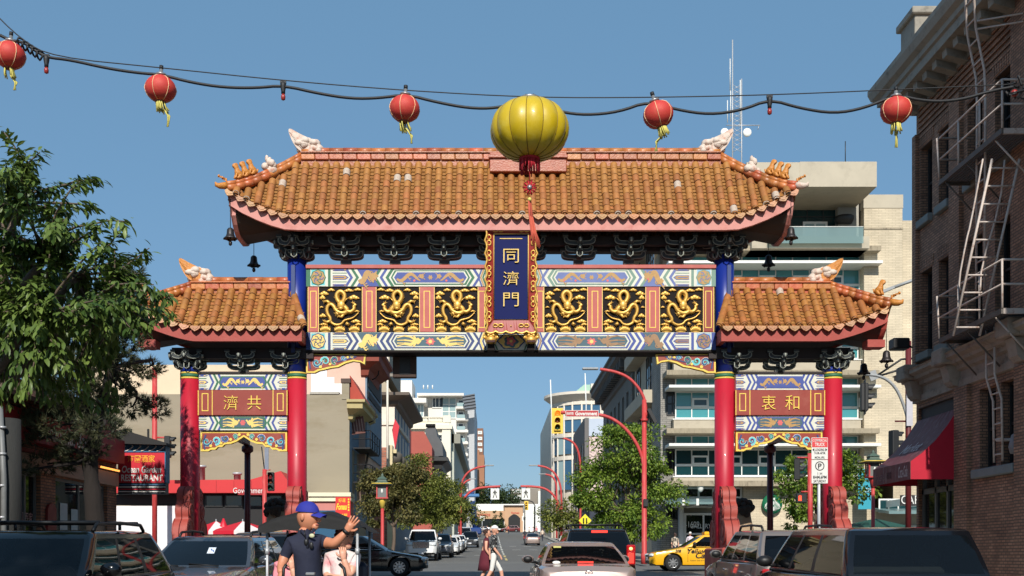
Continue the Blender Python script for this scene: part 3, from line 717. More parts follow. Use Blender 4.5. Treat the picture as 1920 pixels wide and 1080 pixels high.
for i, (a, b) in enumerate(strips):
 s = MB(); s.bbox(gx(a), gx(b), YF, YF+.058, gz(622.3), gz(538), .006, m_rose if a < 1300 else m_brownred); o = gp('panel_stile', s, None, fr)
 q = Paint(YF); m = (a+b)/2; wd = min(5.4, (b-a)/2-2); q.frame(m-wd, m+wd, 546, 614, 1.5, m_ygold, 1); q.line([(a+.7, 538.5), (a+.7, 622)], 1.3, m_cream, 1); q.line([(b-.7, 538.5), (b-.7, 622)], 1.3, m_cream, 1)
 gp('gold_line', q.b, None, fr)
def dragon_mesh(flip):
 b = MB(); U = 79/417*.01375   # carving units to metres
 def C(p, d=0): return ((p[0]-366)*U*(-1 if flip else 1), -d, -(p[1]-545)*U)
 def body(pts, r0, r1, d=.05, spikes=True):
  r0 *= 1.12; r1 *= 1.1
  q = smooth_poly([C(p, d) for p in pts], 2); n = len(q)
  b.tube(q, [r0+(r1-r0)*(k/(n-1)) for k in range(n)], 8, m_gold, True, None, (0, 1, 0), 1.15)
  if spikes:
   for k in range(1, n-1, 1):
    t = (q[k+1]-q[k-1]).normalized(); nr = Vector((t.z, 0, -t.x)); rr = r0+(r1-r0)*k/(n-1)
    b.add([q[k]+nr*rr*.8-t*.012, q[k]+nr*rr*.8+t*.012, q[k]+nr*rr*1.65-t*.012, q[k]+Vector((0, -.02, 0))+nr*rr*.8], [(0, 1, 2), (0, 2, 3), (1, 3, 2)], m_gold)
 body([(372, 490), (338, 455), (326, 400), (366, 358), (412, 392), (412, 440), (385, 480)], .05, .04, .06)
 body([(385, 500), (440, 545), (425, 578), (372, 582), (322, 556), (300, 505), (262, 488), (232, 530), (240, 590), (272, 630), (268, 668), (320, 700), (378, 690), (404, 650), (450, 640), (500, 625), (548, 575)], .058, .012, .04)
 body([(430, 560), (470, 572), (505, 540), (500, 505)], .045, .03, .05)
 b.ball(C((378, 505), .1), (.1, .06, .12), m_gold, 10, 8); b.ball(C((376, 540), .12), (.055, .04, .04), m_gold); b.ball(C((352, 500), .13), .02, m_gold); b.ball(C((402, 500), .13), .02, m_gold)
 for p0, p1 in (((352, 475), (300, 420)), ((405, 475), (460, 425)), ((350, 540), (300, 560)), ((405, 540), (460, 590)), ((360, 470), (330, 440)), ((395, 470), (430, 440))): b.tube([C(p0, .08), C(((p0[0]+p1[0])/2, (p0[1]+p1[1])/2-8), .07), C(p1, .05)], [.014, .01, .004], 5, m_gold)
 for leg in (((270, 490), (238, 462), (205, 468)), ((500, 515), (520, 500), (492, 478)), ((275, 655), (240, 670), (205, 660)), ((425, 680), (455, 700), (440, 690)), ((345, 600), (330, 575), (318, 590)), ((400, 590), (380, 620), (345, 610))):
  q = [C(x, .05) for x in leg]; b.tube(q, [.045, .036, .026], 6, m_gold)
  e = leg[-1]
  for k in range(4): a = k*1.3+e[0]; b.tube([C(e, .05), C((e[0]+24*math.cos(a), e[1]+24*math.sin(a)), .03)], [.012, .004], 4, m_gold)
 def cloud(c, w_, h_):
  for (dx, dy, r) in ((-.5, .1, .5), (0, -.15, .6), (.45, .05, .5), (.9, .2, .25), (-.95, .2, .22)): b.ball(C((c[0]+dx*w_, c[1]+dy*h_), .02), (r*w_*U*.95, .025, r*h_*U*1.05), m_gold, 8, 5)
 for c, w_, h_ in (((205, 385), 42, 34), ((275, 350), 34, 24), ((450, 355), 44, 26), ((538, 346), 36, 24), ((498, 425), 52, 36), ((190, 425), 26, 36), ((192, 605), 32, 32), ((520, 660), 44, 28), ((545, 690), 30, 20), ((200, 690), 40, 18), ((530, 560), 26, 16), ((180, 520), 18, 16)): cloud(c, w_, h_)
 for cx in (218, 360, 505):
  for k in range(9):
   t = k/8*2-1; b.tube([C((cx+t*48, 757), .015), C((cx+t*42, 742-20*(1-t*t)), .03), C((cx+t*56+6*math.sin(k*3), 722-26*(1-t*t)), .01)], [.03, .028, .006], 5, m_gold)
  b.ball(C((cx, 757), .01), (.13, .03, .07), m_gold, 10, 5)
 return b.mesh('gilt_dragon')
dm = [dragon_mesh(False), dragon_mesh(True)]
pan_x = [599, 707.5, 816.5, 1022.5, 1131, 1239]
for i, x in enumerate(pan_x):
 s = MB(); s.box(gx(x, YF), gx(x+78, YF), YF+.03, YF+.059, gz(622), gz(539), m_black); pb = gp('dragon_panel', s)
 obj('gilt_dragon', dm[(0, 1, 0, 0, 1, 0)[i]], pb, ((gx(x)+gx(x+78))/2, YF+.03, (gz(539)+gz(622))/2))
def swirls(p, items, lay=3):
 for (x, y, r, a, t, wd, c, c2) in items:
  p.curl((x, y), r, a, t, wd+1.6, m_wht, lay); p.curl((x, y), r, a, t, wd, c, lay+1)
  if c2: p.curl((x, y), r*.66, a+30, t, wd*.5, c2, lay+2)
wing = [(574, 664), (686, 664), (684, 683), (676, 679), (662, 677), (648, 681), (634, 688), (620, 690), (608, 693), (598, 695), (590, 699), (574, 699)]
for f, m in ((lambda q: q, 1), (mir, -1)):
 pts = f(wing); Y = YF+.1; b = MB(); b.prism([(gx(x, Y), gz(y, Y)) for x, y in pts], Y, Y+.16, 'y', m_ygold); o = gp('wing_bracket', b)
 p = Paint(Y); cx = sum(q[0] for q in pts)/len(pts); cy = 677
 p.poly(f([(577, 666), (683, 666), (681, 679), (676, 676), (662, 674), (646, 678), (632, 685), (618, 687), (606, 690), (596, 692), (588, 696), (577, 696)]), m_brownred, 1)
 X = (lambda x: x) if m > 0 else (lambda x: 1916-x)
 swirls(p, [(X(594), 680, 9, 0, m*1.1, 3.4, m_pnavy, m_teal), (X(610), 677, 8, 180, m*1.2, 3.2, m_teal, m_green), (X(628), 675, 7.5, 90, m*1.2, 3, m_green, m_pblue), (X(644), 671, 5.5, 0, m*1.1, 2.6, m_pblue, m_teal), (X(660), 669.5, 4.5, 180, m*1.1, 2.4, m_pnavy, m_ygold)])
 p.line([(X(582), 691), (X(580), 678), (X(586), 669)], 3, m_pnavy, 3); p.line([(X(668), 669), (X(650), 674), (X(632), 679)], 2, m_pnavy, 3); p.disc((X(601), 688), 3, m_ygold, 4, 8); p.disc((X(619), 683), 2.6, m_ygold, 4, 8); p.disc((X(652), 670), 2.4, m_ygold, 4, 8)
 gp('painted_scroll', p.b, None, o)
for X, nm in ((lambda x: x, '濟共'), (lambda x: 1918-x, '衷和')):
 m = 1 if nm[0] == '濟' else -1
 def xx(a, b): return sorted((X(a), X(b)))
 pal = (m_green, m_pblue, m_pblue, m_cream, m_teal) if m > 0 else (m_pblue, m_pblue, m_pblue, m_dull, m_cyan2)
 for (y0, y1, kind) in ((702.5, 731, 'dragon'), (779, 806.5, 'phoenix')):
  a, b = xx(373, 538); o = beam('side_beam', a, b, y0, y1, m_wht, YF+.02, .5); p = Paint(YF+.02); H = y1-y0; ym = (y0+y1)/2
  half_beam(p, a, (a+b)/2, y0, y1, pal, kind, False); half_beam(p, b, (a+b)/2, y0, y1, pal, kind, False)
  p.rect(a+18, b-18, y0, y1, m_wht, 1)
  for sg, xs in ((1, a), (-1, b)):
   for k, c in enumerate((pal[1], m_wht, pal[0], m_wht, pal[1])):
    q0 = xs+sg*(18+4.2*k); q1 = q0+sg*4.6; d = sg*7
    p.poly([(q0, y0), (q1, y0), (q1+d, ym), (q0+d, ym)], c, 2); p.poly([(q0+d, ym), (q1+d, ym), (q1, y1), (q0, y1)], c, 2)
  l, r = a+42, b-42
  p.poly([(l-5, ym), (l, y0+3), (r, y0+3), (r+5, ym), (r, y1-3), (l, y1-3)], pal[0], 3); p.poly([(l-2, ym), (l+3, y0+5), (r-3, y0+5), (r+2, ym), (r-3, y1-5), (l+3, y1-5)], m_slate if kind == 'phoenix' else m_pblue, 4)
  mid = (l+r)/2
  if kind == 'dragon': p.dragon(l+3, mid-5, ym, H*.62, pal[3], False, 5); p.dragon(mid+5, r-3, ym, H*.62, pal[3], True, 5); p.disc((mid, ym), 3.4, pal[3], 5, 12, 6, .4)
  else: p.phoenix(l+3, mid-5, ym, H*.66, pal[3], False, 5); p.phoenix(mid+5, r-3, ym, H*.66, pal[3], True, 5); p.disc((mid, ym), 5, m_pink, 5, 14, 6, .25)
  gp('painted_pattern', p.b, None, o)
 a, b = xx(371, 539); o = beam('name_board', a, b, 731.4, 778.6, m_brownred, YF-.04, .6); Y = YF-.04
 p = Paint(Y)
 for x0, x1 in ((a, a+27), (b-27, b)):
  mm = (x0+x1)/2; p.frame(mm-5.5, mm+5.5, 738, 770, 1.6, m_ygold, 1)
 for x in (a+.8, a+27, b-27, b-.8): p.line([(x, 732), (x, 778)], 1.5, m_ygold, 1)
 gp('gold_line', p.b, None, o)['kind'] = 'stuff'
 t = MB(); lettering(t, nm[0], (gx((a+b)/2-22, Y), Y-.012, gz(755, Y)), .36, None, m_ygold, ext=.016, bold=-.008); lettering(t, nm[1], (gx((a+b)/2+22, Y), Y-.012, gz(755, Y)), .36, None, m_ygold, ext=.016, bold=-.008)
 gp('characters', t, None, o)
 a, b = xx(376, 538); mid = (a+b)/2; hw = (b-a)/2
 prof = [(1, 846), (.82, 846), (.76, 843), (.66, 843), (.6, 838), (.5, 838), (.44, 833), (.3, 832), (.17, 828), (.06, 822), (0, 819)]
 Y = YF+.08
 bd = MB(); po = [(mid-hw*u, y) for u, y in prof]+[(mid+hw*u, y) for u, y in prof[::-1][1:]]; po = [(b, 809), (a, 809)]+po
 bd.prism([(gx(x, Y), gz(y, Y)) for x, y in po], Y, Y+.14, 'y', m_ygold); o = gp('fretted_board', bd)
 p = Paint(Y)
 for i in range(len(prof)-1):
  (u0, y0), (u1, y1) = prof[i], prof[i+1]
  for sg in (-1, 1):
   e = lambda u: mid+sg*(hw*u-(3 if u > .97 else 0))
   p.poly([(e(u0), 812), (e(u1), 812), (e(u1), y1-4), (e(u0), y0-4)], m_brownred, 1)
 for sg in (-1, 1):
  Q = lambda u: mid+sg*hw*u
  swirls(p, [(Q(.86), 828, 9, 0 if sg < 0 else 180, sg*-1.1, 3.4, m_pnavy, m_teal), (Q(.64), 826, 8, 90, sg*1.2, 3, m_teal, m_pblue), (Q(.42), 822, 7, 200, sg*1.2, 3, m_pblue, m_green), (Q(.2), 818, 5, 90, sg*1.2, 2.4, m_green, m_teal)])
  p.line([(Q(.9), 842), (Q(.93), 828), (Q(.88), 816)], 3, m_pnavy, 3)
  for u, y in ((.76, 836), (.52, 831), (.3, 824), (.1, 815)): p.disc((Q(u), y), 2.8, m_ygold, 4, 8)
 gp('painted_scroll', p.b, None, o)
 xx_ = WX(464 if m > 0 else 1444, 31.0); hb = MB(); hb.lathe([(.09, G(31)), (.09, WZ(842, 31))], 14, M('oxblood_paint', (84, 20, 26), .45, .08), c=(xx_, 31.0, 0)); hb.lathe([(.09, WZ(850, 31)), (.17, WZ(846, 31)), (.17, WZ(838, 31)), (.12, WZ(835, 31))], 14, MATS['oxblood_paint'], c=(xx_, 31.0, 0))
 pp = thing('gate_post', 'slim dark red post seen through the left side bay of the gate' if m > 0 else 'slim dark red post seen through the right side bay of the gate', 'post', (xx_, 31.0, G(31))); obj('shaft', hb, pp, tuple(-Vector(pp.location)))
 bm_ = MB(); bm_.box(xx_-.08, xx_+.08, YG+.0, 31.0, WZ(835, 31), WZ(835, 31)+.2, MATS['oxblood_paint']); obj('tie_beam', bm_, pp, tuple(-Vector(pp.location)))
def bracket_mesh():
 b = MB()
 def arm(y, z, hw, h, th, m=m_brk):
  pr = smooth_poly([(p[0], 0, p[1]) for p in [(-hw, h), (-hw, h*.35), (-hw*.8, 0), (-hw*.3, -h*.1), (hw*.3, -h*.1), (hw*.8, 0), (hw, h*.35), (hw, h), (hw*.82, h), (hw*.74, h*.5), (hw*.2, h*.42), (-hw*.2, h*.42), (-hw*.74, h*.5), (-hw*.82, h)]], 1, True)
  b.prism([(q.x, q.z+z) for q in pr], y-th/2, y+th/2, 'y', m)
  ed = [(q.x*.985, y-th/2-.006, q.z+z) for q in pr]; b.tube(ed+[ed[0]], .014, 4, m_brkline, False)
 def dou(x, y, z, s_=.1):
  b.lathe([(s_*.75, z), (s_, z+s_*.5), (s_, z+s_*1.3)], 4, m_brk, Matrix.Translation((x, y, 0)) @ Matrix.Rotation(R(45), 4, 'Z'), False)
  b.tube([(x-s_*.72, y-s_*.72, z+s_*.55), (x+s_*.72, y-s_*.72, z+s_*.55)], .012, 4, m_brkline)
 b.box(-.13, .13, -.16, .16, 0, .16, m_brk); b.tube([(-.13, -.165, .02), (.13, -.165, .02), (.13, -.165, .15), (-.13, -.165, .15), (-.13, -.165, .02)], .014, 4, m_brkline)
 arm(-.08, .2, .44, .2, .12); arm(-.42, .34, .36, .18, .12); arm(-.76, .5, .4, .2, .12); arm(.2, .2, .44, .2, .12)
 for y0, z0, y1 in ((.3, .16, -.62), (.3, .32, -.95), (.3, .48, -1.2)):
  po = [(y0, z0), (y1+.1, z0), (y1, z0+.08), (y1, z0+.15), (y0, z0+.15)]; b.prism(po, -.055, .055, 'x', m_brk)
  b.tube([(-.0, y1-.01, z0+.03), (0, y1-.01, z0+.15)], .03, 4, m_brkline)
 for x in (-.4, .4): dou(x, -.08, .36); dou(x*.82, -.42, .5); dou(x*.92, -.76, .68)
 dou(0, -.62, .3); dou(0, -.95, .46)
 b.tube([(.07, -.72, .36), (.07, -.75, .2), (.0, -.76, .14), (-.07, -.75, .2), (-.07, -.72, .36)], .016, 4, m_brkline)
 return b.mesh('bracket_cluster')
MEB = bracket_mesh()
zu = gz(497, YG)+.0
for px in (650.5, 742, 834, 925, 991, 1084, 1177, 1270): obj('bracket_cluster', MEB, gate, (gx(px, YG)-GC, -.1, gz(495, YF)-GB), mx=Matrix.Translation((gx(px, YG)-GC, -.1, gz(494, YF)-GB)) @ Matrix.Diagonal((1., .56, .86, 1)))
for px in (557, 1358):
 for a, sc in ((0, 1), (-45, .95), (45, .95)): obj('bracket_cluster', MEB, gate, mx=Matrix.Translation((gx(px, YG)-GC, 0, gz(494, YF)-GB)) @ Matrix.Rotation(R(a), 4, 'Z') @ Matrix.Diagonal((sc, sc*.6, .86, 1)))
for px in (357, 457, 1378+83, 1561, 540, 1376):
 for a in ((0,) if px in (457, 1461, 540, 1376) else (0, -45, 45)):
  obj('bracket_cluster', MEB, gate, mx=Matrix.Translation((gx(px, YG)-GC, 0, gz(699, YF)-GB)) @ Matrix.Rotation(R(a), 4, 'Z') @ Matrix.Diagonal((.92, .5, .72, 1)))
b = MB()
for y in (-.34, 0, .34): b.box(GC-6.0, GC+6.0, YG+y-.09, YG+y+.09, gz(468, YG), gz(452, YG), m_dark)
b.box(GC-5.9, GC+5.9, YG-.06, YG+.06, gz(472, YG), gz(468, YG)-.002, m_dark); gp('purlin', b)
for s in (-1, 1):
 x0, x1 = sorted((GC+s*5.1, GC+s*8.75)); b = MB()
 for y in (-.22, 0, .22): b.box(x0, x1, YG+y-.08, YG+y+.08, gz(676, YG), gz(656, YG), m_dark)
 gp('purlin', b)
 xb_ = GC+s*9.2; b = MB(); b.box(xb_-.22, xb_+.22, YG-.9, YG-.5, WZ(652, 27), WZ(638, 27), m_fred); gp('corner_beam', b)
b = MB()
for s in (-1, 1):
 b.box(GC+s*5.62-.05, GC+s*5.62+.05, YF-.02, YG+.5, gz(661, YF), gz(497, YF), m_pnavy)
gp('end_board', b)
for s in (-1, 1):
 x0, x1 = sorted((GC+s*5.65, GC+s*8.3)); b = MB(); b.box(x0, x1, YG-.12, YG+.12, gz(702, YG), gz(698, YG), m_dark); gp('tie_rail', b)
b = MB(); b.bbox(gx(918, 27.4), gx(1062, 27.4), 27.28, 27.6, gz(325, 27.4), gz(288, 27.4), .02, m_ridge); b.bbox(gx(916, 27.35), gx(1064, 27.35), 27.22, 27.7, gz(300, 27.4), gz(294, 27.4), .01, m_ridge)
obj('ridge_centre_block', b, up_roof)
YP = 27.12
plq = gp('name_plaque', MB().box(gx(926, YP), gx(990, YP), YP-.0, YP+.08, gz(599, YP), gz(443, YP), M('plaque_blue', (22, 30, 84), .6, .06, 3, spec=.15)), None)
TIL = Matrix.Translation((gx(958, YP), YP, gz(628, YP))) @ Matrix.Rotation(R(5), 4, 'X') @ Matrix.Translation((-gx(958, YP), -YP, -gz(628, YP)))
def tl(mb): mb.v = [tuple(TIL @ Vector(v)) for v in mb.v]; return mb
plq.data.transform(TIL)
fr_ = MB(); sc_ = []
def scal(x0, y0, x1, y1, n, amp, nx, ny): return [(x0+(x1-x0)*k/(n*4)+nx*amp*abs(math.sin(math.pi*k/4)), y0+(y1-y0)*k/(n*4)+ny*amp*abs(math.sin(math.pi*k/4))) for k in range(n*4+1)]
outer = scal(909, 432, 1007, 432, 5, 3, 0, -1)+scal(1007, 432, 1006, 622, 8, 4, -1, 0)+scal(1006, 622, 910, 622, 5, 4, 0, 1)+scal(910, 622, 909, 432, 8, 4, 1, 0)
def PP(p, y): return (gx(p[0], YP), y, gz(p[1], YP))
inner = [(926, 443), (990, 443), (990, 600), (926, 600)]
n = len(outer); vs = []; fs = []
ii = []
for (x, y) in outer:
 cx, cy = min(990, max(926, x)), min(600, max(443, y)); ii.append((cx, cy))
vs = [PP(p, YP-.10) for p in outer]+[PP(p, YP-.005) for p in ii]+[PP(p, YP+.06) for p in outer]
for k in range(n): fs += [(k, (k+1) % n, n+(k+1) % n, n+k), (k, 2*n+k, 2*n+(k+1) % n, (k+1) % n)]
fr_.add(vs, fs, M('plaque_frame_red', (146, 44, 36), .5, .08, 4)); tl(fr_); gp('plaque_frame', fr_, None, plq)
g_ = MB(); g_.tube([PP(p, YP-.11) for p in outer]+[PP(outer[0], YP-.11)], .026, 6, m_gold, False)
g_.tube([PP(p, YP-.015) for p in inner+inner[:1]], .016, 4, m_cream, False)
for k in range(6):
 for x in (917, 999):
  y = 455+k*28
  for dy in (-5, 5): g_.tube([PP((x+3.6*math.cos(a), y+dy+4.4*math.sin(a)), YP-.075) for a in [q*.7 for q in range(10)]], .016, 5, m_gold, False)
for x in (934, 982):
 for y in (437, 611):
  for dx in (-5, 5): g_.tube([PP((x+dx+4.6*math.cos(a), y+3*math.sin(a)), YP-.075) for a in [q*.7 for q in range(10)]], .016, 5, m_gold, False)
for p_ in ((917, 523), (999, 523), (958, 437), (958, 612)): g_.ball(PP(p_, YP-.075), .02, m_gold)
tl(g_); gp('gilt_scrollwork', g_, None, plq)
ch = MB()
for c_, y in (('同', 483), ('濟', 524), ('門', 563)): lettering(ch, c_, PP((958, y), YP-.02), .39, .34, m_cream, ext=.02, bold=-.006)
ch.box(gx(937, YP), gx(979, YP), YP-.012, YP-.001, gz(452, YP), gz(450.6, YP), m_cream); tl(ch); gp('characters', ch, None, plq)
for px in (920.5, 995.5):
 l = MB(); x = gx(px, 27.2); z = gz(636, 27.2)
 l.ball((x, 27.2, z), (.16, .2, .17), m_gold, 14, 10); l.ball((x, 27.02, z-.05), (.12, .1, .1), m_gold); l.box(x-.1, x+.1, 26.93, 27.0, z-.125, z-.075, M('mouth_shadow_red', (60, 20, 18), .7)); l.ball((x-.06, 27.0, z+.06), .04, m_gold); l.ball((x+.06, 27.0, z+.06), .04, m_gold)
 for k in range(9): a = k/8*math.pi; l.ball((x+.16*math.cos(a), 27.12, z+.03+.14*math.sin(a)), .05, m_gold, 8, 5)
 l.box(x-.09, x+.09, 27.1, 27.48, z-.3, z-.13, m_black); gp('lion_head_rest', l)
m_bell = M('bell_bronze', (58, 54, 54), .45, .2, 10, metal=.6)
def bell(px, ytop, ybell, Y, label, h=.34):
 x = WX(px, Y); zt = WZ(ytop, Y); zb = WZ(ybell, Y)
 t = thing('wind_bell', label, 'bell', (x, Y, zt), 0, 'wind bells hanging from the gate corners')
 c = MB(); c.tube([(0, 0, .25), (0, 0, zb-zt)], .009, 4, m_bell); obj('chain', c, t)
 b = MB(); k = h/.34; pts = [(.0, 0), (.05, -.01), (.085, -.05), (.095, -.16), (.115, -.22), (.17, -.27), (.165, -.285), (.1, -.23), (.0, -.2)]
 b.lathe([(r*k, z*k) for r, z in pts], 14, m_bell, c=(0, 0, zb-zt), cap=False)
 for a in range(6): b.ball((.155*k*math.cos(a*1.047), .155*k*math.sin(a*1.047), zb-zt-.275*k), .03*k, m_bell, 6, 4)
 obj('bell_body', b, t)
 q = MB(); q.tube([(0, 0, zb-zt-.2*k), (0, 0, zb-zt-.34*k)], .012, 4, m_bell); q.lathe([(.02*k, -.33*k), (.045*k, -.36*k), (.045*k, -.42*k), (.02*k, -.45*k)], 8, m_bell, c=(0, 0, zb-zt)); obj('clapper', q, t)
bell(432, 392, 427, 26.75, 'bronze wind bell against the sky at the upper roof left tip')
bell(476, 455, 479, 28.8, 'dark wind bell hanging lower beside the blue left column top')
bell(1483, 380, 426, 26.75, 'grey wind bell below the upper roof right tip, in front of the glass balcony doors')
bell(1441, 455, 478, 28.8, 'black wind bell at the right end of the upper roof, against the teal windows')
bell(1662, 620, 657, 27.0, 'grey wind bell under the right side roof tip, before the pale brick wall')
bell(1619.5, 655, 681, 28.6, 'black wind bell between the right red column and the hanging traffic light')
# ground, road, pavements
m_asph = M('asphalt', (104, 102, 98), .85, .12, 1.2, bump=.5, bscale=60, stain=(82, 81, 79), stain_amt=.6, stain_scale=.6)
m_conc = M('pavement_concrete', (150, 146, 138), .9, .12, 1.5, bump=.3, stain=(110, 106, 100), stain_amt=.5)
m_mark = M('road_paint', (214, 212, 200), .7, .1, 4, stain=(120, 118, 112), stain_amt=.7, stain_scale=6)
m_ymark = M('road_paint_yellow', (206, 186, 120), .7, .1, 4, stain=(120, 112, 90), stain_amt=.6, stain_scale=6)
def strip(name, x0, x1, ys, dz, mat, kind='structure'):
 b = MB(); ys = sorted(set(list(ys)))
 for a, c in zip(ys[:-1], ys[1:]): b.poly([(x0, a, G(a)+dz), (x1, a, G(a)+dz), (x1, c, G(c)+dz), (x0, c, G(c)+dz)], mat)
 return struct(name, weld(b.mesh(name, mat)), kind=kind)
YS = [-60]+list(range(-55, 301, 5))+[420]
gb = MB(); yy = [-60]+YS[1:]+[900, 3000]
for a, c in zip(yy[:-1], yy[1:]): gb.poly([(-900, a, G(a)-.06), (900, a, G(a)-.06), (900, c, G(c)-.06), (-900, c, G(c)-.06)])
struct('ground', weld(gb.mesh('ground', M('ground_grey', (120, 116, 108), .95, .15, .3))))
RL, RR = -6.9, 8.3
strip('road', RL, RR, YS, 0, m_asph)
CY0, CY1 = 36.5, 58.0        # the cross street
b = MB(); ys = [36.5, 40, 44, 50, 55, 58]
for x0, x1 in ((-120, RL-.001), (RR+.001, 120)):
 for a, c in zip(ys[:-1], ys[1:]): b.poly([(x0, a, G(a)), (x1, a, G(a)), (x1, c, G(c)), (x0, c, G(c))])
struct('cross_road', weld(b.mesh('cross_road', m_asph)))
def slab(name, x0, x1, y0, y1, dz=.13):
 b = MB(); ys = [y0]+[y for y in range(int(y0)+1, int(y1)+1, 6) if y0 < y < y1]+[y1]
 for a, c in zip(ys[:-1], ys[1:]):
  b.poly([(x0, a, G(a)+dz), (x1, a, G(a)+dz), (x1, c, G(c)+dz), (x0, c, G(c)+dz)])
  for x in (x0, x1): b.poly([(x, a, G(a)-.02), (x, a, G(a)+dz), (x, c, G(c)+dz), (x, c, G(c)-.02)])
 for y in (y0, y1): b.poly([(x0, y, G(y)-.02), (x1, y, G(y)-.02), (x1, y, G(y)+dz), (x0, y, G(y)+dz)])
 return struct(name, weld(b.mesh(name, m_conc)))
slab('pavement', RR, 12.5, -50, CY0-.5); slab('pavement', -11, RL, -50, CY0-.5); slab('pavement', RR, 12.5, CY1+.5, 300); slab('pavement', -11, RL, CY1+.5, 300)
mk = MB()
def dash(x0, x1, y0, y1, m=m_mark): mk.poly([(x0, y0, G(y0)+.006), (x1, y0, G(y0)+.006), (x1, y1, G(y1)+.006), (x0, y1, G(y1)+.006)], m)
for k in range(14): dash(.75, .9, 66+k*9, 66+k*9+5.5, m_ymark if k < 2 else m_mark)
for k in range(9): dash(-6.4+k*1.65, -6.4+k*1.65+.8, 81, 81.5)
for k in range(9): dash(-6.4+k*1.65, -6.4+k*1.65+.8, 104, 104.6)
for k in range(9): dash(-6.4+k*1.65, -6.4+k*1.65+.8, 122, 122.8)
for yy_ in (33.2, 36.0, 58.6, 61.4): dash(-6.6, 8.1, yy_, yy_+.15)
struct('road_markings', mk)
# walls with real openings
def wall(mb, o, u, hgt, holes, mat, depth=.18, z0=0, width=None, n=None):
 """upright wall through o along unit u, holes = (u0,u1,z0,z1); reveals go inwards (against n)"""
 o = Vector(o); u = Vector(u); n = Vector(n) if n else Vector((u.y, -u.x, 0))
 us = sorted({0, width}|{h for q in holes for h in q[:2] if 0 < h < width}); zs = sorted({z0, hgt}|{h for q in holes for h in q[2:4] if z0 < h < hgt})
 P = lambda a, z, d=0: tuple(o+u*a-n*d+Vector((0, 0, z)))
 for a, b_ in zip(us[:-1], us[1:]):
  for c, d in zip(zs[:-1], zs[1:]):
   m1, m2 = (a+b_)/2, (c+d)/2
   if any(q[0] < m1 < q[1] and q[2] < m2 < q[3] for q in holes): continue
   mb.poly([P(a, c), P(b_, c), P(b_, d), P(a, d)], mat)
 for q in holes:
  a, b_, c, d = q[:4]
  mb.poly([P(a, c), P(b_, c), P(b_, c, depth), P(a, c, depth)], mat); mb.poly([P(a, d), P(b_, d), P(b_, d, depth), P(a, d, depth)], mat)
  mb.poly([P(a, c), P(a, d), P(a, d, depth), P(a, c, depth)], mat); mb.poly([P(b_, c), P(b_, d), P(b_, d, depth), P(b_, c, depth)], mat)
def window(root, o, u, q, mf, mg, depth=.18, mull=(1, 1), fw=.06, n=None, sill=None, name='window', tr=None):
 """frame with pane sub-parts set into an opening"""
 o = Vector(o); u = Vector(u); n = Vector(n) if n else Vector((u.y, -u.x, 0)); a, b_, c, d = q[:4]
 mx = Matrix(((u.x, -n.x, 0, o.x), (u.y, -n.y, 0, o.y), (0, 0, 1, o.z), (0, 0, 0, 1)))
 f = MB(); y0, y1 = depth-.06, depth
 f.box(a, b_, y0, y1, c, c+fw, mf); f.box(a, b_, y0, y1, d-fw, d, mf); f.box(a, a+fw, y0+.002, y1, c+fw, d-fw, mf); f.box(b_-fw, b_, y0+.002, y1, c+fw, d-fw, mf)
 nx, nz = mull
 for i in range(1, nx): x = a+(b_-a)*i/nx; f.box(x-fw*.4, x+fw*.4, y0+.004, y1, c+fw, d-fw, mf)
 for i in range(1, nz): z = c+(d-c)*i/nz; f.box(a+fw, b_-fw, y0+.006, y1, z-fw*.4, z+fw*.4, mf)
 fo = obj(name, f, root, mx=Matrix.Translation(-Vector(root.location)) @ mx)
 for i in range(nx):
  for j in range(nz):
   x0 = a+(b_-a)*i/nx+fw*.5; x1 = a+(b_-a)*(i+1)/nx-fw*.5; z0 = c+(d-c)*j/nz+fw*.5; z1 = c+(d-c)*(j+1)/nz-fw*.5
   p = MB(); t = rnd.uniform(-.004, .004); p.add([(x0, depth-.02+t, z0), (x1, depth-.02-t, z0), (x1, depth-.02, z1), (x0, depth-.02, z1)], [(0, 1, 2, 3)], mg); obj('pane', p, fo)
 if sill:
  s = MB(); s.box(a-.08, b_+.08, -.1, depth, c-.18, c-.002, sill); obj('sill', s, fo)
 return fo
g_dark = M_glass('window_glass_dark', (22, 27, 30)); g_teal = M_glass('window_glass_teal', (70, 140, 145), 1.0); g_teal2 = M_glass('window_glass_deep_teal', (24, 58, 62), 1.0); g_blue = M_glass('window_glass_blue', (60, 96, 124), 1.2); g_pale = M_glass('window_glass_pale', (150, 172, 172), .8)
g_black = M_glass('window_glass_black', (14, 18, 20), .8)
m_wframe = M('window_frame_white', (222, 222, 216), .5, .04, 4); m_dframe = M('window_frame_dark', (44, 44, 44), .5, .05, 4)
# brick corner building on the right
BX = 11.9; BY = 30.0
m_rbrick = M_brick('umber_brick', (158, 118, 94), (100, 84, 72), bw=.21, bh=.072)
m_stone = M('grey_stone', (138, 134, 122), .8, .12, 2, bump=.4, bscale=15, stain=(90, 86, 78), stain_amt=.6)
m_corn = M('painted_cornice', (146, 140, 128), .75, .1, 2, stain=(92, 88, 80), stain_amt=.6, stain_scale=3)
bb = thing('brick_building', 'dark brown brick corner building with white fire escape and red shop awning', 'building', (BX, 10, G(20)))
gz0 = G(26)-.4
def yb(px): return BX*F/(px-PX)
wins = []
ys_w = [(28.92, 29.71), (27.74, 28.5), (25.95, 26.77), (24.45, 25.3), (22.5, 23.3), (21.2, 22.0)]
for (ya, yb_) in ys_w: wins += [(ya, yb_, 10.95, 12.95), (ya, yb_, 7.25, 9.5)]
gwins = [(25.25, 26.1, 3.75, 5.7), (24.3, 25.0, 3.75, 5.7), (21.5, 22.8, 3.75, 5.7)]
shop = (27.35, 29.85, .85, 5.75)
base = Vector((BX, 9, 0)); U = Vector((0, 1, 0)); NRM = Vector((-1, 0, 0))
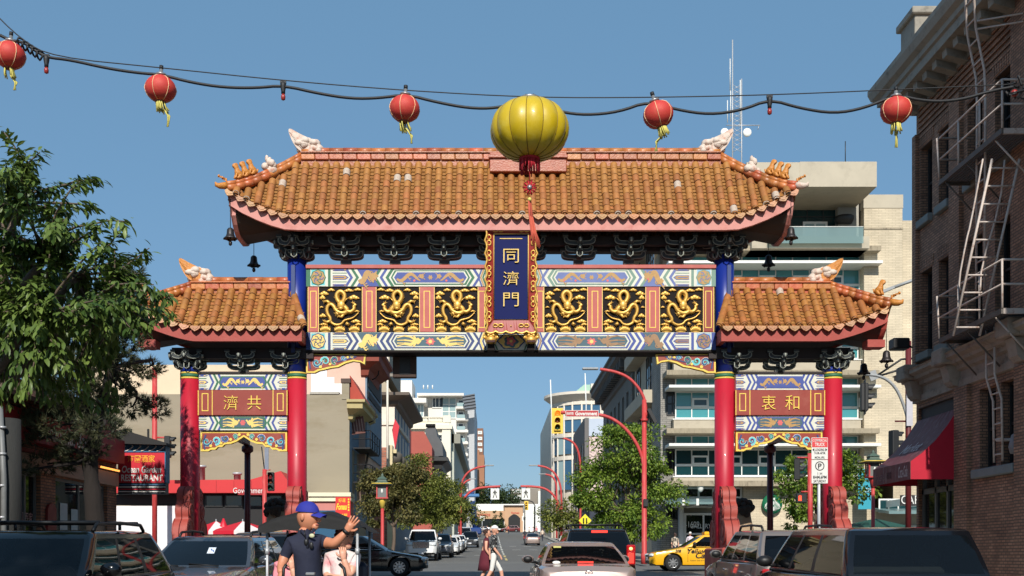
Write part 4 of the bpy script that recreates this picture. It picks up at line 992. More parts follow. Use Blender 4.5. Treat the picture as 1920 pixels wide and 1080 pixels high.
hs = [(a-9, b_-9, c, d) for a, b_, c, d in wins+gwins+[shop]]
b = MB(); wall(b, base, U, 14.6, hs, m_rbrick, .28, gz0, 21, NRM)
b.poly([(BX, BY, gz0), (BX+25, BY, gz0), (BX+25, BY, 14.6), (BX, BY, 14.6)], m_rbrick); b.poly([(BX, 9, 14.6), (BX+25, 9, 14.6), (BX+25, BY, 14.6), (BX, BY, 14.6)], m_rbrick); b.poly([(BX, 9, gz0), (BX+25, 9, gz0), (BX+25, 9, 14.6), (BX, 9, 14.6)], m_rbrick)
wpart('wall', b, bb)
for q in wins: window(bb, base, U, (q[0]-9, q[1]-9, q[2], q[3]), m_dframe, g_black, .26, (1, 2), .07, NRM, None)
for q in gwins: window(bb, base, U, (q[0]-9, q[1]-9, q[2], q[3]), m_dframe, g_dark, .26, (1, 2), .08, NRM)
for q in wins: 
 s = MB(); s.bbox(BX-.14, BX+.1, q[0]-.02, q[1]+.02, q[2]-.22, q[2]-.003, .02, M('sill_slate', (124, 130, 128), .8, .1, 3)); wpart('window_sill', s, bb)
 l = MB()   # soldier-course flat arch, brick by brick
 nb = 9
 for k in range(nb):
  t = (k+.5)/nb; y = q[0]-.1+(q[1]-q[0]+.2)*t; l.cbox((BX-.006, y, q[3]+.17+.03*math.sin(math.pi*t)), (.03, .082, .3), m_rbrick, Matrix.Rotation((t-.5)*-.35, 3, 'X'))
 o_ = wpart('flat_arch', l, bb); o_['kind'] = 'stuff'
for q in gwins[:2]:
 pass
s = MB(); s.bbox(BX-.14, BX+.1, 24.2, 26.3, 3.53, 3.745, .02, MATS['sill_slate']); wpart('window_sill', s, bb)
for (ya, yb_, z0, z1) in ((29.78, 30.02, 6.7, 13.4), (27.0, 27.6, 6.7, 13.4), (23.5, 24.3, 6.7, 14.2), (20.2, 20.9, 6.7, 14.2), (26.55, 27.3, gz0, 5.9), (23.4, 24.15, gz0, 5.9)):
 p_ = MB(); p_.box(BX-.12, BX-.001, ya, yb_, z0, z1, m_rbrick); wpart('brick_pier', p_, bb)
for k in range(6):   # corbelled brick courses under the cornice
 c_ = MB(); z = 13.25+.15*k; c_.box(BX-.03-.012*k, BX-.0005, 24.35, 29.77, z, z+.085, m_rbrick); wpart('corbel_course', c_, bb)
def cornice(name, prof, x, y0, y1, mat, ret=None, parent=None):
 """moulding of profile (out, z) along Y, with a return at the far end"""
 c_ = MB(); n_ = len(prof)
 pts = []
 for (o_, z) in prof: pts.append([(x-o_, y0, z), (x-o_, y1+o_, z), (x+6, y1+o_, z)])
 vs = [p for r in pts for p in r]; fs = []
 for i in range(n_-1):
  for k in range(2): fs.append((i*3+k, i*3+k+1, (i+1)*3+k+1, (i+1)*3+k))
 c_.add(vs, fs, mat); c_.poly([r[0] for r in pts], mat); wpart(name, c_, bb)
cornice('roof_cornice', [(0, 14.02), (.1, 14.05), (.1, 14.2), (.75, 14.32), (.75, 14.55), (.82, 14.58), (.82, 14.72), (.95, 14.8), (1.02, 15.0), (1.02, 15.12), (0, 15.3)], BX, 9, BY, m_corn)
for k in range(18):
 y = 29.8-k*.62; d = MB(); d.prism([(BX-.02, 14.28), (BX-.62, 14.3), (BX-.6, 14.12), (BX-.1, 13.98), (BX-.02, 13.98)], y-.13, y+.13, 'y', m_corn)
 wpart('modillion', d, bb)
ch = MB(); ch.bbox(11.3, 12.5, 28.6, 29.6, 15.2, 16.2, .03, m_corn); ch.bbox(11.2, 12.6, 28.5, 29.7, 16.15, 16.35, .03, m_corn); wpart('parapet_block', ch, bb)
ch = MB(); ch.bbox(11.3, 12.5, 23.4, 24.4, 15.2, 16.3, .03, m_corn); wpart('parapet_block', ch, bb)
cornice('shop_cornice', [(0, 5.9), (.08, 5.92), (.08, 6.1), (.04, 6.12), (.04, 6.32), (.14, 6.36), (.16, 6.46), (.3, 6.5), (.32, 6.58), (.46, 6.64), (.46, 6.72), (.5, 6.76), (0, 6.86)], BX, 9, BY, M('carved_stone_band', (160, 146, 132), .85, .15, 3, bump=.5, bscale=14, stain=(84, 74, 68), stain_amt=.6, stain_scale=4))
for y in (29.7, 27.3, 23.8):
 d = MB(); d.bbox(BX-.58, BX-.02, y-.32, y+.32, 6.5, 6.92, .04, MATS['carved_stone_band']); d.prism([(BX-.02, 5.95), (BX-.2, 5.97), (BX-.3, 6.08), (BX-.34, 6.3), (BX-.4, 6.48), (BX-.02, 6.48)], y-.2, y+.2, 'y', MATS['carved_stone_band']); wpart('stone_console', d, bb)
sf = MB(); m_shopf = M('shop_frame_grey', (96, 98, 96), .5, .06, 4)
for y in (27.4, 28.2, 28.95, 29.8): sf.box(BX+.1, BX+.2, y-.05, y+.05, .9, 4.0, m_shopf)
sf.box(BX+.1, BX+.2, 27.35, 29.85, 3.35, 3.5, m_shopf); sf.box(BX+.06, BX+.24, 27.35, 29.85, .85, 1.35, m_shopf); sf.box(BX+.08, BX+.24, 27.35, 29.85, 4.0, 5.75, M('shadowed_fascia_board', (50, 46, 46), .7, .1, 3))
sfo = wpart('shop_front', sf, bb)
for y0, y1 in ((27.45, 28.15), (28.25, 28.9), (29.0, 29.75)):
 p_ = MB(); p_.poly([(BX+.15, y0, 1.35), (BX+.15, y1, 1.35), (BX+.15, y1, 3.35), (BX+.15, y0, 3.35)], g_dark); obj('pane', p_, sfo)
aw = thing('shop_awning', 'red canvas grocery awning with white lettering over the corner shop', 'awning', (BX, 28.6, 4.0))
m_can = M('awning_red', (176, 16, 44), .75, .08, 3, bump=.2, bscale=40); m_can2 = M('awning_faded_red', (104, 44, 48), .6, .2, 2, stain=(150, 130, 130), stain_amt=.55, stain_scale=5, stretch=(1, 2, .4))
ay0, ay1 = 27.3, 29.95; XO = 1.22
cur = [(0, 5.42), (.28, 4.98), (.6, 4.58), (.92, 4.28), (XO, 4.06)]
b = MB()
b.grid(lambda u, v: (BX-np.interp(v, [i/4 for i in range(5)], [c[0] for c in cur]), ay0+(ay1-ay0)*u, np.interp(v, [i/4 for i in range(5)], [c[1] for c in cur])), 4, 8, m_can2)
wpart('awning_slope', b, aw)
for y in (ay0, ay1): b = MB(); b.prism([(BX-o_, z) for o_, z in cur]+[(BX-XO, 3.6), (BX, 3.6)], y-.012, y+.012, 'y', m_can); wpart('awning_side', b, aw)
b = MB(); b.box(BX-XO-.012, BX-XO+.012, ay0-.01, ay1+.01, 3.6, 4.06, m_can2); wpart('awning_valance', b, aw)
rotL = Matrix.Rotation(R(-90), 3, 'Z')
t = MB(); wm = M('faded_white_print', (190, 176, 176), .7, .15, 10); gm = M('worn_print', (150, 110, 108), .7, .2, 12)
lettering(t, 'GROCERIES', (BX-XO-.018, 29.45, 3.78), .8, .16, gm, rotL); lettering(t, '雜貨', (BX-XO-.018, 28.75, 3.8), .36, .2, M('dark_print', (60, 24, 28), .8), rotL); lettering(t, 'Coca-Cola', (BX-XO-.018, 27.78, 3.83), .62, .3, wm, rotL, shear=.35, bold=.01)
wpart('valance_lettering', t, aw)
t = MB(); slope = math.atan2(5.42-4.06, XO)
lettering(t, 'Market', (BX-.72, 28.5, 4.52), 1.3, .34, wm, rotL @ Matrix.Rotation(-(math.pi/2-slope)*.95, 3, 'X'), shear=.4, bold=.01)
wpart('slope_lettering', t, aw)
fe = thing('fire_escape', 'white pipe fire escape with two landings and ladders on the brick wall', 'fire escape', (BX-.5, 24.7, 6.9))
m_pipe = M('pipe_paint_white', (196, 182, 172), .55, .1, 8, stain=(140, 96, 76), stain_amt=.7, stain_scale=8); m_iron = M('landing_iron', (92, 86, 80), .7, .15, 5, stain=(110, 74, 56), stain_amt=.5)
XF = 11.0
for z0 in (10.9, 7.0):
 b = MB(); ya, yb_ = 23.1, 26.35
 b.box(XF, XF+.05, ya, yb_, z0-.12, z0, m_iron); b.box(BX-.05, BX-.01, ya, yb_, z0-.12, z0, m_iron); b.box(XF+.05, BX-.05, ya, ya+.05, z0-.12, z0-.002, m_pipe); b.box(XF+.05, BX-.05, yb_-.05, yb_, z0-.12, z0-.002, m_iron)
 lo = wpart('landing_frame', b, fe)
 for k in range(10):
  s = MB(); x = XF+.08+k*.078; s.box(x, x+.05, ya+.06, yb_-.06, z0-.05, z0-.02, m_iron); obj('slat', s, lo)
 b = MB()
 P = [(XF, ya), (XF, (ya+yb_)/2-.55), (XF, (ya+yb_)/2+.55), (XF, yb_)]
 for (x, y) in P: b.tube([(x+.02, y, z0), (x+.02-.06*(y == yb_), y, z0+1.05)], .026, 6, m_pipe)
 b.tube([(BX-.05, ya, z0), (BX-.05, ya, z0+1.05)], .026, 6, m_pipe)
 for h in (.52, 1.05): b.tube([(BX-.05, ya, z0+h), (XF+.02, ya, z0+h), (XF+.02, yb_, z0+h), (BX-.05, yb_, z0+h)], .026, 6, m_pipe)
 wpart('railing', b, fe)
 b = MB()
 for y in (23.5, 24.9, 26.1): b.tube([(XF+.05, y, z0-.1), (BX-.02, y, z0-1.0)], .022, 5, m_iron if y > 24 else m_pipe)
 wpart('landing_brace', b, fe)
def ladder(pts, wd, rungs, name, across=(0, 0, 0)):
 b = MB(); ac = Vector(across)*wd/2
 for s in (-1, 1): b.tube([Vector(p)+ac*s for p in pts], .03, 6, m_pipe)
 lo = wpart(name, b, fe); ps = [Vector(p) for p in pts]
 ln = [(ps[i+1]-ps[i]).length for i in range(len(ps)-1)]; tot = sum(ln)
 for k in range(rungs):
  d = tot*(k+.5)/rungs; i = 0
  while d > ln[i]: d -= ln[i]; i += 1
  p = ps[i].lerp(ps[i+1], d/ln[i]); r = MB(); r.tube([-ac, ac], .022, 5, m_pipe); obj('rung', r, lo, tuple(p))
ladder([W(1886, 298, 23.55), W(1812, 630, 24.2)], .6, 10, 'stair_ladder', (1, 0, 0))
b = MB()
for q in (((1843, 298, 23.9), (1820, 420, 24.1), (1812, 450, 24.1), (1797, 530, 24.3), (1802, 545, 24.3)), ((1884, 300, 23.7), (1876, 380, 23.8), (1840, 500, 24.0), (1838, 545, 24.0))): b.tube(smooth_poly([W(*k) for k in q], 1), .022, 5, m_pipe)
wpart('handrail', b, fe)
ladder([W(1838, 545, 24.6)-Vector((0, 0, 0)), W(1840, 190, 24.6), W(1838, 140, 24.6), W(1822, 60, 24.6), W(1818, 0, 24.2), W(1818, -60, 24.0)], .42, 16, 'roof_ladder', (0, 1, 0))
b = MB()
for y in (40, 55): b.tube([W(1828, y, 24.6), (BX-.0, 23.6, WZ(y+8, 24.2))], .022, 5, m_pipe)
b.tube([(BX-.0, 23.6, WZ(48, 24.2)), (BX, 23.9, WZ(63, 24.2))], .02, 5, m_pipe); wpart('ladder_stay', b, fe)
ladder([W(1857, 610, 25.0), W(1857, 705, 25.0), W(1870, 750, 25.0), W(1872, 866, 25.0)], .42, 9, 'drop_ladder', (0, 1, 0))
b = MB(); b.tube([W(1868, 825, 25.0), W(1915, 824, 24.6)], .04, 6, m_pipe); wpart('ladder_hook', b, fe)
fl = thing('flood_lamp', 'grey flood lamp on a short bar at the right edge of the brick wall', 'lamp', tuple(W(1914, 825, 24.3)))
b = MB(); b.lathe([(.1, .2), (.2, .12), (.26, -.15), (.22, -.3), (.05, -.34)], 12, M('lamp_grey', (120, 122, 124), .5, .1, 5)); obj('lamp_head', b, fl); b = MB(); b.tube([(0, 0, .1), (.5, .0, .1)], .035, 6, m_iron); obj('bar', b, fl)
# concrete and glass office building behind on the right
m_oc = M('office_concrete', (182, 172, 152), .85, .08, .8, bump=.15, stain=(140, 130, 112), stain_amt=.35, stain_scale=1.2)
m_ocd = M('weathered_ledge', (158, 146, 124), .9, .12, 1, stain=(84, 76, 62), stain_amt=.75, stain_scale=2.2, stretch=(2.5, 2.5, .6))
m_obr = M_brick('cream_brick', (202, 188, 162), (172, 158, 134), bw=.45, bh=.11, ms=.012, var=.07, bump=.3, scale_noise=.5); m_obg = M_brick('grey_side_brick', (150, 146, 138), (104, 102, 98), bw=.5, bh=.14, ms=.016, var=.12, bump=.4, scale_noise=.6)
OY = 70.0; ob = thing('office_building', 'concrete and teal glass office block with balcony and flat overhanging roof', 'building', (11.1, OY, G(OY)))
def ox(px, Y=OY): return WX(px, Y)
def oz(py, Y=OY): return WZ(py, Y)
og = G(OY)-1.2
b = MB(); b.box(ox(1275), ox(1615), OY+1.0, OY+22, og, oz(400), m_oc); b.box(ox(1480), ox(1612), OY+1.2, OY+18, oz(455), oz(352), m_oc); wpart('core_wall', b, ob)
b = MB(); b.box(ox(1618), ox(1690), OY-.2, OY+15, oz(905), oz(368), m_obr); b.box(ox(1690)+.01, ox(1760), OY+1.5, OY+15, og, oz(400), m_obr); wpart('brick_tower', b, ob)
b = MB(); b.box(ox(1617), ox(1691), OY-.23, OY+15, oz(392), oz(367), m_oc); b.box(ox(1617), ox(1691), OY-.24, OY-.21, oz(432), oz(429), m_ocd); wpart('coping', b, ob)
b = MB(); b.box(ox(1500, 66.5), ox(1644, 66.5), 66.5, OY+12, WZ(350, 66.5), WZ(303, 66.5), m_oc); b.box(ox(1400, 66.5), ox(1500, 66.5)-.0, 66.52, OY+12, WZ(350, 66.5)+.0, WZ(304, 66.5), m_oc)
wpart('flat_roof', b, ob)
b = MB(); b.box(ox(1575), ox(1614), OY+.4, OY+1.3, oz(455), oz(352)-.1, M('panel_concrete', (160, 156, 146), .8, .1, 1)); wpart('end_panel', b, ob)
def owin(x0, x1, y0, y1, mull, glass, Y=OY, fw=.08, frame=m_wframe, name='window'):
 o = Vector((0, Y, 0)); return window(ob, o, (1, 0, 0), (ox(x0, Y), ox(x1, Y), oz(y1, Y), oz(y0, Y)), frame, glass, .1, mull, fw, (0, -1, 0), None, name)
owin(1484, 1574, 357, 455, (3, 4), g_teal2, OY+.9, .07, m_dframe)
owin(1506, 1552, 415, 455, (2, 1), g_pale, OY+.7, .14, name='balcony_door')
b = MB(); b.box(ox(1400), ox(1616), OY-1.4, OY+1.2, oz(477), oz(455), m_oc); wpart('balcony_slab', b, ob)
b = MB(); b.box(ox(1440, 68.3), ox(1619, 68.3), 68.3, 68.33, WZ(456, 68.3), WZ(426, 68.3), M_glass('balustrade_glass', (150, 176, 176), .8, .6)); b.tube([(ox(1440, 68.3), 68.31, WZ(425, 68.3)), (ox(1619, 68.3), 68.31, WZ(425, 68.3))], .03, 5, m_wframe); wpart('balustrade', b, ob)
dl = MB(); dl.lathe([(.5, -.25), (.62, 0), (.6, .2)], 12, m_dframe, c=(ox(1585), OY+.2, oz(410))); wpart('wall_lamp', dl, ob)
def storey(yl, x0, x1, tower=True):
 b = MB(); b.box(ox(x0), ox(x1), OY-.9, OY+1.0, oz(yl+9), oz(yl), m_ocd); wpart('ledge', b, ob)
 n = int((x1-x0)/34)
 owin(x0+20, x1-30, yl+10, yl+28, (n, 1), g_teal, OY+.6)
 b = MB(); b.box(ox(x0+4), ox(x1+2), OY-1.0, OY+.8, oz(yl+33), oz(yl+28), m_wframe); wpart('sun_shelf', b, ob)
 o = owin(x0+20, x1-30, yl+36, yl+66, (n, 1), g_teal if yl < 700 else g_teal2, OY+.6)
 owin(x0+20, x1-30, yl+66, yl+87, (n, 1), g_teal if yl < 700 else g_teal2, OY+.6)
 for k in range(0, n, 2):
  xa = x0+22+(x1-x0-50)*(k+1)/n; owin(xa-1, xa+(x1-x0-50)/n-2, yl+48, yl+65, (1, 1), g_teal2, OY+.5, .12, name='opening_light')
 b = MB(); b.box(ox(x0+18), ox(x1-24), OY+.15, OY+1.0, oz(yl+107), oz(yl+87), m_oc); b.box(ox(x0+16), ox(x1-22), OY+.1, OY+.9, oz(yl+88.5), oz(yl+86.5), m_wframe); wpart('spandrel', b, ob)
storey(468, 1245, 1643); storey(698, 1246, 1640); storey(806, 1246, 1640); storey(586, 1246, 1640)
b = MB(); b.box(ox(1246), ox(1640), OY-.9, OY+1, oz(913), oz(903), m_ocd); wpart('ledge', b, ob)
b = MB(); b.box(ox(1395), ox(1640), OY+.2, OY+1.2, og, oz(912), m_obr); wpart('street_wall', b, ob)
owin(1283, 1392, 913, 952, (4, 2), g_dark, OY+.4, .14); owin(1283, 1392, 962, 1040, (3, 2), g_dark, OY+.4, .14)
b = MB(); b.box(ox(1275), ox(1283), OY+.2, OY+.8, og, oz(912), m_wframe); wpart('shop_pier', b, ob)
b = MB(); m_gcan = M('canopy_glass_grey', (112, 136, 136), .3, .08, 3)
b.prism([(OY-3.2, oz(946)+.0), (OY-3.2, oz(950)), (OY+.3, oz(938)), (OY+.3, oz(934))], ox(1236), ox(1345), 'x', m_gcan); b.prism([(OY-3.0, oz(962)), (OY-3.0, oz(967)), (OY+.3, oz(957)), (OY+.3, oz(952))], ox(1635), ox(1740), 'x', m_gcan); co = wpart('street_canopy', b, ob)
for px in (1265, 1290, 1331, 1660, 1700):
 b = MB(); b.box(ox(px)-.08, ox(px)+.08, OY-3.3, OY+.3, oz(952), oz(940), m_wframe, Matrix()); wpart('canopy_rib', b, ob)
dn = MB(); dn.box(ox(1640), ox(1760), OY-.2, OY+.8, og, oz(955), m_oc); wpart('street_wall', dn, ob); owin(1648, 1740, 935, 962, (5, 1), g_teal2, OY-.4, .1); owin(1648, 1740, 985, 1030, (4, 1), g_teal2, OY-.4, .1)
t = MB(); lettering(t, 'CARD', (ox(1714, 62), 62, WZ(937, 62)), 1.5, .5, m_wframe); tb = MB(); tb.box(ox(1690, 62), ox(1740, 62), 62.05, 62.2, WZ(948, 62), WZ(928, 62), m_dframe)
wpart('shop_name_letters', t, ob); wpart('shop_name_board', tb, ob)
lg = MB(); lg.ball((ox(1310), OY-.6, oz(914)), (.22, .22, .35), m_wframe); wpart('canopy_lamp', lg, ob)
t = MB(); lettering(t, 'D-1609', (ox(1296), OY+.38, oz(983)), 1.2, .4, m_wframe, ext=.01); lettering(t, 'GALLERY', (ox(1316), OY+.38, oz(986)), 1.4, .3, m_wframe); wpart('window_lettering', t, ob)
em = thing('shop_emblem', 'round green and white mermaid coffee emblem on the brick wall', 'sign', (ox(1447), OY-.05, oz(945)))
m_eg = M('emblem_green', (0, 100, 66), .6, .05, 3)
b = MB(); b.lathe([(.66, 0), (.66, .1), (0, .1)], 32, m_eg, Matrix.Rotation(R(90), 4, 'X')); obj('disc', b, em)
p = MB(); y = -.106; k_ = .0175
def EP(q): return (q[0]*k_, y, q[1]*k_)
p.poly([EP((math.cos(a)*7.5, 3+math.sin(a)*9)) for a in [2*math.pi*i/18 for i in range(18)]], m_wframe)
for s in (-1, 1):
 for k in range(5): p.tube([EP((s*(8+k*4.2), 16-k*4)), EP((s*(11+k*4.4), 2-k*4)), EP((s*(7+k*4), -14-k*1.2)), EP((s*(10+k*3), -28+k*2))], .022, 4, m_wframe)
 p.tube([EP((s*3, 20)), EP((s*9, 15)), EP((s*10, 0))], .03, 4, m_wframe)
p.poly([EP(q) for q in ((-9, 15), (9, 15), (11, 24), (5, 20), (0, 29), (-5, 20), (-11, 24))][::-1], m_wframe)
y = -.112
for q in ((-3, 5), (3, 5)): p.ball(EP(q), (.02, .004, .012), m_eg, 6, 4)
p.tube([EP((0, 3)), EP((0, -1))], .01, 4, m_eg); p.tube([EP((-2, -3)), EP((2, -3))], .01, 4, m_eg)
y = -.106; p.poly([EP((math.cos(a)*9, -18+math.sin(a)*9)) for a in [2*math.pi*i/18 for i in range(18)]], m_wframe); obj('mermaid_figure', p, em)
b = MB(); b.box(11.12, 11.6, OY+.95, OY+4.6, G(75)-1, oz(640), m_obg); wpart('side_wall', b, ob)
b = MB(); b.box(11.4, 12.8, OY+4.6, OY+16, G(75)-1, oz(560), m_oc); wpart('side_wall', b, ob)
for k in range(5):
 zc = oz(905)+k*4.05
 b = MB(); b.box(10.5, 12.6, OY+4.7, OY+15.5, zc+1.9, zc+2.8, m_oc); wpart('side_balcony', b, ob)
 for y0 in (OY+5, OY+7.2, OY+12.5):
  window(ob, (11.38, 0, 0), (0, 1, 0), (y0, y0+1.8, zc-1.6, zc+1.7), m_dframe, g_dark, -.02, (2, 2), .08, (-1, 0, 0))
b = MB(); b.box(ox(1243), ox(1276), OY+.9, OY+5, G(72)-1.2, oz(660), m_obg); wpart('corner_bay', b, ob)
for yl in (655, 735, 842, 930):
 o = owin(1250, 1272, yl, yl+44, (2, 2), g_dark, OY+.8, .08, m_dframe)
ma = thing('radio_mast', 'lattice radio mast with two white dishes and whip aerials above the gate roof', 'mast', (ox(1382, 80), 80, WZ(400, 80)))
m_gal = M('galvanised', (176, 178, 180), .45, .1, 5, metal=.3); b = MB(); Ym = 80
def mw(px, py): return tuple(Vector(W(px, py, Ym))-Vector(ma.location))
for x in (1373.5, 1390.5): b.tube([mw(x, 400), mw(x, 75 if x < 1380 else 148)], .05, 5, m_gal)
b2 = MB()
for k in range(14): y = 285-k*9; b2.tube([mw(1374, y), mw(1390, y-9)], .02, 4, m_gal); b2.tube([mw(1390, y), mw(1374, y-9)], .02, 4, m_gal)
obj('mast_pole', b, ma); obj('lattice', b2, ma)
b = MB(); b.tube([mw(1362, 235), mw(1425, 235)], .04, 5, m_gal); b.tube([mw(1423, 236), mw(1421, 243)], .03, 4, m_gal)
for x, y0, y1 in ((1364, 230, 188), (1370, 228, 170), (1369, 170, 110), (1388, 235, 150)): b.tube([mw(x, y0), mw(x, y1)], .035, 4, m_wframe)
obj('cross_arm', b, ma)
for px in (1358, 1400):
 d = MB(); c_ = mw(px, 250); d.lathe([(.05, 0), (.3, .06), (.32, .2), (.3, .24), (0, .26)], 16, m_wframe, Matrix.Translation(c_) @ Matrix.Rotation(R(90), 4, 'X')); obj('dish', d, ma)
for px in (1585,):
 b = MB(); t_ = thing('roof_aerial', 'thin whip aerial on the flat office roof', 'aerial', tuple(W(1585, 303, 68))); b.tube([(0, 0, 0), (0, 0, 1.3)], .03, 4, m_dframe); obj('whip', b, t_)
# buildings on the left and up the street
def bldg(name, label, x, y, cat='building', group=None): return thing(name, label, cat, (x, y, G(y)), 0, group)
def block(root, name, x0, x1, y0, y1, z0, z1, mat):
 b = MB(); b.box(x0, x1, y0, y1, z0, z1, mat); return wpart(name, b, root)
def fwin(root, Y, x0, x1, ya, yb_, mull=(1, 1), glass=None, frame=None, fw=.06, depth=.0, name='window'):
 """window on a wall that faces the camera (positions measured on that wall)"""
 return window(root, (0, Y, 0), (1, 0, 0), (WX(x0, Y), WX(x1, Y), WZ(yb_, Y), WZ(ya, Y)), frame or m_wframe, glass or g_dark, depth, mull, fw, (0, -1, 0), None, name)
def swin(root, X, y0, y1, z0, z1, side, mull=(1, 2), glass=None, frame=None, fw=.07, depth=.0, name='window'):
 return window(root, (X, 0, 0), (0, 1, 0), (y0, y1, z0, z1), frame or m_wframe, glass or g_dark, depth, mull, fw, (side, 0, 0), None, name)
def ycornice(root, name, prof, x, side, y0, y1, mat, ret=3):
 """moulding along the street front: profile (out, z)"""
 b = MB(); vs = []
 for (o_, z) in prof: vs += [(x+side*o_, y0-o_*.9, z), (x+side*o_, y1+o_*.2, z), (x-side*ret, y0-o_*.9, z)]
 n = len(prof); fs = []
 for i in range(n-1): fs += [(i*3, i*3+1, i*3+4, i*3+3), (i*3+2, i*3, i*3+3, i*3+5)]
 fs.append(tuple(i*3+1 for i in range(n))); b.add(vs, fs, mat); return wpart(name, b, root)
m_cream = M('cream_render', (214, 192, 164), .85, .07, .8, stain=(190, 166, 140), stain_amt=.4, stain_scale=.7)
LX = -10.6
m_lbrick = M_brick('tan_brick', (150, 104, 76), (90, 74, 64), bw=.21, bh=.072)
rb = bldg('restaurant_building', 'low brick restaurant front with red sign band behind the pine tree', LX, 20)
gz1 = G(20)-.6; hol = []
for (xa, xb_) in ((-40, 30), (34, 76), (104, 201)):
 ya, yb_ = 10.6*F/(925-xa), 10.6*F/(925-xb_); hol.append((ya+30, yb_+30, 1.3, 3.55))
for k in range(9): hol.append((2+k*5, 5.6+k*5, 1.3, 3.55))
b = MB(); wall(b, (LX, -30, 0), (0, 1, 0), 5.6, hol, m_lbrick, .2, gz1, 60, (1, 0, 0))
b.poly([(LX, 30, gz1), (LX-20, 30, gz1), (LX-20, 30, 5.6), (LX, 30, 5.6)], m_lbrick); b.poly([(LX, -30, 5.6), (LX-20, -30, 5.6), (LX-20, 30, 5.6), (LX, 30, 5.6)], m_lbrick); b.poly([(LX, -30, gz1), (LX-20, -30, gz1), (LX-20, -30, 5.6), (LX, -30, 5.6)], m_lbrick); wpart('wall', b, rb)
for q in hol: window(rb, (LX, -30, 0), (0, 1, 0), q, m_shopf, g_black, .16, (2, 1), .08, (1, 0, 0))
b = MB(); b.box(LX-.05, LX+.1, -30, 29.9, 3.58, 3.95, M('lintel_cream', (170, 136, 112), .8, .08, 2)); b.box(LX-.05, LX+.14, -30, 29.95, 3.97, 4.05, M('lintel_line_red', (120, 44, 34), .7)); wpart('lintel_band', b, rb)
b = MB(); b.box(LX-.05, LX+.3, 22, 29.8, 4.2, 4.85, M('sign_band_red', (150, 30, 34), .6, .08, 3)); sb = wpart('sign_band', b, rb)
t = MB(); rr_ = Matrix.Rotation(R(90), 3, 'Z'); lettering(t, 'Ocean Garden', (LX+.31, 25.6, 4.52), 3.0, .42, m_wframe, rr_, shear=.3, bold=.01); obj('sign_letters', t, sb)
b = MB(); b.prism([(LX+.75, 4.95), (LX+.75, 5.05), (LX-.4, 5.75), (LX-.4, 5.6)], -30, 27, 'y', M('eave_brown', (88, 60, 50), .7, .1, 3)); wpart('eave', b, rb)
b = MB()
for k in range(12): b.ball((LX+.2, 28.3+k*.12, 4.0), .03, M_emit('bulb_glow', (255, 170, 80), 1.6), 6, 4)
wpart('bulb_row', b, rb)
b = MB()
for k, (ya, wd) in enumerate(((26.4, .45), (27.1, .5), (28.2, .4))): b.box(LX-.13, LX-.12, ya, ya+wd, 2.1, 2.95-.12*k, M('posted_menu', (176, 186, 186), .7, .1, 8))
wpart('posted_menu', b, rb)
t = MB(); lettering(t, '海園酒家', (LX-.12, 24.35, 2.5), .95, .28, M('window_gilt_letters', (150, 120, 116), .6), rr_); wpart('window_letters', t, rb)
b = MB(); b.prism([(25.22, 1.9), (25.72, 1.9), (25.72, 2.75), (25.62, 2.85), (25.47, 2.9), (25.32, 2.85), (25.22, 2.75)], LX+.01, LX+.07, 'x', M('plaque_red_dark', (110, 30, 30), .5)); wpart('wall_plaque', b, rb)
sgY = 30.3
sg = thing('restaurant_sign', 'red projecting restaurant sign with wave-edged blue top and white brush lettering', 'sign', (WX(222, sgY), sgY, WZ(870, sgY)))
m_sred = M('sign_red', (196, 26, 46), .5, .06, 3); m_sblue = M('sign_blue', (50, 104, 140), .5, .06, 3); m_blk = M('matt_black', (26, 25, 26), .7, .1, 4)
X0, X1 = WX(221, sgY), WX(309, sgY)
b = MB(); b.box(X0, X1, sgY, sgY+.35, WZ(905, sgY), WZ(848, sgY), m_sred); sbx = wpart('sign_box', b, sg)
b = MB(); b.box(X0-.02, X1+.03, sgY-.02, sgY+.37, WZ(848, sgY), WZ(834, sgY), m_sblue); b.box(X1, X1+.03, sgY-.02, sgY+.37, WZ(905, sgY), WZ(848, sgY)-.002, m_sblue); wpart('blue_edge', b, sg)
b = MB()
for k in range(6):
 xa = X0+(X1-X0)*k/6; wv = (X1-X0)/6; zt = WZ(846, sgY); pts = [(xa+wv*t, sgY-.03, zt+.14*(t**1.6)*1.0) for t in [i/6 for i in range(7)]]+[(xa+wv*.98, sgY-.03, zt+.17), (xa+wv*.8, sgY-.03, zt+.15)]; b.tube(pts, .016, 4, m_wframe)
obj('wave_line', b, sbx)
b = MB(); zt = WZ(834, sgY); b.prism([(X0-.15, zt+.02), (X1+.12, zt-.03), (X1+.12, zt+.03), (X0+.3, zt+.38), (X0-.15, zt+.4)], sgY-.25, sgY+.6, 'y', m_blk); wpart('sign_roof', b, sg)
b = MB(); z5 = WZ(905, sgY); b.box(X0, X1+.02, sgY+.01, sgY+.3, z5-.32, z5-.002, M('sign_foot_navy', (26, 30, 44), .5)); obj('sign_foot', b, sbx)
for k, m in enumerate((m_sblue, m_wframe, m_sred, m_wframe)): b = MB(); b.box(X0, X1+.02, sgY-.005, sgY+.009, z5-.07-.065*k, z5-.045-.065*k, m); obj('neon_stripe', b, sbx)
t = MB(); m_gold2 = M('sign_yellow', (240, 170, 50), .5); cx = (X0+X1)/2
lettering(t, '海園酒家', (cx, sgY-.012, WZ(860, sgY)), .78, .21, m_gold2, bold=.012); lettering(t, 'Ocean Garden', (cx+.01, sgY-.012, WZ(880, sgY)), 1.12, .2, m_wframe, shear=.15, bold=.02); lettering(t, 'RESTAURANT', (cx+.02, sgY-.012, WZ(896, sgY)), 1.18, .19, m_wframe, bold=.025); wpart('sign_letters', t, sg)
b = MB()
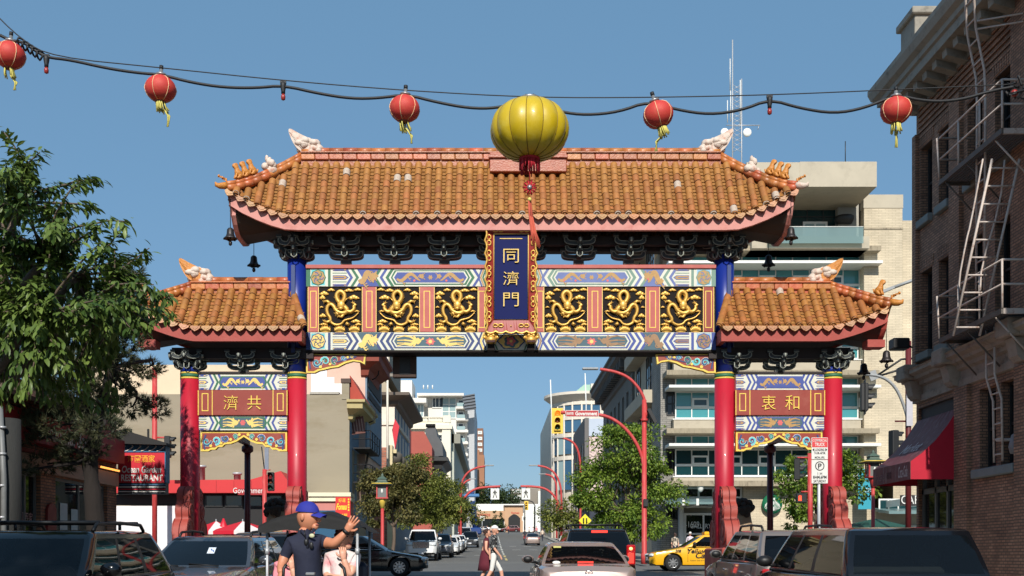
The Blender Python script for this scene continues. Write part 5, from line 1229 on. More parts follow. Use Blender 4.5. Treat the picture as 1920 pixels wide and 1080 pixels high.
for x in (X0+.2, X0+.7): b.box(x, x+.05, sgY+.4, sgY+.45, zt, zt+.5, m_blk)
b.box(LX-.3, X0+.02, sgY+.1, sgY+.2, WZ(890, sgY), WZ(886, sgY), m_blk); b.box(LX-.3, LX, 29.7, sgY+.2, WZ(892, sgY), WZ(880, sgY), m_blk); wpart('sign_bracket', b, sg)
m_gwall = M('grey_render', (150, 140, 120), .9, .08, .6, bump=.2, stain=(120, 106, 76), stain_amt=.55, stain_scale=.35, stretch=(.4, .4, 1.4)); m_pinkw = M('pink_render', (212, 178, 160), .85, .06, .6, stain=(196, 160, 140), stain_amt=.3); m_whitew = M('white_patch', (226, 222, 222), .85, .05, 1); m_bluew = M('blue_grey_paint', (120, 140, 156), .8, .08, 1, stain=(96, 110, 124), stain_amt=.4)
YW = 62.0; gw = bldg('party_wall_building', 'tall stained grey and cream party-wall building behind the left red column', WX(655, YW), YW)
XW = WX(655, YW)
block(gw, 'side_wall', WX(170, YW), XW, YW, YW+12, 0, WZ(739, YW), m_gwall)
block(gw, 'upper_wall', WX(170, 66), WX(560, 66), 66, 76, 5, WZ(684, 66), m_cream)
block(gw, 'upper_wall', WX(560, 66)+.01, WX(684, 66), 66.2, 76, 5, WZ(610, 66), m_pinkw)
b = MB(); Y_ = 66.17
b.poly([(WX(x, Y_), Y_, WZ(y, Y_)) for x, y in ((583, 760), (660, 760), (660, 719), (627, 719), (627, 707), (613, 707), (613, 690), (583, 690))], m_whitew); wpart('white_patch', b, gw)
block(gw, 'coping', WX(581, YW), XW-.6, YW-.06, YW+.5, WZ(739, YW)+.002, WZ(735, YW), M('lead_coping', (168, 162, 150), .7)); block(gw, 'chimney', WX(641, YW), XW, YW-.04, YW+1.2, WZ(739, YW)-.3, WZ(718, YW), m_gwall); block(gw, 'chimney_cap', WX(639.5, YW), XW+.08, YW-.1, YW+1.3, WZ(718, YW)+.002, WZ(710, YW), M('cap_brown', (84, 68, 60), .8))
b = MB(); wall(b, (XW+.02, YW+.05, 0), (0, 1, 0), WZ(715, YW), [(1, 2.2, 5, 8), (3.2, 4.4, 5, 8), (5.4, 6.6, 5, 8), (7.6, 8.8, 5, 8), (1, 3, .5, 3.5), (4, 8, .5, 3.5)], m_bluew, .2, 0, 11.9, (1, 0, 0)); wpart('street_front', b, gw)
for q in ((1, 2.2, 5, 8), (3.2, 4.4, 5, 8), (5.4, 6.6, 5, 8), (7.6, 8.8, 5, 8), (1, 3, .5, 3.5), (4, 8, .5, 3.5)): window(gw, (XW+.02, YW+.05, 0), (0, 1, 0), q, m_dframe, g_dark, .16, (1, 2), .08, (1, 0, 0))
b = MB(); b.box(WX(684, 66)-.02, WX(684, 66)+.1, 66.25, 75, 8, WZ(612, 66), m_bluew); wpart('street_front', b, gw)
for z0, z1 in ((WZ(722, 66), WZ(690, 66)), (WZ(742, 66), WZ(730, 66))): 
 b = MB(); b.box(WX(684, 66)+.1, WX(684, 66)+.16, 66.6, 74, z0, z1, m_blk); wpart('louvre_band', b, gw)
m_ycorn = M('ochre_cornice', (176, 160, 112), .75, .1, 2, stain=(120, 106, 72), stain_amt=.4); m_bcorn = M('oxide_cornice', (132, 62, 46), .75, .1, 2, stain=(90, 44, 36), stain_amt=.5)
zc = WZ(786, YW); ycornice(gw, 'lower_cornice', [(0, zc-.1), (.2, zc), (.25, zc+.25), (.7, zc+.5), (.85, zc+.55), (.85, zc+.85), (1.0, zc+.9), (1.0, zc+1.05), (0, zc+1.15)], XW, 1, YW+.1, YW+6, m_ycorn, .05)
b = MB(); b.prism([(XW+.9, zc+1.1), (XW, zc+2.6), (XW, zc+1.1)], YW+.2, YW+5, 'y', M('tiled_slope_red', (164, 60, 42), .7, .1, 4)); wpart('tiled_slope', b, gw)
zc = WZ(697, 66); XU = WX(684, 66); ycornice(gw, 'upper_cornice', [(0, zc-.3), (.2, zc-.2), (.3, zc+.2), (.8, zc+.5), (.95, zc+.55), (.95, zc+1.0), (1.15, zc+1.1), (1.15, zc+1.3), (0, zc+1.4)], XU, 1, 66.2, 72, m_bcorn, .25)
for (px, py, Y) in ((690, 672, 66), (703, 693, 68), (677, 755, 63), (697, 773, 65)):
 b = MB(); c = W(px, py, Y); b.tube([c+Vector((-.25+.0*k+.5*math.sin(k*.5)*1, 0, .55*math.cos(k*.5)-.1)) for k in range(7)], .04, 5, m_blk); wpart('iron_scroll', b, gw)
hs_ = thing('hanging_sign', 'tilted brown hanging sign with faded strokes on the blue-grey shop front', 'sign', tuple(W(669, 798, 63))); b = MB(); b.cbox((0, 0, 0), (.9, .12, 1.0), M('sign_brown', (104, 64, 56), .7, .1, 4), Matrix.Rotation(R(-8), 3, 'Y')); obj('board', b, hs_); b = MB()
for k in range(5): b.box(-.34+.16*k, -.28+.16*k, -.075, -.066, -.36, .36, M('sign_strokes', (170, 140, 130), .8), Matrix.Rotation(R(-8), 4, 'Y'))
obj('faded_strokes', b, hs_); b = MB(); b.tube([(-.4, 0, .6), (-.9, 0, .9)], .03, 4, m_blk); b.tube([(.2, 0, .5), (-.6, .3, 1.2)], .02, 4, m_blk); obj('bracket', b, hs_)
f2 = thing('iron_fire_escape', 'black iron fire escape on the blue-grey front beyond the left column', 'fire escape', (XW+.5, YW+3, WZ(900, YW)))
for py in (842, 905):
 b = MB(); z = WZ(py, 64); b.box(XW+.1, XW+1.1, YW+1, YW+6, z-.08, z, m_blk); 
 for h in (.5, 1.0): b.tube([(XW+.1, YW+1, z+h), (XW+1.1, YW+1, z+h), (XW+1.1, YW+6, z+h)], .03, 4, m_blk)
 for y in (1, 2.2, 3.5, 4.7, 6): b.tube([(XW+1.1, YW+y, z), (XW+1.1, YW+y, z+1)], .03, 4, m_blk)
 wpart('landing', b, f2)
b = MB()
for s in (0, .5): b.tube([(XW+.6, YW+1.2+s, WZ(905, 64)), (XW+.6, YW+4+s, WZ(842, 64))], .03, 4, m_blk); b.tube([(XW+.9, YW+1.2+s, WZ(985, 64)), (XW+.9, YW+1.4+s, WZ(905, 64))], .03, 4, m_blk)
for k in range(8): t_ = (k+.5)/8; b.tube([(XW+.6, YW+1.2+2.8*t_, WZ(905, 64)*(1-t_)+WZ(842, 64)*t_), (XW+.6, YW+1.7+2.8*t_, WZ(905, 64)*(1-t_)+WZ(842, 64)*t_)], .02, 4, m_blk)
wpart('ladder', b, f2)
ps = bldg('pink_shop', 'small pink shop front with cream mouldings at the foot of the grey wall', WX(580, 60.5), 60.5)
block(ps, 'wall', WX(578, 60.5), WX(657, 60.5), 60.5, 61.9, .5, WZ(924, 60.5), M('shop_pink', (196, 128, 120), .8, .08, 1))
for k, y in enumerate((931, 940)): block(ps, 'moulding', WX(578, 60.3), WX(658, 60.3), 60.25+.1*k, 61.9, WZ(y, 60.4)+.003*k, WZ(y-8, 60.4)-.02, M('moulding_cream', (222, 214, 186), .7, .06, 2))
block(ps, 'glazing', WX(590, 60.4), WX(630, 60.4), 60.42, 60.52, .9, WZ(957, 60.4), g_blue)
fs_ = thing('shop_board', 'red and yellow chinese shop board beside the black fire escape', 'sign', tuple(W(643, 950, 60))); b = MB(); b.box(-.42, .42, 0, .1, -.75, .55, M('board_scarlet', (206, 40, 34), .5)); obj('board', b, fs_); b = MB(); m_ye = M('board_yellow', (244, 206, 50), .5); lettering(b, 'Fonau', (-.07, -.01, .0), .62, .36, m_ye, shear=.3, bold=.03); lettering(b, '好運', (-.05, -.01, .36), .4, .22, m_ye); lettering(b, 'CAFE', (0, -.01, -.5), .5, .2, m_ye, bold=.02)
for k in range(5): b.box(.28, .36, -.012, -.002, .36-.15*k, .46-.15*k, m_ye)
obj('board_letters', b, fs_)
Yd = 58.6; dn_ = bldg('red_diner', 'low diner with long red metal roof across the side street', WX(400, Yd), Yd)
m_rroof = M('diner_red_roof', (196, 44, 46), .5, .06, 1)
xs = [(205, 900), (340, 900), (470, 899), (526, 883), (541, 903), (541, 924), (205, 924)]
b = MB(); b.prism([(WX(x, Yd), WZ(y, Yd)) for x, y in xs], Yd, Yd+2.2, 'y', m_rroof); wpart('roof_front', b, dn_)
b = MB()
for k in range(9): x = WX(240+k*33, Yd); b.box(x, x+.03, Yd-.02, Yd, WZ(923, Yd), WZ(901, Yd), M('roof_seam', (168, 34, 38), .5))
wpart('roof_seam', b, dn_)['kind'] = 'stuff'
block(dn_, 'wall', WX(330, Yd), WX(545, Yd), Yd+1.0, Yd+2.1, .8, WZ(924, Yd)-.01, m_blk); block(dn_, 'wall', WX(150, Yd), WX(331, Yd), Yd+.9, Yd+2.1, .8, WZ(947, Yd), m_whitew); block(dn_, 'upper_wall', WX(150, Yd), WX(331, Yd), Yd+1.05, Yd+2.1, WZ(944, Yd), WZ(925, Yd), m_blk)
for k in range(4): fwin(dn_, Yd+.98, 385+k*37, 418+k*37, 928, 950, (1, 1), g_dark, m_dframe)
t = MB(); lettering(t, 'Government', (WX(468, Yd), Yd-.03, WZ(923, Yd)+.1), 1.8, .3, m_wframe); t.box(WX(446, Yd), WX(492, Yd), Yd-.022, Yd-.005, WZ(928, Yd), WZ(916, Yd), MATS['sign_band_red']); wpart('street_name_letters', t, dn_)
for px, hh in ((378, 28), (445, 14)): b = MB(); b.lathe([(.2, 0), (.2, hh*.029), (.27, hh*.029), (.27, hh*.029+.12)], 10, m_gal, c=(WX(px, Yd+1.5), Yd+1.5, WZ(900, Yd))); wpart('flue', b, dn_)
for i, (px, py, wd, lab) in enumerate(((405, 985, 1.5, 'red patio parasol half hidden behind the left red column'), (455, 985, 1.9, 'wide red and white patio parasol under the diner roof'), (240, 1010, 1.5, 'red patio parasol low behind the black suv'))):
 Yp = 55.5; p_ = thing('parasol', lab, 'parasol', (WX(px, Yp), Yp, G(Yp)), 0, 'patio parasols by the diner'); zt = WZ(py-8, Yp)-G(Yp)
 for k in range(8):
  a0, a1 = k*math.pi/4, (k+1)*math.pi/4; b = MB(); b.add([(0, 0, zt), (wd*math.cos(a0), wd*math.sin(a0), zt-.55), (wd*math.cos(a1), wd*math.sin(a1), zt-.55), (wd*math.cos(a0), wd*math.sin(a0), zt-.72), (wd*math.cos(a1), wd*math.sin(a1), zt-.72)], [(0, 1, 2), (1, 3, 4, 2)], m_sred if k % 3 else M('parasol_white', (224, 214, 210), .7)); obj('panel', b, p_)
 b = MB(); b.tube([(0, 0, 0), (0, 0, zt+.1)], .03, 6, m_gal); obj('pole', b, p_)
p_ = thing('closed_parasol', 'folded red parasol standing between the two left columns', 'parasol', (WX(419, 55), 55, G(55)), 0, 'patio parasols by the diner'); b = MB(); zt = WZ(972, 55)-G(55); b.lathe([(.04, zt), (.16, zt-.3), (.3, zt-.65), (.28, zt-.8)], 8, m_sred); obj('canopy', b, p_); b = MB(); b.tube([(0, 0, 0), (0, 0, zt)], .03, 6, m_gal); obj('pole', b, p_)
m_rb = M_brick('red_brick', (168, 98, 74), (150, 130, 116), bw=.4, bh=.14, ms=.02); m_lcream = M('cream_paint', (222, 212, 196), .8, .05, .6, stain=(200, 186, 168), stain_amt=.3)
b4 = bldg('small_brick_building', 'small red brick building with cream corner pilaster and bracketed cornice', -8.4, 86); Y4 = 86
block(b4, 'wall', WX(680, Y4), WX(726, Y4), Y4, Y4+22, 1, WZ(839, Y4), m_rb); block(b4, 'corner_pilaster', WX(726, Y4)+.005, WX(736, Y4), Y4-.1, Y4+1, 1, WZ(835, Y4), M('pilaster_cream', (206, 190, 150), .8, .06, 2)); b = MB(); wall(b, (-8.35, Y4+.9, 0), (0, 1, 0), WZ(842, Y4), [(1.5+4*k, 3.2+4*k, z, z+2.2) for k in range(5) for z in (5.2, 8.4)], m_bluew, .2, 1, 21, (1, 0, 0)); wpart('street_front', b, b4)
for k in range(5):
 for z in (5.2, 8.4): swin(b4, -8.35, Y4+2.4+4*k, Y4+4.1+4*k, z, z+2.2, 1, (1, 2), None, m_wframe, .08, .15)
zc = WZ(860, Y4)
for k in range(6):
 b = MB(); b.lathe([(.75, 0), (.75, .7), (.55, .85)], 8, M('cornice_hood', (98, 92, 84), .7), Matrix.Translation((-8.2, Y4+1.5+k*3.6, zc-.2)), True); b.box(-8.4, -7.7, Y4+1.0+k*3.6, Y4+2.0+k*3.6, zc-.9, zc-.2, MATS['pilaster_cream']); wpart('cornice_bracket', b, b4)
b = MB(); b.box(-8.4, -7.85, Y4+.5, Y4+21, zc+.5, zc+.8, MATS['pilaster_cream']); wpart('cornice', b, b4)
m_mans = M('mansard_tan', (160, 146, 124), .8, .06, 1, stain=(136, 122, 100), stain_amt=.3, stretch=(4, 4, .3)); b3 = bldg('mansard_building', 'cream building with tan mansard storeys rising behind the small brick one', -9, 91); Y3 = 91
X3 = WX(741, Y3); block(b3, 'wall', WX(660, Y3), X3-.01, Y3, Y3+16, 4, WZ(748, Y3), m_lcream); b = MB(); wall(b, (X3, Y3, 0), (0, 1, 0), WZ(748, Y3), [(1+3.2*k, 2.4+3.2*k, z, z+2) for k in range(5) for z in (10.6, 13.2)], m_bluew, .2, 4, 16, (1, 0, 0)); wpart('street_front', b, b3)
for k in range(5):
 for z in (10.6, 13.2): swin(b3, X3, Y3+1+3.2*k, Y3+2.4+3.2*k, z, z+2, 1, (1, 2), None, m_wframe, .08, .15)
for ya, yb_ in ((763, 790), (805, 835)): fwin(b3, Y3-.03, 685, 705, ya, yb_, (1, 2), g_pale)
b = MB(); z0, z1 = WZ(740, Y3), WZ(708, Y3)
b.add([(WX(660, Y3), Y3+.2, z0), (X3-.2, Y3+.2, z0), (X3-1.3, Y3+.9, z1+.4), (WX(660, Y3), Y3+.9, z1+.4), (X3-.2, Y3+16, z0), (X3-1.3, Y3+16, z1+.4)], [(0, 1, 2, 3), (1, 4, 5, 2)], m_mans); wpart('mansard', b, b3); block(b3, 'penthouse', WX(670, Y3), WX(735, Y3)-.3, Y3+.95, Y3+12, z1+.3, WZ(590, Y3), m_mans); block(b3, 'band', WX(660, Y3), WX(737, Y3), Y3+.85, Y3+1.2, z1+.25, z1+.5, M('band_grey', (136, 128, 118), .7))
fwin(b3, Y3+.1, 685, 706, 727, 746, (1, 1), g_pale)
zc = WZ(752, Y3); ycornice(b3, 'cornice', [(0, zc-.5), (.3, zc-.3), (.35, zc), (1.2, zc+.3), (1.3, zc+.35), (1.3, zc+.6), (0, zc+.75)], X3, 1, Y3, Y3+16, M('cornice_brown', (96, 84, 74), .7, .1, 2)); block(b3, 'string_course', WX(660, Y3), X3+.15, Y3-.15, Y3+14, WZ(797, Y3), WZ(790, Y3), m_lcream)
b = MB(); b.tube([(0, 0, -8), (0, 0, 6)], .09, 6, m_lcream); fp = thing('flag_pole', 'bare cream flag pole on the mansard building front', 'pole', tuple(W(726.5, 760, 85))); b.ball((0, 0, 6.1), .14, m_lcream, 8, 5); obj('pole_shaft', b, fp)
b = MB(); b.prism([(0, -1.0), (.35, .9), (.0, 1.5), (-.25, .6)], -.1, .1, 'y', m_sred); b.tube([(-.2, 0, -1.2), (-2.0, 0, -2.0)], .05, 4, m_blk); bs = thing('blade_sign', 'red curved blade sign on a strut above the small brick building', 'sign', tuple(W(741, 820, 88))); obj('blade', b, bs)
b5 = bldg('red_wall_building', 'building with plain brick-red end wall and dark slate mansard', -8.4, 146); Y5 = 146; m_ox = M('oxide_wall', (164, 84, 72), .85, .06, .5, stain=(140, 70, 60), stain_amt=.4)
b = MB(); b.prism([(WX(x, Y5), WZ(y, Y5)) for x, y in ((771, 809), (795, 809), (810, 838), (810, 1000), (771, 1000))], Y5, Y5+18, 'y', m_ox); b.prism([(WX(x, Y5), WZ(y, Y5)) for x, y in ((740, 803), (770.5, 806), (770.5, 1000), (740, 1000))], Y5+.4, Y5+18, 'y', M('maroon_wall', (84, 40, 42), .85, .08, .6)); wpart('end_wall', b, b5)
b = MB(); b.prism([(WX(x, 152), WZ(y, 152)) for x, y in ((797, 806), (802, 800), (816, 800), (820, 818), (829, 830), (831, 855), (806, 855), (800, 830))], 152, 166, 'y', M('slate_grey', (84, 86, 88), .7, .12, 1.5)); wpart('mansard', b, b5)
b = MB()
for k in range(6): x = WX(800+k*3, 152); b.tube([(x, 151.9, WZ(801, 152)), (x, 151.9, WZ(795, 152))], .12, 4, m_blk)
wpart('roof_cresting', b, b5); b = MB(); b.box(WX(811, 150), WX(822, 150), 150, 164, 3, WZ(855, 150), m_dframe); wpart('street_front', b, b5)
zc = WZ(872, 150); ycornice(b5, 'cornice', [(0, zc-1), (.5, zc-.6), (.6, zc), (1.4, zc+.5), (1.4, zc+1), (0, zc+1.2)], WX(822, 150), 1, 150, 164, m_dframe)
b6 = bldg('white_corner_building', 'ornate white building with balustraded roof beside the condominium', -8.4, 175); Y6 = 175; m_w6 = M('white_terracotta', (224, 216, 196), .75, .05, .4); m_w6s = M('terracotta_shaded_side', (180, 184, 172), .8, .05, .4)  # street front: same terracotta, its grey-green shade put into the colour
block(b6, 'wall', WX(745, Y6), WX(836, Y6)-.05, Y6+.2, Y6+8, 3, WZ(805, Y6), m_w6); block(b6, 'street_front', WX(836, Y6)-.04, WX(836, Y6)+1.2, Y6+4, Y6+88, 3, WZ(808, Y6), m_w6s); block(b6, 'corner_pilaster', WX(829, Y6), WX(845, Y6), Y6-.3, Y6+4, 3, WZ(802, Y6), m_w6); block(b6, 'attic', WX(745, Y6), WX(848, Y6), Y6-.5, Y6+40, WZ(805, Y6)+.02, WZ(797, Y6), m_w6); block(b6, 'parapet', WX(755, Y6), WX(843, Y6), Y6, Y6+1, WZ(797, Y6)+.02, WZ(792, Y6), m_w6)
for k in range(18):
 if k in (8, 9): continue
 b = MB(); b.lathe([(.18, 0), (.3, .25), (.14, .6), (.2, .75)], 8, m_w6, c=(WX(781+k*2.7, Y6), Y6+.4, WZ(792, Y6))); wpart('baluster', b, b6)
block(b6, 'parapet_rail', WX(755, Y6), WX(832, Y6), Y6+.1, Y6+.8, WZ(783, Y6), WZ(781, Y6), m_w6); block(b6, 'parapet_pier', WX(831, Y6), WX(845, Y6), Y6-.1, Y6+1, WZ(792, Y6), WZ(779, Y6), m_w6); block(b6, 'parapet_pier', WX(755, Y6), WX(777, Y6), Y6-.1, Y6+1, WZ(792, Y6), WZ(781, Y6), m_w6)
for k in range(16): block(b6, 'dentil', WX(757+k*5.2, Y6), WX(759.6+k*5.2, Y6), Y6-.4, Y6, WZ(803, Y6), WZ(800, Y6)-.02, m_w6)
fwin(b6, Y6+.1, 821, 829, 815, 828, (1, 2), g_dark); fwin(b6, Y6+.1, 821, 829, 840, 855, (1, 2), g_dark)
zc = WZ(808, Y6); b = MB(); b.box(WX(845, Y6), WX(848, Y6)+1.2, Y6+4, Y6+88, zc-1.6, zc-.02, M('cornice_grey', (140, 138, 126), .7)); wpart('street_cornice', b, b6)
b7 = bldg('condominium_tower', 'white modern condominium tower with balconies and solar louvre', WX(800, 300), 300); Y7 = 300; m_w7 = M('condo_white', (220, 214, 204), .7, .04, .2)
block(b7, 'wall', WX(735, Y7), WX(876, Y7), Y7+2, Y7+30, 6, WZ(744, Y7), m_w7); block(b7, 'stair_tower', WX(740, Y7), WX(772, Y7), Y7+1, Y7+14, 6, WZ(712, Y7), m_w7); block(b7, 'street_front', WX(876, Y7)+.02, WX(889, Y7), Y7+4, Y7+60, 6, WZ(742, Y7), M('condo_shade_grey', (176, 178, 180), .7)); block(b7, 'roof_slab', WX(783, Y7), WX(870, Y7), Y7-2, Y7+28, WZ(744, Y7)+.05, WZ(739, Y7), m_w7); block(b7, 'roof_slab', WX(735, 296), WX(800, 296), 294, 310, WZ(757, 296), WZ(748, 296), m_w7); block(b7, 'plant_room', WX(778, Y7), WX(822, Y7), Y7+8, Y7+20, WZ(741, Y7), WZ(729, Y7), m_w7)
fwin(b7, 297, 758, 795, 757, 782, (6, 1), g_pale, m_wframe, .3); fwin(b7, Y7+1.8, 810, 830, 745, 765, (3, 1), g_dark, m_wframe, .3); fwin(b7, Y7+1.8, 828, 856, 745, 785, (2, 3), g_pale, m_wframe, .3)
for k in range(8):
 y = 746+k*22; o = fwin(b7, Y7+1.8, 858, 870, y+3, y+17, (1, 1), g_dark, m_wframe, .3); block(b7, 'balcony', WX(855, Y7), WX(878, Y7), Y7-1, Y7+2, WZ(y+21, Y7), WZ(y+17, Y7), m_w7); block(b7, 'balcony_glass', WX(857, Y7), WX(872, Y7), Y7-.9, Y7-.8, WZ(y+17, Y7)+.02, WZ(y+10, Y7), g_pale)
b = MB(); c = [W(867, 742, 296), W(890, 738, 296), W(893, 767, 296), W(872, 770, 296)]; b.add([*c, *[v+Vector((0, .5, 0)) for v in c]], [(0, 1, 2, 3), (7, 6, 5, 4), (0, 4, 5, 1), (1, 5, 6, 2), (2, 6, 7, 3), (3, 7, 4, 0)], M('louvre_grey', (92, 98, 106), .5)); lv = wpart('solar_louvre', b, b7)
b = MB()
for k in range(5): t_ = (k+.5)/5; b.tube([c[0].lerp(c[3], t_)-Vector((0, .1, 0)), c[1].lerp(c[2], t_)-Vector((0, .1, 0))], .12, 4, m_dframe)
obj('louvre_slat', b, lv)
for px in (794, 802, 811): b = MB(); b.tube([W(px, 729, 305), W(px, 722, 305)], .2, 4, m_wframe); wpart('roof_vent', b, b7)
b8 = bldg('brown_tower', 'brown brick apartment tower at the far end of the left side', WX(890, 380), 380); Y8 = 380; m_b8 = M('tower_brown', (158, 112, 84), .85, .06, .2); m_b8d = M('tower_brown_dark', (128, 92, 74), .85, .06, .2)
block(b8, 'wall', WX(870, Y8), WX(899, Y8), Y8, Y8+30, 6, WZ(843, Y8), m_b8); block(b8, 'upper_wall', WX(874, Y8+6), WX(906, Y8+6), Y8+6, Y8+30, 6, WZ(803, Y8+6), m_b8d); block(b8, 'lower_wall', WX(890, Y8), WX(908, Y8), Y8-.5, Y8+30, 6, WZ(853, Y8), m_b8)
for r_ in range(4):
 for (xa, xb_) in ((877, 880), (884, 889), (896, 904)): fwin(b8, Y8+5.9, xa, xb_, 808+11*r_, 814+11*r_, (2 if xb_-xa > 4 else 1, 1), g_pale, m_wframe, .3)
for r_ in range(12): fwin(b8, Y8-.7, 886.5, 889, 858+10*r_, 864+10*r_, (1, 1), g_dark, m_wframe, .3)
m_g3 = M('dark_grey_stone', (122, 120, 114), .85, .08, .8, stain=(96, 94, 90), stain_amt=.4); b3r = bldg('grey_stone_building', 'old grey stone building with heavy bracketed cornice and corner quoins', 11, 90); X3r = 11.35
b = MB(); hol3 = [(2.6+3.1*k, 4.0+3.1*k, z, z+2.6) for k in range(6) for z in (5, 9.2, 13)]
wall(b, (X3r, 87, 0), (0, 1, 0), 18.5, hol3, m_g3, .3, 1, 23, (-1, 0, 0)); b.poly([(X3r, 87, 1), (X3r+14, 87, 1), (X3r+14, 87, 18.5), (X3r, 87, 18.5)], m_g3); b.poly([(X3r, 87, 18.5), (X3r+14, 87, 18.5), (X3r+14, 110, 18.5), (X3r, 110, 18.5)], m_g3); wpart('wall', b, b3r)
for q in hol3: window(b3r, (X3r, 87, 0), (0, 1, 0), q, m_dframe, g_dark, .25, (1, 2), .09, (-1, 0, 0))
ycornice(b3r, 'cornice', [(0, 16.7), (.2, 16.8), (.3, 17.4), (1.1, 18.0), (1.25, 18.1), (1.25, 18.5), (1.4, 18.6), (1.4, 18.8), (0, 19)], X3r, -1, 87, 110, M('cornice_dark', (86, 84, 80), .7, .1, 2))
qm = MB().bbox(-.06, .9, -.06, .9, 0, .5, .02, m_g3).mesh('quoin')
for k in range(26): o = obj('quoin', qm, b3r, (X3r-.0-b3r.location.x, 87-b3r.location.y, 2+k*.56-b3r.location.z)); o.scale = (1 if k % 2 else .6, 1 if k % 2 else .6, 1)
for k in range(20): block(b3r, 'cornice_bracket', X3r-1.0, X3r, 87.2+k*1.12, 87.6+k*1.12, 17.2, 17.95, MATS['cornice_dark'])
block(b3r, 'roof_block', X3r-.3, X3r+3, 88, 91, 19, 20.6, m_g3); block(b3r, 'roof_block', X3r-.4, X3r+3.2, 87.9, 91.2, 20.62, 21, m_g3)
b5r = bldg('pale_flat_building', 'low pale blue and pink flat-fronted building behind the street tree', 11, 125); block(b5r, 'wall', 11.15, 18, 124, 140, 2, WZ(818, 124), M('pale_pink_wall', (214, 190, 184), .8, .05, .6)); block(b5r, 'upper_wall', 11.1, 18, 123.9, 140, WZ(818, 124)+.01, WZ(785, 124), M('pale_blue_wall', (182, 192, 206), .8, .05, .6)); block(b5r, 'street_front', 10.6, 11.09, 123.8, 141, 2, WZ(784, 124), M('street_front_grey', (108, 104, 102), .8, .05, .6))
for k in range(4): swin(b5r, 10.55, 125+k*4, 127+k*4, 7, 15, -1, (1, 3), g_dark, m_dframe, .15)
b4r = bldg('curved_glass_building', 'cream and blue glass building with rounded corner and green roof', 10.5, 160); Yr = 160
cxr, cyr, rad = WX(1105, Yr), Yr+6.5, 5.4; m_c4 = M('cream_panel', (216, 206, 190), .75, .05, .4)
def arcp(r, a, z): return (cxr+r*math.cos(a), cyr+r*math.sin(a), z)
A0, A1 = math.pi*.98, math.pi*1.62
def ring(name, r, z0, z1, mat, t=.4, n=10, extra=0):
 b = MB(); 
 for k in range(n):
  a, c = A0+(A1-A0)*k/n, A0+(A1-A0)*(k+1)/n
  b.add([arcp(r, a, z0), arcp(r, c, z0), arcp(r, c, z1), arcp(r, a, z1), arcp(r-t, a, z0), arcp(r-t, c, z0), arcp(r-t, c, z1), arcp(r-t, a, z1)], [(0, 1, 2, 3), (3, 2, 6, 7), (1, 0, 4, 5)], mat)
 return wpart(name, b, b4r)
zt = WZ(735, Yr); fl_ = [(WZ(y0, Yr), WZ(y1, Yr)) for y0, y1 in ((920, 858), (852, 815), (810, 782), (776, 754), (751, 745))]
b = MB(); b.box(cxr-5.3, cxr-1, cyr, cyr+40, 3, zt-1, m_c4); b.box(cxr+1.8, cxr+9, cyr-4.6, cyr+30, 3, zt-1.5, m_c4); b.lathe([(4.7, 3), (4.7, zt-1)], 20, m_c4, c=(cxr, cyr, 0)); wpart('core', b, b4r)
for (z0, z1) in fl_[:4]:
 for k in range(7):
  a, c = A0+(A1-A0)*(k+.06)/7, A0+(A1-A0)*(k+.94)/7; b = MB(); b.add([arcp(5.1, a, z0+.3), arcp(5.1, c, z0+.3), arcp(5.1, c, z1-.1), arcp(5.1, a, z1-.1)], [(0, 1, 2, 3)], g_blue if k != 2 else g_pale); wpart('curved_pane', b, b4r)
 ring('spandrel_band', 5.25, z1-.12, z1+.5, m_c4, .5)
for k in range(8):
 a = A0+(A1-A0)*k/7; b = MB(); b.tube([arcp(5.15, a, 3), arcp(5.15, a, zt-1)], .14, 4, m_c4); wpart('mullion', b, b4r)
for (z0, z1) in fl_[:4]:
 for k in range(2): window(b4r, (0, cyr-4.6, 0), (1, 0, 0), (cxr+2.2+k*1.6, cxr+3.5+k*1.6, z0+.4, z1-.1), m_wframe, g_blue, -.02, (1, 1), .15, (0, -1, 0))
b = MB(); n = 16
for k in range(n):
 a, c = A0+(A1-A0+.4)*k/n, A0+(A1-A0+.4)*(k+1)/n
 b.add([arcp(6.5, a, zt-.2), arcp(6.5, c, zt-.2), arcp(6.5, c, zt+.2), arcp(6.5, a, zt+.2), arcp(1, a, zt+.5), arcp(1, c, zt+.5), arcp(4.5, a, zt-1.6), arcp(4.5, c, zt-1.6)], [(0, 1, 2, 3), (3, 2, 5, 4), (1, 0, 6, 7)], m_c4)
wpart('roof_eave', b, b4r)
b = MB(); x0, x1 = WX(1062, Yr), WX(1112, Yr); b.prism([(WX(1072, Yr), WZ(735, Yr)), (WX(1100, Yr), WZ(712, Yr)), (WX(1116, Yr), WZ(712, Yr)), (WX(1116, Yr), WZ(735, Yr))], cyr-2, cyr+12, 'y', M('copper_green', (150, 184, 166), .6, .06, 1)); wpart('green_roof', b, b4r)
block(b4r, 'lift_tower', WX(1112, Yr), WX(1136, Yr), cyr-3, cyr+6, zt-1, WZ(712, Yr), m_c4)
for px, y0, y1 in ((1032, 768, 712), (1097, 760, 700)):
 p_ = thing('roof_pole', 'slanting white pole left of the round glass building' if px < 1050 else 'white flag pole before the round glass building', 'pole', tuple(W(px+2, y0, 150))); b = MB(); b.tube([(0, 0, -8), (0, 0, 0), tuple(W(px, y1, 150)-W(px+2, y0, 150))], .09, 5, m_wframe); obj('shaft', b, p_)
Ye = 300; be = bldg('low_mall', 'long low white and tan mall closing the far end of the street', WX(960, Ye), Ye)
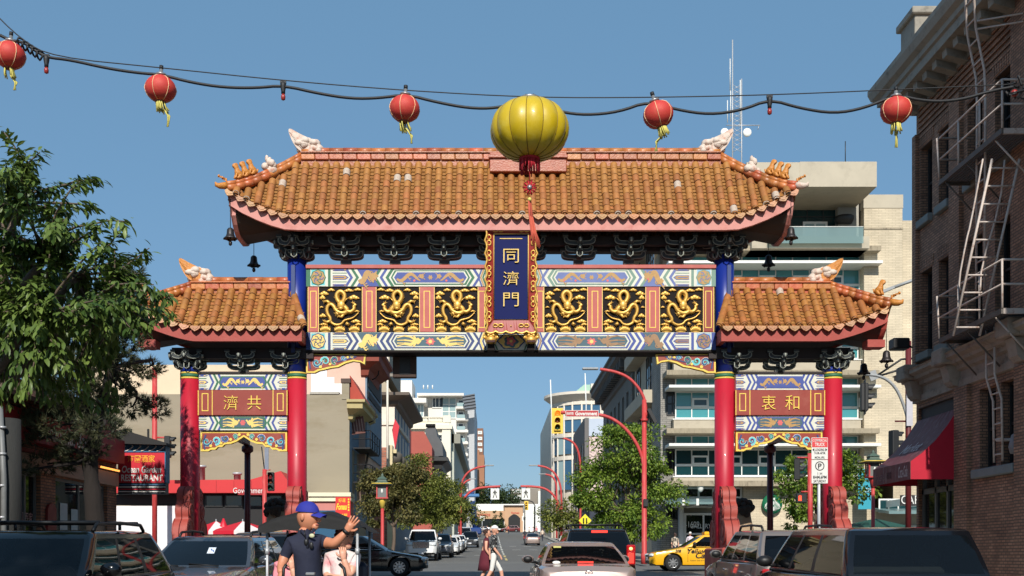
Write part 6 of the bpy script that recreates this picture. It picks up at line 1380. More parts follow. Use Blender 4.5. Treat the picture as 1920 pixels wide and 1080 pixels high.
m_tan = M('mall_tan', (190, 152, 118), .8, .05, .2); block(be, 'wall', WX(893, Ye), WX(1062, Ye), Ye, Ye+20, 7, WZ(945, Ye), m_wframe); block(be, 'tan_band', WX(890, Ye), WX(948, Ye), Ye-1, Ye+2, WZ(973, Ye), WZ(958, Ye), m_tan); block(be, 'entrance_block', WX(946, Ye), WX(980, Ye), Ye-2, Ye+3, 7, WZ(950, Ye), m_tan); block(be, 'entrance_cap', WX(944, Ye), WX(982, Ye), Ye-2.5, Ye+3, WZ(950, Ye)+.02, WZ(948, Ye), MATS['cap_brown']); block(be, 'dark_opening', WX(890, Ye), WX(945, Ye), Ye-.4, Ye, 7, WZ(974, Ye), g_black)
b = MB(); b.prism([(WX(953, Ye)+(WX(975, Ye)-WX(953, Ye))*t, WZ(972, Ye)+1.1*math.sin(math.pi*t)) for t in [k/8 for k in range(9)]]+[(WX(975, Ye), 8), (WX(953, Ye), 8)], Ye-2.1, Ye-1.9, 'y', m_blk); wpart('arched_entrance', b, be)
t = MB(); lettering(t, 'ROMEOS', (WX(908, Ye), Ye-1.1, WZ(966, Ye)), 3.4, .7, M('mall_letters_red', (190, 70, 50), .6), bold=.02); lettering(t, 'Romeo', (WX(966, Ye), Ye-2.1, WZ(962, Ye)), 2.2, .6, MATS['mall_letters_red'], bold=.02); wpart('mall_letters', t, be)
bg_ = bldg('grey_block', 'grey flat-roofed block with white window strips above the mall', WX(980, 340), 340); Yg_ = 340; block(bg_, 'wall', WX(958, Yg_), WX(1010, Yg_), Yg_, Yg_+20, 8, WZ(916, Yg_), M('block_grey', (134, 126, 116), .8, .06, .2)); block(bg_, 'upper_block', WX(988, Yg_), WX(1030, Yg_), Yg_+2, Yg_+20, 8, WZ(910, Yg_), M('block_tan', (158, 146, 130), .8, .06, .2)); block(bg_, 'white_wing', WX(1008, Yg_), WX(1034, Yg_), Yg_-4, Yg_+2, 8, WZ(922, Yg_), m_wframe); block(bg_, 'plant_room', WX(1016, Yg_), WX(1027, Yg_), Yg_+4, Yg_+8, WZ(912, Yg_), WZ(905, Yg_), MATS['block_grey'])
for y in (918, 929): fwin(bg_, Yg_-.1, 960, 977, y, y+6, (4, 1), g_pale, m_wframe, .3)
# trees
m_bark = M('bark_grey_brown', (96, 82, 70), .9, .2, 6, bump=.8, bscale=20, stretch=(1, 1, .25)); m_barkd = M('bark_dark', (34, 28, 25), .95, .25, 5, bump=1, bscale=16, stretch=(1, 1, .3))
def limb(b, p, q, r0, r1, rr, mat, sag=.1, n=6, seg=5):
 p, q = Vector(p), Vector(q); L = (q-p).length; pts = []
 off = Vector((rr.uniform(-1, 1), rr.uniform(-1, 1), rr.uniform(-.3, .6)))*L*sag
 for i in range(seg+1):
  t = i/seg; pts.append(p.lerp(q, t)+off*math.sin(math.pi*t)+(Vector((rr.uniform(-1, 1), rr.uniform(-1, 1), rr.uniform(-1, 1)))*L*.015 if 0 < i < seg else Vector()))
 b.tube(pts, [r0+(r1-r0)*i/seg for i in range(seg+1)], n, mat); return pts
def leaf_verts(L, wd, bend=.3):
 """one folded, arching leaf along +X"""
 vs = []
 for t, w_ in ((0, .08), (.3, .8), (.6, 1.0), (.85, .55)):
  z = -bend*L*t*t; vs += [(L*t, -wd*w_/2, z+.12*wd*w_), (L*t, 0, z), (L*t, wd*w_/2, z+.12*wd*w_)]
 vs.append((L, 0, -bend*L)); fs = []
 for i in range(3): fs += [(i*3, i*3+3, i*3+4, i*3+1), (i*3+1, i*3+4, i*3+5, i*3+2)]
 fs += [(9, 12, 10), (10, 12, 11)]; return vs, fs
def quick_leaf(L, wd): return [(0, 0, 0), (L*.5, -wd/2, .06*L), (L, 0, -.08*L), (L*.5, wd/2, .06*L)], [(0, 1, 2), (0, 2, 3)]
class Foliage:
 def __init__(s): s.v = []; s.f = []; s.n = 0
 def add(s, vs, fs, M3, p):
  V = np.asarray(vs) @ M3.T+np.asarray(p); s.v.append(V); s.f.append([[a+s.n for a in f] for f in fs]); s.n += len(vs)
 def mesh(s, name, mat):
  me = bpy.data.meshes.new(name); me.from_pydata(np.concatenate(s.v).tolist(), [], [f for q in s.f for f in q]); me.materials.append(mat); me.polygons.foreach_set('use_smooth', [True]*len(me.polygons)); me.update(); return me
def basis(x, up):
 x = np.asarray(x)/np.linalg.norm(x); y = np.cross(up, x); n = np.linalg.norm(y); y = y/n if n > 1e-5 else np.array([0, 1., 0]); z = np.cross(x, y); return np.stack([x, y, z], 1)
def street_tree(name, label, base, trunk_h, crown, leaf, count, mat, seed, bark, nclus=46, group=None, tr=.16, hang=0.35, fill=1.0):
 """crown: list of (centre, (rx, ry, rz)) ellipsoids; leaves sit in sprays on the twigs"""
 rr = random.Random(seed); g = np.random.default_rng(seed)
 root = thing(name, label, 'tree', tuple(base), 0, group); o0 = -Vector(base)
 tb = MB(); B = Vector(base); top = B+Vector((rr.uniform(-.2, .2), rr.uniform(-.2, .2), trunk_h)); limb(tb, B-Vector((0, 0, .2)), top, tr, tr*.72, rr, bark, .03, 8)
 fo = Foliage(); tot = sum(c[1][0]*c[1][1]*c[1][2] for c in crown)
 cl = []
 for c, r in crown:
  m = max(3, int(nclus*r[0]*r[1]*r[2]/tot)); c = Vector(c)
  hub = top.lerp(c, .55); limb(tb, top, hub, tr*.6, tr*.34, rr, bark, .08, 6)
  for k in range(m):
   d = Vector((rr.gauss(0, 1), rr.gauss(0, 1), rr.gauss(0, 1))).normalized(); q = rr.uniform(.35, .98)
   p = c+Vector((d.x*r[0]*q, d.y*r[1]*q, d.z*r[2]*q)); cl.append((p, d, r))
   if k % 2 == 0: limb(tb, hub, p, tr*.26, tr*.06, rr, bark, .12, 5)
 tob = obj('trunk', tb, root, tuple(o0))
 per = max(1, count//len(cl)); lv, lf = quick_leaf(leaf, leaf*.55)
 for p, d, r in cl:
  s = (r[0]*r[1]*r[2])**(1/3)*.34*rr.uniform(.7, 1.3)*fill
  for k in range(per):
   v = g.normal(size=3); v /= np.linalg.norm(v); q = g.uniform(.2, 1)**.6
   pos = np.array(p)+v*s*q*np.array([1.15, 1.15, .75])
   ax = v*.6+np.array(d)*.4+g.normal(size=3)*.5; ax[2] -= hang
   fo.add(lv, lf, basis(ax, np.array([0, 0, 1.])+g.normal(size=3)*.45)*g.uniform(.7, 1.3), pos)
 obj('crown', fo.mesh('crown', mat), root, tuple(o0)); return root
ml_green = M_leaf('leaf_green', (74, 104, 34), (138, 158, 60)); ml_olive = M_leaf('leaf_olive', (70, 76, 40), (132, 122, 72)); ml_oli2 = M_leaf('leaf_olive_green', (74, 88, 36), (138, 142, 66)); ml_dark = M_leaf('leaf_far_dark', (42, 58, 34), (80, 96, 52)); ml_cher = M_leaf('leaf_cherry', (56, 80, 34), (120, 140, 68), .42, .25, .9); ml_pine = M_leaf('needle_green', (38, 52, 36), (92, 92, 62), .6, .1, 1.5)
def P_(px, py, Y): return tuple(W(px, py, Y))
Yt = 63
street_tree('street_tree', 'big bright green street tree behind the red signal arm', (WX(1178, Yt), Yt, G(Yt)), 2.6, [(P_(1175, 850, Yt), (2.6, 2.2, 1.9)), (P_(1125, 915, Yt), (1.9, 1.8, 1.7)), (P_(1225, 900, Yt), (1.9, 1.8, 1.6)), (P_(1160, 955, Yt-.5), (2.5, 2, 1.2)), (P_(1185, 810, Yt), (1.3, 1.2, 1.0)), (P_(1085, 955, Yt), (1.1, 1, .9)), (P_(1150, 815, Yt), (1.0, 1., .8)), (P_(1250, 870, Yt), (.8, .8, .8)), (P_(1200, 985, Yt-.6), (2.0, 1.6, .9)), (P_(1130, 985, Yt-.4), (1.5, 1.4, .8))], .19, 24000, ml_green, 11, m_bark, 120)
Yt = 54
street_tree('street_tree', 'green street tree behind the parking sign and right red columns', (WX(1530, Yt), Yt, G(Yt)), 2.2, [(P_(1500, 925, Yt), (1.5, 1.4, 1.5)), (P_(1560, 890, Yt), (1.5, 1.3, 1.5)), (P_(1600, 910, Yt), (1.2, 1.2, 1.3)), (P_(1470, 880, Yt), (1.0, 1, .9)), (P_(1545, 850, Yt), (1.2, 1, .8)), (P_(1500, 965, Yt), (1.0, 1, .8))], .2, 6500, ml_green, 12, m_bark, 60, tr=.12)
for i, (px, Y, hb, cr, mt, n, lab) in enumerate((
 (733, 60, 2.0, ((735, 925, 1.9, 1.6), (705, 905, 1.1, 1.1), (765, 890, 1.3, 1.1), (770, 940, 1.3, 1.2), (710, 955, 1.0, 1.0)), ml_olive, 12000, 'brownish street tree behind the pagoda lamp post'),
 (775, 70, 2.2, ((790, 915, 2.0, 2.2), (765, 875, 1.5, 1.3), (815, 930, 1.6, 1.5), (775, 960, 1.9, 1.2), (800, 975, 1.4, .8)), ml_oli2, 14000, 'tall olive green street tree over the white pickup truck'),
 (825, 92, 2.2, ((820, 935, 2.2, 1.8), (845, 945, 1.8, 1.6), (800, 955, 1.6, 1.3)), ml_oli2, 8000, 'olive street tree behind the row of parked white cars'),
 (862, 118, 2.2, ((860, 950, 2.0, 1.6), (880, 960, 1.6, 1.4), (845, 962, 1.6, 1.2)), ml_oli2, 3000, 'last olive tree on the left pavement before the blue lift'),
 (1048, 118, 2.0, ((1045, 962, 2.0, 1.5), (1062, 975, 1.6, 1.2), (1030, 978, 1.4, 1.1)), ml_oli2, 3000, 'small olive tree on the right pavement by the far crossing'))):
 street_tree('street_tree', lab, (WX(px, Y), Y, G(Y)), hb, [(P_(x, y, Y), (rx, rx*.9, rz)) for x, y, rx, rz in cr], .17+.06*(Y > 80)+.08*(Y > 110), n, mt, 20+i, m_bark, 60, 'street trees up the far pavements', .12)
for i, (px, py, wd, h, lab) in enumerate(((928, 975, 1.8, 5.6, 'dark cone-shaped cypress left of the mall entrance'), (939, 978, 1.6, 5.0, 'dark cone-shaped cypress beside the mall entrance arch'))):
 Y = 295; street_tree('cypress', lab, (WX(px, Y), Y, G(Y)), .5, [((WX(px, Y), Y, G(Y)+1+h*.2*k), (wd*(1-.2*k), wd*(1-.2*k), h*.16)) for k in range(5)], .4, 900, ml_dark, 40+i, m_barkd, 40, 'cypresses by the mall', .15)
for i, (px, py, rx, rz, lab) in enumerate(((905, 925, 4.2, 4.6, 'dark conifer rising behind the mall on the left'), (938, 928, 4.5, 4.4, 'round dark tree behind the mall near the crossing sign'), (956, 930, 4.0, 4.0, 'dark tree right of the crossing sign behind the mall'), (888, 935, 4.0, 5.0, 'dark tree behind the blue lift by the brown tower'))):
 Y = 330; street_tree('distant_tree', lab, (WX(px, Y), Y, G(Y)), 6, [(P_(px, py+3, Y), (rx, rx, rz)), (P_(px-8, py+10, Y), (rx*.8, rx, rz*.7)), (P_(px+8, py+9, Y), (rx*.8, rx, rz*.7))], .7, 1600, ml_dark, 50+i, m_barkd, 50, 'trees beyond the mall', .3)
def pine():
 rr = random.Random(5); g = np.random.default_rng(5); Y = 24.3; base = Vector((WX(178, Y), Y, G(Y)))
 root = thing('pine_tree', 'dark shaded pine with dense needle pads in front of the restaurant', 'tree', tuple(base)); tb = MB(); sp = [W(182, 1010, Y), W(172, 900, Y), W(168, 860, Y), W(185, 780, Y), W(210, 690, Y), W(215, 600, Y), W(250, 530, Y+.3)]
 tb.tube([base]+smooth_poly(sp, 2), [.24]+[(.21-.15*k/27)*rr.uniform(.88, 1.12) for k in range(len(smooth_poly(sp, 2)))], 9, m_barkd)
 fo = Foliage(); pads = [(280, 545, 40, 36), (300, 590, 34, 26), (255, 510, 34, 24), (250, 560, 44, 30), (215, 600, 50, 34), (260, 640, 40, 26), (275, 690, 36, 20), (290, 765, 32, 22), (250, 760, 40, 24), (215, 730, 40, 30), (150, 650, 60, 40), (90, 640, 60, 46), (60, 720, 60, 40), (130, 740, 66, 36), (190, 800, 46, 22), (100, 800, 60, 30), (40, 800, 50, 34), (150, 840, 50, 26), (90, 870, 60, 20), (205, 660, 44, 30), (30, 640, 50, 40), (120, 700, 60, 40), (175, 760, 50, 30), (20, 880, 40, 20), (250, 700, 36, 24), (60, 590, 60, 36), (150, 580, 60, 36), (310, 620, 22, 16),]
 for (px, py, rx, ry) in pads:
  low_ = py > 640 and px > 240; px = px if low_ else min(px, 262-rx*.7); c = W(px, py, 26.9 if low_ else Y+rr.uniform(-1.4, 1.)); k = .0121; a = min(sp, key=lambda q: (q-c).length); limb(tb, a, c, .06, .02, rr, m_barkd, .15, 5)
  for j in range(int(rx*ry*.1)+26):
   v = g.normal(size=3); v /= np.linalg.norm(v); q = g.uniform(.25, 1)**.5; p = np.array(c)+v*q*np.array([rx*k, rx*k, ry*k])
   ax = v*.8+np.array([0, 0, .5])+g.normal(size=3)*.35
   for n_ in range(13):
    d = ax/np.linalg.norm(ax)+g.normal(size=3)*.42; Bm = basis(d, g.normal(size=3)); L = g.uniform(.11, .2)
    fo.add([(0, -.009, 0), (0, .009, 0), (L, 0, -.01)], [(0, 1, 2)], Bm, p)
 obj('trunk', tb, root, tuple(-base)); obj('crown', fo.mesh('crown', ml_pine), root, tuple(-base))
pine()
def cherry():
 rr = random.Random(9); g = np.random.default_rng(9); Yc = 15.5; base = Vector((-8.9, 16, G(16)))
 root = thing('cherry_tree', 'leafy cherry tree with long drooping leaves filling the upper left', 'tree', tuple(base)); tb = MB(); top = base+Vector((0, 0, 2.2)); limb(tb, base-Vector((0, 0, .2)), top, .26, .2, rr, m_bark, .02, 10)
 out = [(5, 245), (30, 290), (60, 330), (75, 285), (110, 350), (150, 340), (185, 335), (170, 385), (130, 400), (190, 420), (225, 430), (240, 415), (215, 470), (255, 480), (280, 465), (235, 510), (260, 520), (290, 560), (320, 560), (310, 585), (265, 590), (230, 560), (285, 610), (325, 590)]
 ins = [(rr.uniform(-70, 290), rr.uniform(300, 660)) for _ in range(150)]
 ins = [(x, y) for x, y in ins if y > 275+.95*max(0, x-20) and y < 690-.5*max(0, x-120)]
 low = [(30, 590), (60, 620), (75, 660), (20, 610), (60, 540), (95, 560), (120, 590), (110, 650), (130, 690), (165, 610), (40, 740), (20, 720), (70, 570), (180, 590), (215, 575), (250, 620), (5, 660)]
 ends = [(x, y, Yc+rr.uniform(-1.2, 1.0)) for x, y in out]+[(x, y, Yc+rr.uniform(-1.6, 1.6)) for x, y in ins]+[(x, y, Yc-1.3) for x, y in low]
 hubs = [W(-60, 520, Yc), W(20, 470, Yc+.4), W(90, 480, Yc-.3), W(140, 520, Yc+.3), W(40, 380, Yc), W(190, 560, Yc), W(60, 600, Yc-.6)]
 ends += [(rr.uniform(-70, 225), rr.uniform(590, 770), Yc+rr.uniform(-.3, 2.2)) for _ in range(52)]
 for h in hubs: limb(tb, top, h, .11, .05, rr, m_bark, .08, 7)
 big, rest = [], Foliage(); LV, LF = leaf_verts(1, .36, .32)
 for (x, y, Y) in ends:
  e = W(x, y, Y); h = min(hubs, key=lambda q: (q-e).length+rr.random()*.4); pts = limb(tb, h, e, .028, .007, rr, m_bark, .14, 5, 6)
  outl = (x, y) in out or (x, y) in low
  for j in range(rr.randint(62, 84)):
   t = rr.random()**.55; i = min(len(pts)-2, int(t*(len(pts)-1))); p = pts[i].lerp(pts[i+1], t*(len(pts)-1)-i); tw = (pts[i+1]-pts[i]).normalized()
   a = rr.uniform(0, 6.283); d = np.array([math.cos(a), math.sin(a), rr.uniform(-1.3, .1)])*.8+np.array(tw)*.7; L = rr.uniform(.1, .185)
   o_ = np.array([rr.uniform(-.07, .07) for _ in range(3)]); Bm = basis(d, np.array([0, 0, 1.])+g.normal(size=3)*.25)*L
   q = (Bm, np.array(p)+o_, 0 if outl else 1, t); big.append(q)
 big.sort(key=lambda q: (q[2], -q[3]))
 lb = MB(); lb.add(LV, LF, None, True); lme = lb.mesh('leaf', ml_cher)
 for k, (Bm, p, a, t) in enumerate(big):
  if k < 290: obj('leaf', lme, root, mx=Matrix.Translation(Vector(p)-base) @ Matrix(Bm.tolist()).to_4x4())
  else: rest.add(LV, LF, Bm, p)
 obj('trunk', tb, root, tuple(-base)); c = obj('crown', rest.mesh('crown', ml_cher), root, tuple(-base)); c['kind'] = 'stuff'
cherry()
street_tree('street_tree', 'tall street tree of the left pavement, standing behind the viewer', (-8.6, -1, G(-1)), 6.5, [((-8.6, -1, 11), (2.8, 3, 3)), ((-7.0, 0, 10), (2.2, 2.2, 2.4)), ((-10.8, -2, 10.6), (2.6, 2, 2.6)), ((-8.2, 1, 8.8), (2.8, 2, 1.6)), ((-5.8, 0, 11), (1.8, 2, 1.8))], .24, 9000, ml_cher, 77, m_bark, 70)
# vehicles
def paint(name, rgb, metal=.0, rough=.35, coat=1.0): return M('car_paint_'+name, rgb, rough, .04, 2, metal=metal, coat=coat)
m_tyre = M('tyre_rubber', (30, 30, 31), .85, .1, 6); m_alloy = M('alloy', (178, 180, 182), .3, .05, 4, metal=.8); m_trim = M('black_trim', (22, 22, 23), .5, .1, 6); m_cabin = M('cabin_dark', (40, 39, 40), .8, .15, 4); m_seat = M('seat_grey', (70, 68, 66), .85, .15, 5); m_chrome = M('chrome', (200, 202, 204), .12, .02, 2, metal=1.)
m_lampc = M_glass('lamp_clear', (205, 210, 212), 1.2, .0, .08); m_lampr = M('lamp_red', (170, 18, 20), .2, .05, 8, coat=1); m_lit = M_emit('brake_glow', (230, 50, 36), .9); m_amber = M_emit('amber_glow', (255, 190, 120), 1.4)
g_car = M_glass('car_glass', (16, 20, 24), .7, .45, .02); g_card = M_glass('car_glass_dark', (10, 12, 15), .7, .2, .02)
def car(name, label, x, y, rz, p, body, lod=1, glass=None, group=None, cat='car'):
 """p: dict of measured proportions. Local axes: +Y forward, base on the road"""
 root = thing(name, label, cat, (x, y, G(y)+.004), R(rz), group)
 if abs(rz) % 180 < 1: root.rotation_euler.x = math.atan((G(y+1)-G(y-1))/2)*(1 if abs(rz) < 1 else -1)
 L, Wd, H = p['L'], p['W'], p['H']; zs = p.get('sill', .24); Rw = p.get('rw', .33); Ra = Rw+.06; wb = p.get('axles', (L/2-.92, -L/2+.95)); glass = glass or g_car
 deck = p['deck']; dy = [d[0]*L-L/2 for d in deck][::-1]; dz = [d[1] for d in deck][::-1]     # given from the nose (0) to the tail (1), reversed below
 dk = sorted([(L/2-d[0]*L, d[1]) for d in deck]); dy = [d[0] for d in dk]; dz = [d[1] for d in dk]
 ys = set(np.linspace(-L/2+.25, L/2-.25, 15 if lod else 9).tolist()) | {-L/2, -L/2+.03, -L/2+.1, L/2, L/2-.03, L/2-.1}
 for a in wb: ys |= {a+Ra*math.cos(t) for t in np.linspace(0, math.pi, 9 if lod else 6)} | {a-Ra-.01, a+Ra+.01}
 ys |= set(dy); ys = sorted(v for v in ys if -L/2 <= v <= L/2); ys = [v for i, v in enumerate(ys) if i == 0 or v-ys[i-1] > .004]
 gh = p['gh']; yf0, yf1, yr1, yr0 = [L/2-q*L for q in gh]      # windscreen base, roof front, roof rear, rear-glass base
 def hw(v):
  s = abs(v)/(L/2); return Wd/2*(1-.07*s**3-.20*max(0, (s-.9)/.1)**2)
 zmid = p.get('mid', .62); b = MB(); rows = []
 for v in ys:
  zt = float(np.interp(v, dy, dz)); zb = zs+(.06 if abs(v) > L/2-.12 else 0)
  for a in wb:
   if abs(v-a) < Ra: zb = max(zb, Rw+math.sqrt(max(0, Ra*Ra-(v-a)**2)))
  zb = min(zb, zt-.06); w_ = hw(v); zm = min(max(zmid, zb+.02), zt-.04)
  rows.append([(w_*.955, zb), (w_*.99, zb+(zm-zb)*.3), (w_, zm), (w_*.992, zm+(zt-zm)*.45), (w_*.965, zt-.035*min(1, (zt-zm)*4)), (w_*.9, zt), (w_*.45, zt+.022), (0, zt+.03)])
 n = len(rows); k = 15; vs = []
 for v, r in zip(ys, rows): vs += [(q[0], v, q[1]) for q in r]+[(-q[0], v, q[1]) for q in r[-2::-1]]
 fs, mt = [], []
 for i in range(n-1):
  ym = (ys[i]+ys[i+1])/2
  for j in range(k-1):
   fs.append((i*k+j, i*k+j+1, (i+1)*k+j+1, (i+1)*k+j)); mt.append(m_cabin if (4 < j < 9 and yr0+.03 < ym < yf0-.03) else (p.get('clad') or body) if j in (0, 13) and p.get('clad') else body)
 fs += [tuple(range(k)), tuple(range(n*k-1, (n-1)*k-1, -1))]; mt += [body, body]
 for f, m in zip(fs, mt): b.mi(m)
 b.v = vs
 for f, m in zip(fs, mt): b.f.append(list(f)); b.m.append(b.mi(m)); b.sm.append(True)
 b.box(-Wd/2*.82, Wd/2*.82, -L/2+.2, L/2-.2, zs-.04, zs+.1, m_trim)
 zb0 = p['belt']; wbelt, wroof = p.get('wb', Wd/2*.9), p.get('wr', Wd/2*.68); zr = H-.045
 tl = [0, .07, .3, .55, .78, .9, 1.0]; px_ = [-.97, -.9, -.5, 0, .5, .9, .97]
 sides = p['side']        # window spans along the side, fractions from windscreen to tail
 su = sorted({0, 1}|{q for s in sides for q in s}); su2 = []
 for a, c in zip(su[:-1], su[1:]): su2 += [a, (a+c)/2]
 su2.append(1); bf, br = p.get('bulge', .16), p.get('rbulge', .1)
 def ring_(t):
  tt = t**.85 if t < 1 else 1; yf = yf0+(yf1-yf0)*t; yr = yr0+(yr1-yr0)*t; w_ = wbelt+(wroof-wbelt)*(t**1.35); z0 = zb0+(zr-zb0)*t**.96
  zf = float(np.interp(yf0, dy, dz)); zr_ = float(np.interp(yr0, dy, dz))
  R_ = []
  for q in px_: R_.append((q*w_, yf+bf*(1-q*q)-bf*.5, z0+(zf-zb0)*(1-t), ('f', q)))
  for s in su2[1:-1]: R_.append((w_, yf-bf*.45+(yr-yf+bf*.45+br*.45)*s, z0+((zf-zb0)*(1-s)+(zr_-zb0)*s)*(1-t)*.0, ('r', s)))
  for q in px_[::-1]: R_.append((q*w_, yr-br*(1-q*q)+br*.5, z0+(zr_-zb0)*(1-t), ('b', q)))
  for s in su2[1:-1][::-1]: R_.append((-w_, yf-bf*.45+(yr-yf+bf*.45+br*.45)*s, z0, ('l', s)))
  return R_
 RG = [ring_(t) for t in tl]; m_ = len(RG[0]); gl = {}; base = len(b.v)
 for r in RG: b.v += [q[:3] for q in r]
 roofm = p.get('roof') or body
 def add_gl(key, pts): gl.setdefault(key, MB()).add(pts, [(0, 1, 2, 3)], None, True)
 for i in range(len(tl)-1):
  tm = (tl[i]+tl[i+1])/2
  for j in range(m_):
   j2 = (j+1) % m_; A, B_ = RG[i][j][3], RG[i][j2][3]; key = None; pil = body
   if A[0] == 'f' and B_[0] == 'f' and max(abs(A[1]), abs(B_[1])) < .95 and .05 < tm < .93: key = 'windscreen'
   elif A[0] == 'b' and B_[0] == 'b' and max(abs(A[1]), abs(B_[1])) < .95 and p.get('rt', .07) < tm < .93: key = 'rear_window'
   elif A[0] in 'rl' or B_[0] in 'rl':
    sd = A[0] if A[0] in 'rl' else B_[0]; va = A[1] if A[0] == sd else (0 if A[0] == 'f' else 1); vb = B_[1] if B_[0] == sd else (0 if B_[0] == 'f' else 1); sm_ = (va+vb)/2
    for q, s in enumerate(sides):
     if s[0] < sm_ < s[1] and .06 < tm < .9: key = ('side_window', sd, q)
    if key is None and .06 < tm < .9 and sides[0][0] < sm_ < sides[-1][1] and not p.get('bodypillar'): pil = m_trim
   pts = [RG[i][j][:3], RG[i][j2][:3], RG[i+1][j2][:3], RG[i+1][j][:3]]
   if key: add_gl(key, pts)
   else: b.f.append([base+i*m_+j, base+i*m_+j2, base+(i+1)*m_+j2, base+(i+1)*m_+j]); b.m.append(b.mi(pil if tm < .9 else roofm)); b.sm.append(True)
 top = RG[-1]; yc = (yf1+yr1)/2; prev = [base+(len(tl)-1)*m_+j for j in range(m_)]
 for f, dz_ in ((.93, .028), (.6, .045), (.0, .052)):
  cur = []
  for q in top: b.v.append((q[0]*f, yc+(q[1]-yc)*f, zr+dz_*p.get('crown', 1))); cur.append(len(b.v)-1)
  for j in range(m_): b.f.append([prev[j], prev[(j+1) % m_], cur[(j+1) % m_], cur[j]]); b.m.append(b.mi(roofm)); b.sm.append(True)
  prev = cur
 me = b.mesh('body'); weld(me, 1e-3); sharp(me, 34); bo = obj('body', me, root)
 for key, mb in gl.items():
  nm = key if isinstance(key, str) else 'side_window'
  o = obj(nm, weld(mb.mesh(nm, p.get('gside', glass) if nm == 'side_window' else glass)), root)
 if lod:
  s = MB()
  for x_ in (-.37, .37):
   yy = yf0-(yf0-yr0)*.42
   s.bbox(x_-.24, x_+.24, yy-.12, yy+.06, zb0-.3, zb0+.2, .05, m_seat); s.bbox(x_-.13, x_+.13, yy-.1, yy, zb0+.22, zb0+.4, .04, m_seat)
  yy = yf0-(yf0-yr0)*.78
  s.bbox(-.6, .6, yy-.1, yy+.08, zb0-.3, zb0+.12, .05, m_seat)
  for x_ in (-.4, .4): s.bbox(x_-.12, x_+.12, yy-.08, yy, zb0+.13, zb0+.27, .04, m_seat)
  s.tube([(.37*p.get('drv', -1)+.19*math.cos(a), yf0-.72, zb0-.02+.19*math.sin(a)) for a in [q*.5236 for q in range(13)]], .018, 5, m_trim)
  obj('seats', s, root)
 ty = MB(); prof = [(Rw*.62, -.1), (Rw*.96, -.105), (Rw, -.06), (Rw, .06), (Rw*.96, .105), (Rw*.62, .1)]; rot = Matrix.Rotation(R(90), 4, 'Y')
 ty.lathe(prof, 20, m_tyre, rot, True, (0, 0, 0), False); tm_ = ty.mesh('wheel')
 ri = MB(); ri.lathe([(Rw*.64, .085), (Rw*.6, .095), (Rw*.58, .04), (.0, .03)], 20, m_alloy if not p.get('steel') else m_trim, rot, True, (0, 0, 0), False)
 for q in range(p.get('spokes', 7)): a = q*2*math.pi/p.get('spokes', 7); ri.prism([(-.035, .05), (.035, .05), (.022, Rw*.6), (-.022, Rw*.6)], .04, .085, 'x', m_alloy, Matrix.Rotation(a, 4, 'X'))
 ri.lathe([(.06, .09), (.0, .095)], 10, m_alloy, rot, True, (0, 0, 0), False)
 if p.get('spokes', 7): ri.lathe([(Rw*.57, .041), (0, .041)], 16, m_trim, rot, False, (0, 0, 0), False)
 rm = ri.mesh('rim')
 for a in wb:
  for sx in (1, -1):
   o = obj('wheel', tm_, root, (sx*(Wd/2-.13), a, Rw)); o2 = obj('rim', rm, o); o2.rotation_euler = (0, 0, 0 if sx > 0 else math.pi)
 yn = L/2; znose = float(np.interp(L/2-.12, dy, dz)); zt_ = p.get('taily', zb0-.2)
 for sx in (1, -1):
  w0 = hw(L/2-.15)
  h = MB(); hz = p.get('head', znose-.06); hx = sx*(w0-.22)
  h.ball((hx, yn-.1, hz), (.24, .13, p.get('headh', .085)), m_lampc, 10, 6, Matrix()); obj('headlight', h, root)
  t = MB(); th = p.get('tailh', .13); wt = hw(-L/2+.12)
  t.bbox(min(sx*(wt-.2), sx*(wt+.012)), max(sx*(wt-.2), sx*(wt+.012)), -L/2-.012+p.get('tailin', 0), -L/2+.16+p.get('tailin', 0), zt_-th, zt_+th, .03, m_lampr)
  if p.get('lit'): t.ball((sx*(wt-.1), -L/2-.015+p.get('tailin', 0), zt_+th*.62), (.045, .02, .04), m_amber, 8, 5); t.box(sx*(wt-.17), sx*(wt-.03), -L/2-.02+p.get('tailin', 0), -L/2-.013+p.get('tailin', 0), zt_-th*.8, zt_+th*.2, m_lit)
  else: t.bbox(min(sx*(wt-.16), sx*(wt-.02)), max(sx*(wt-.16), sx*(wt-.02)), -L/2-.018+p.get('tailin', 0), -L/2-.01+p.get('tailin', 0), zt_-th*.5, zt_-th*.05, .003, m_lampc)
  obj('tail_light', t, root)
  mb = MB(); mx_ = sx*(wbelt+.15); my = yf0-.48; mz = zb0+.13
  mb.ball((mx_, my, mz), (.125, .075, .085), p.get('mirror') or body, 10, 7); mb.ball((mx_-.0*sx, my-.03, mz), (.105, .055, .068), m_trim, 10, 6); mb.tube([(sx*(wbelt-.02), my, mz-.07), (mx_, my, mz-.04)], .03, 5, m_trim); obj('wing_mirror', mb, root)
  if lod:
   d = MB()
   for v in p.get('handles', ((gh[0]+gh[2])/2*.86, (gh[1]+gh[2])/2+.12)): yv = L/2-v*L; w_ = hw(yv); d.bbox(min(sx*w_*.985, sx*(w_+.03)), max(sx*w_*.985, sx*(w_+.03)), yv-.1, yv+.08, zb0-.17, zb0-.135, .01, p.get('handle') or body)
   obj('door_handle', d, root); d = MB()
   for v in p.get('seams', (gh[0]+.045, (gh[0]+gh[3])/2, gh[2]+.02)): yv = L/2-v*L; w_ = hw(yv)+.0015; d.tube([(sx*w_*.995, yv, zs+.12), (sx*w_, yv, zmid), (sx*w_*.985, yv, zb0-.05)], .006, 4, m_trim)
   d.tube([(sx*(wbelt+.012), yf0-.25, zb0+.012), (sx*(wbelt+.02), 0, zb0+.012), (sx*(wbelt+.012), yr0+.2, zb0+.012)], .014, 4, p.get('beltm') or m_trim)
   obj('door_seam', d, root)
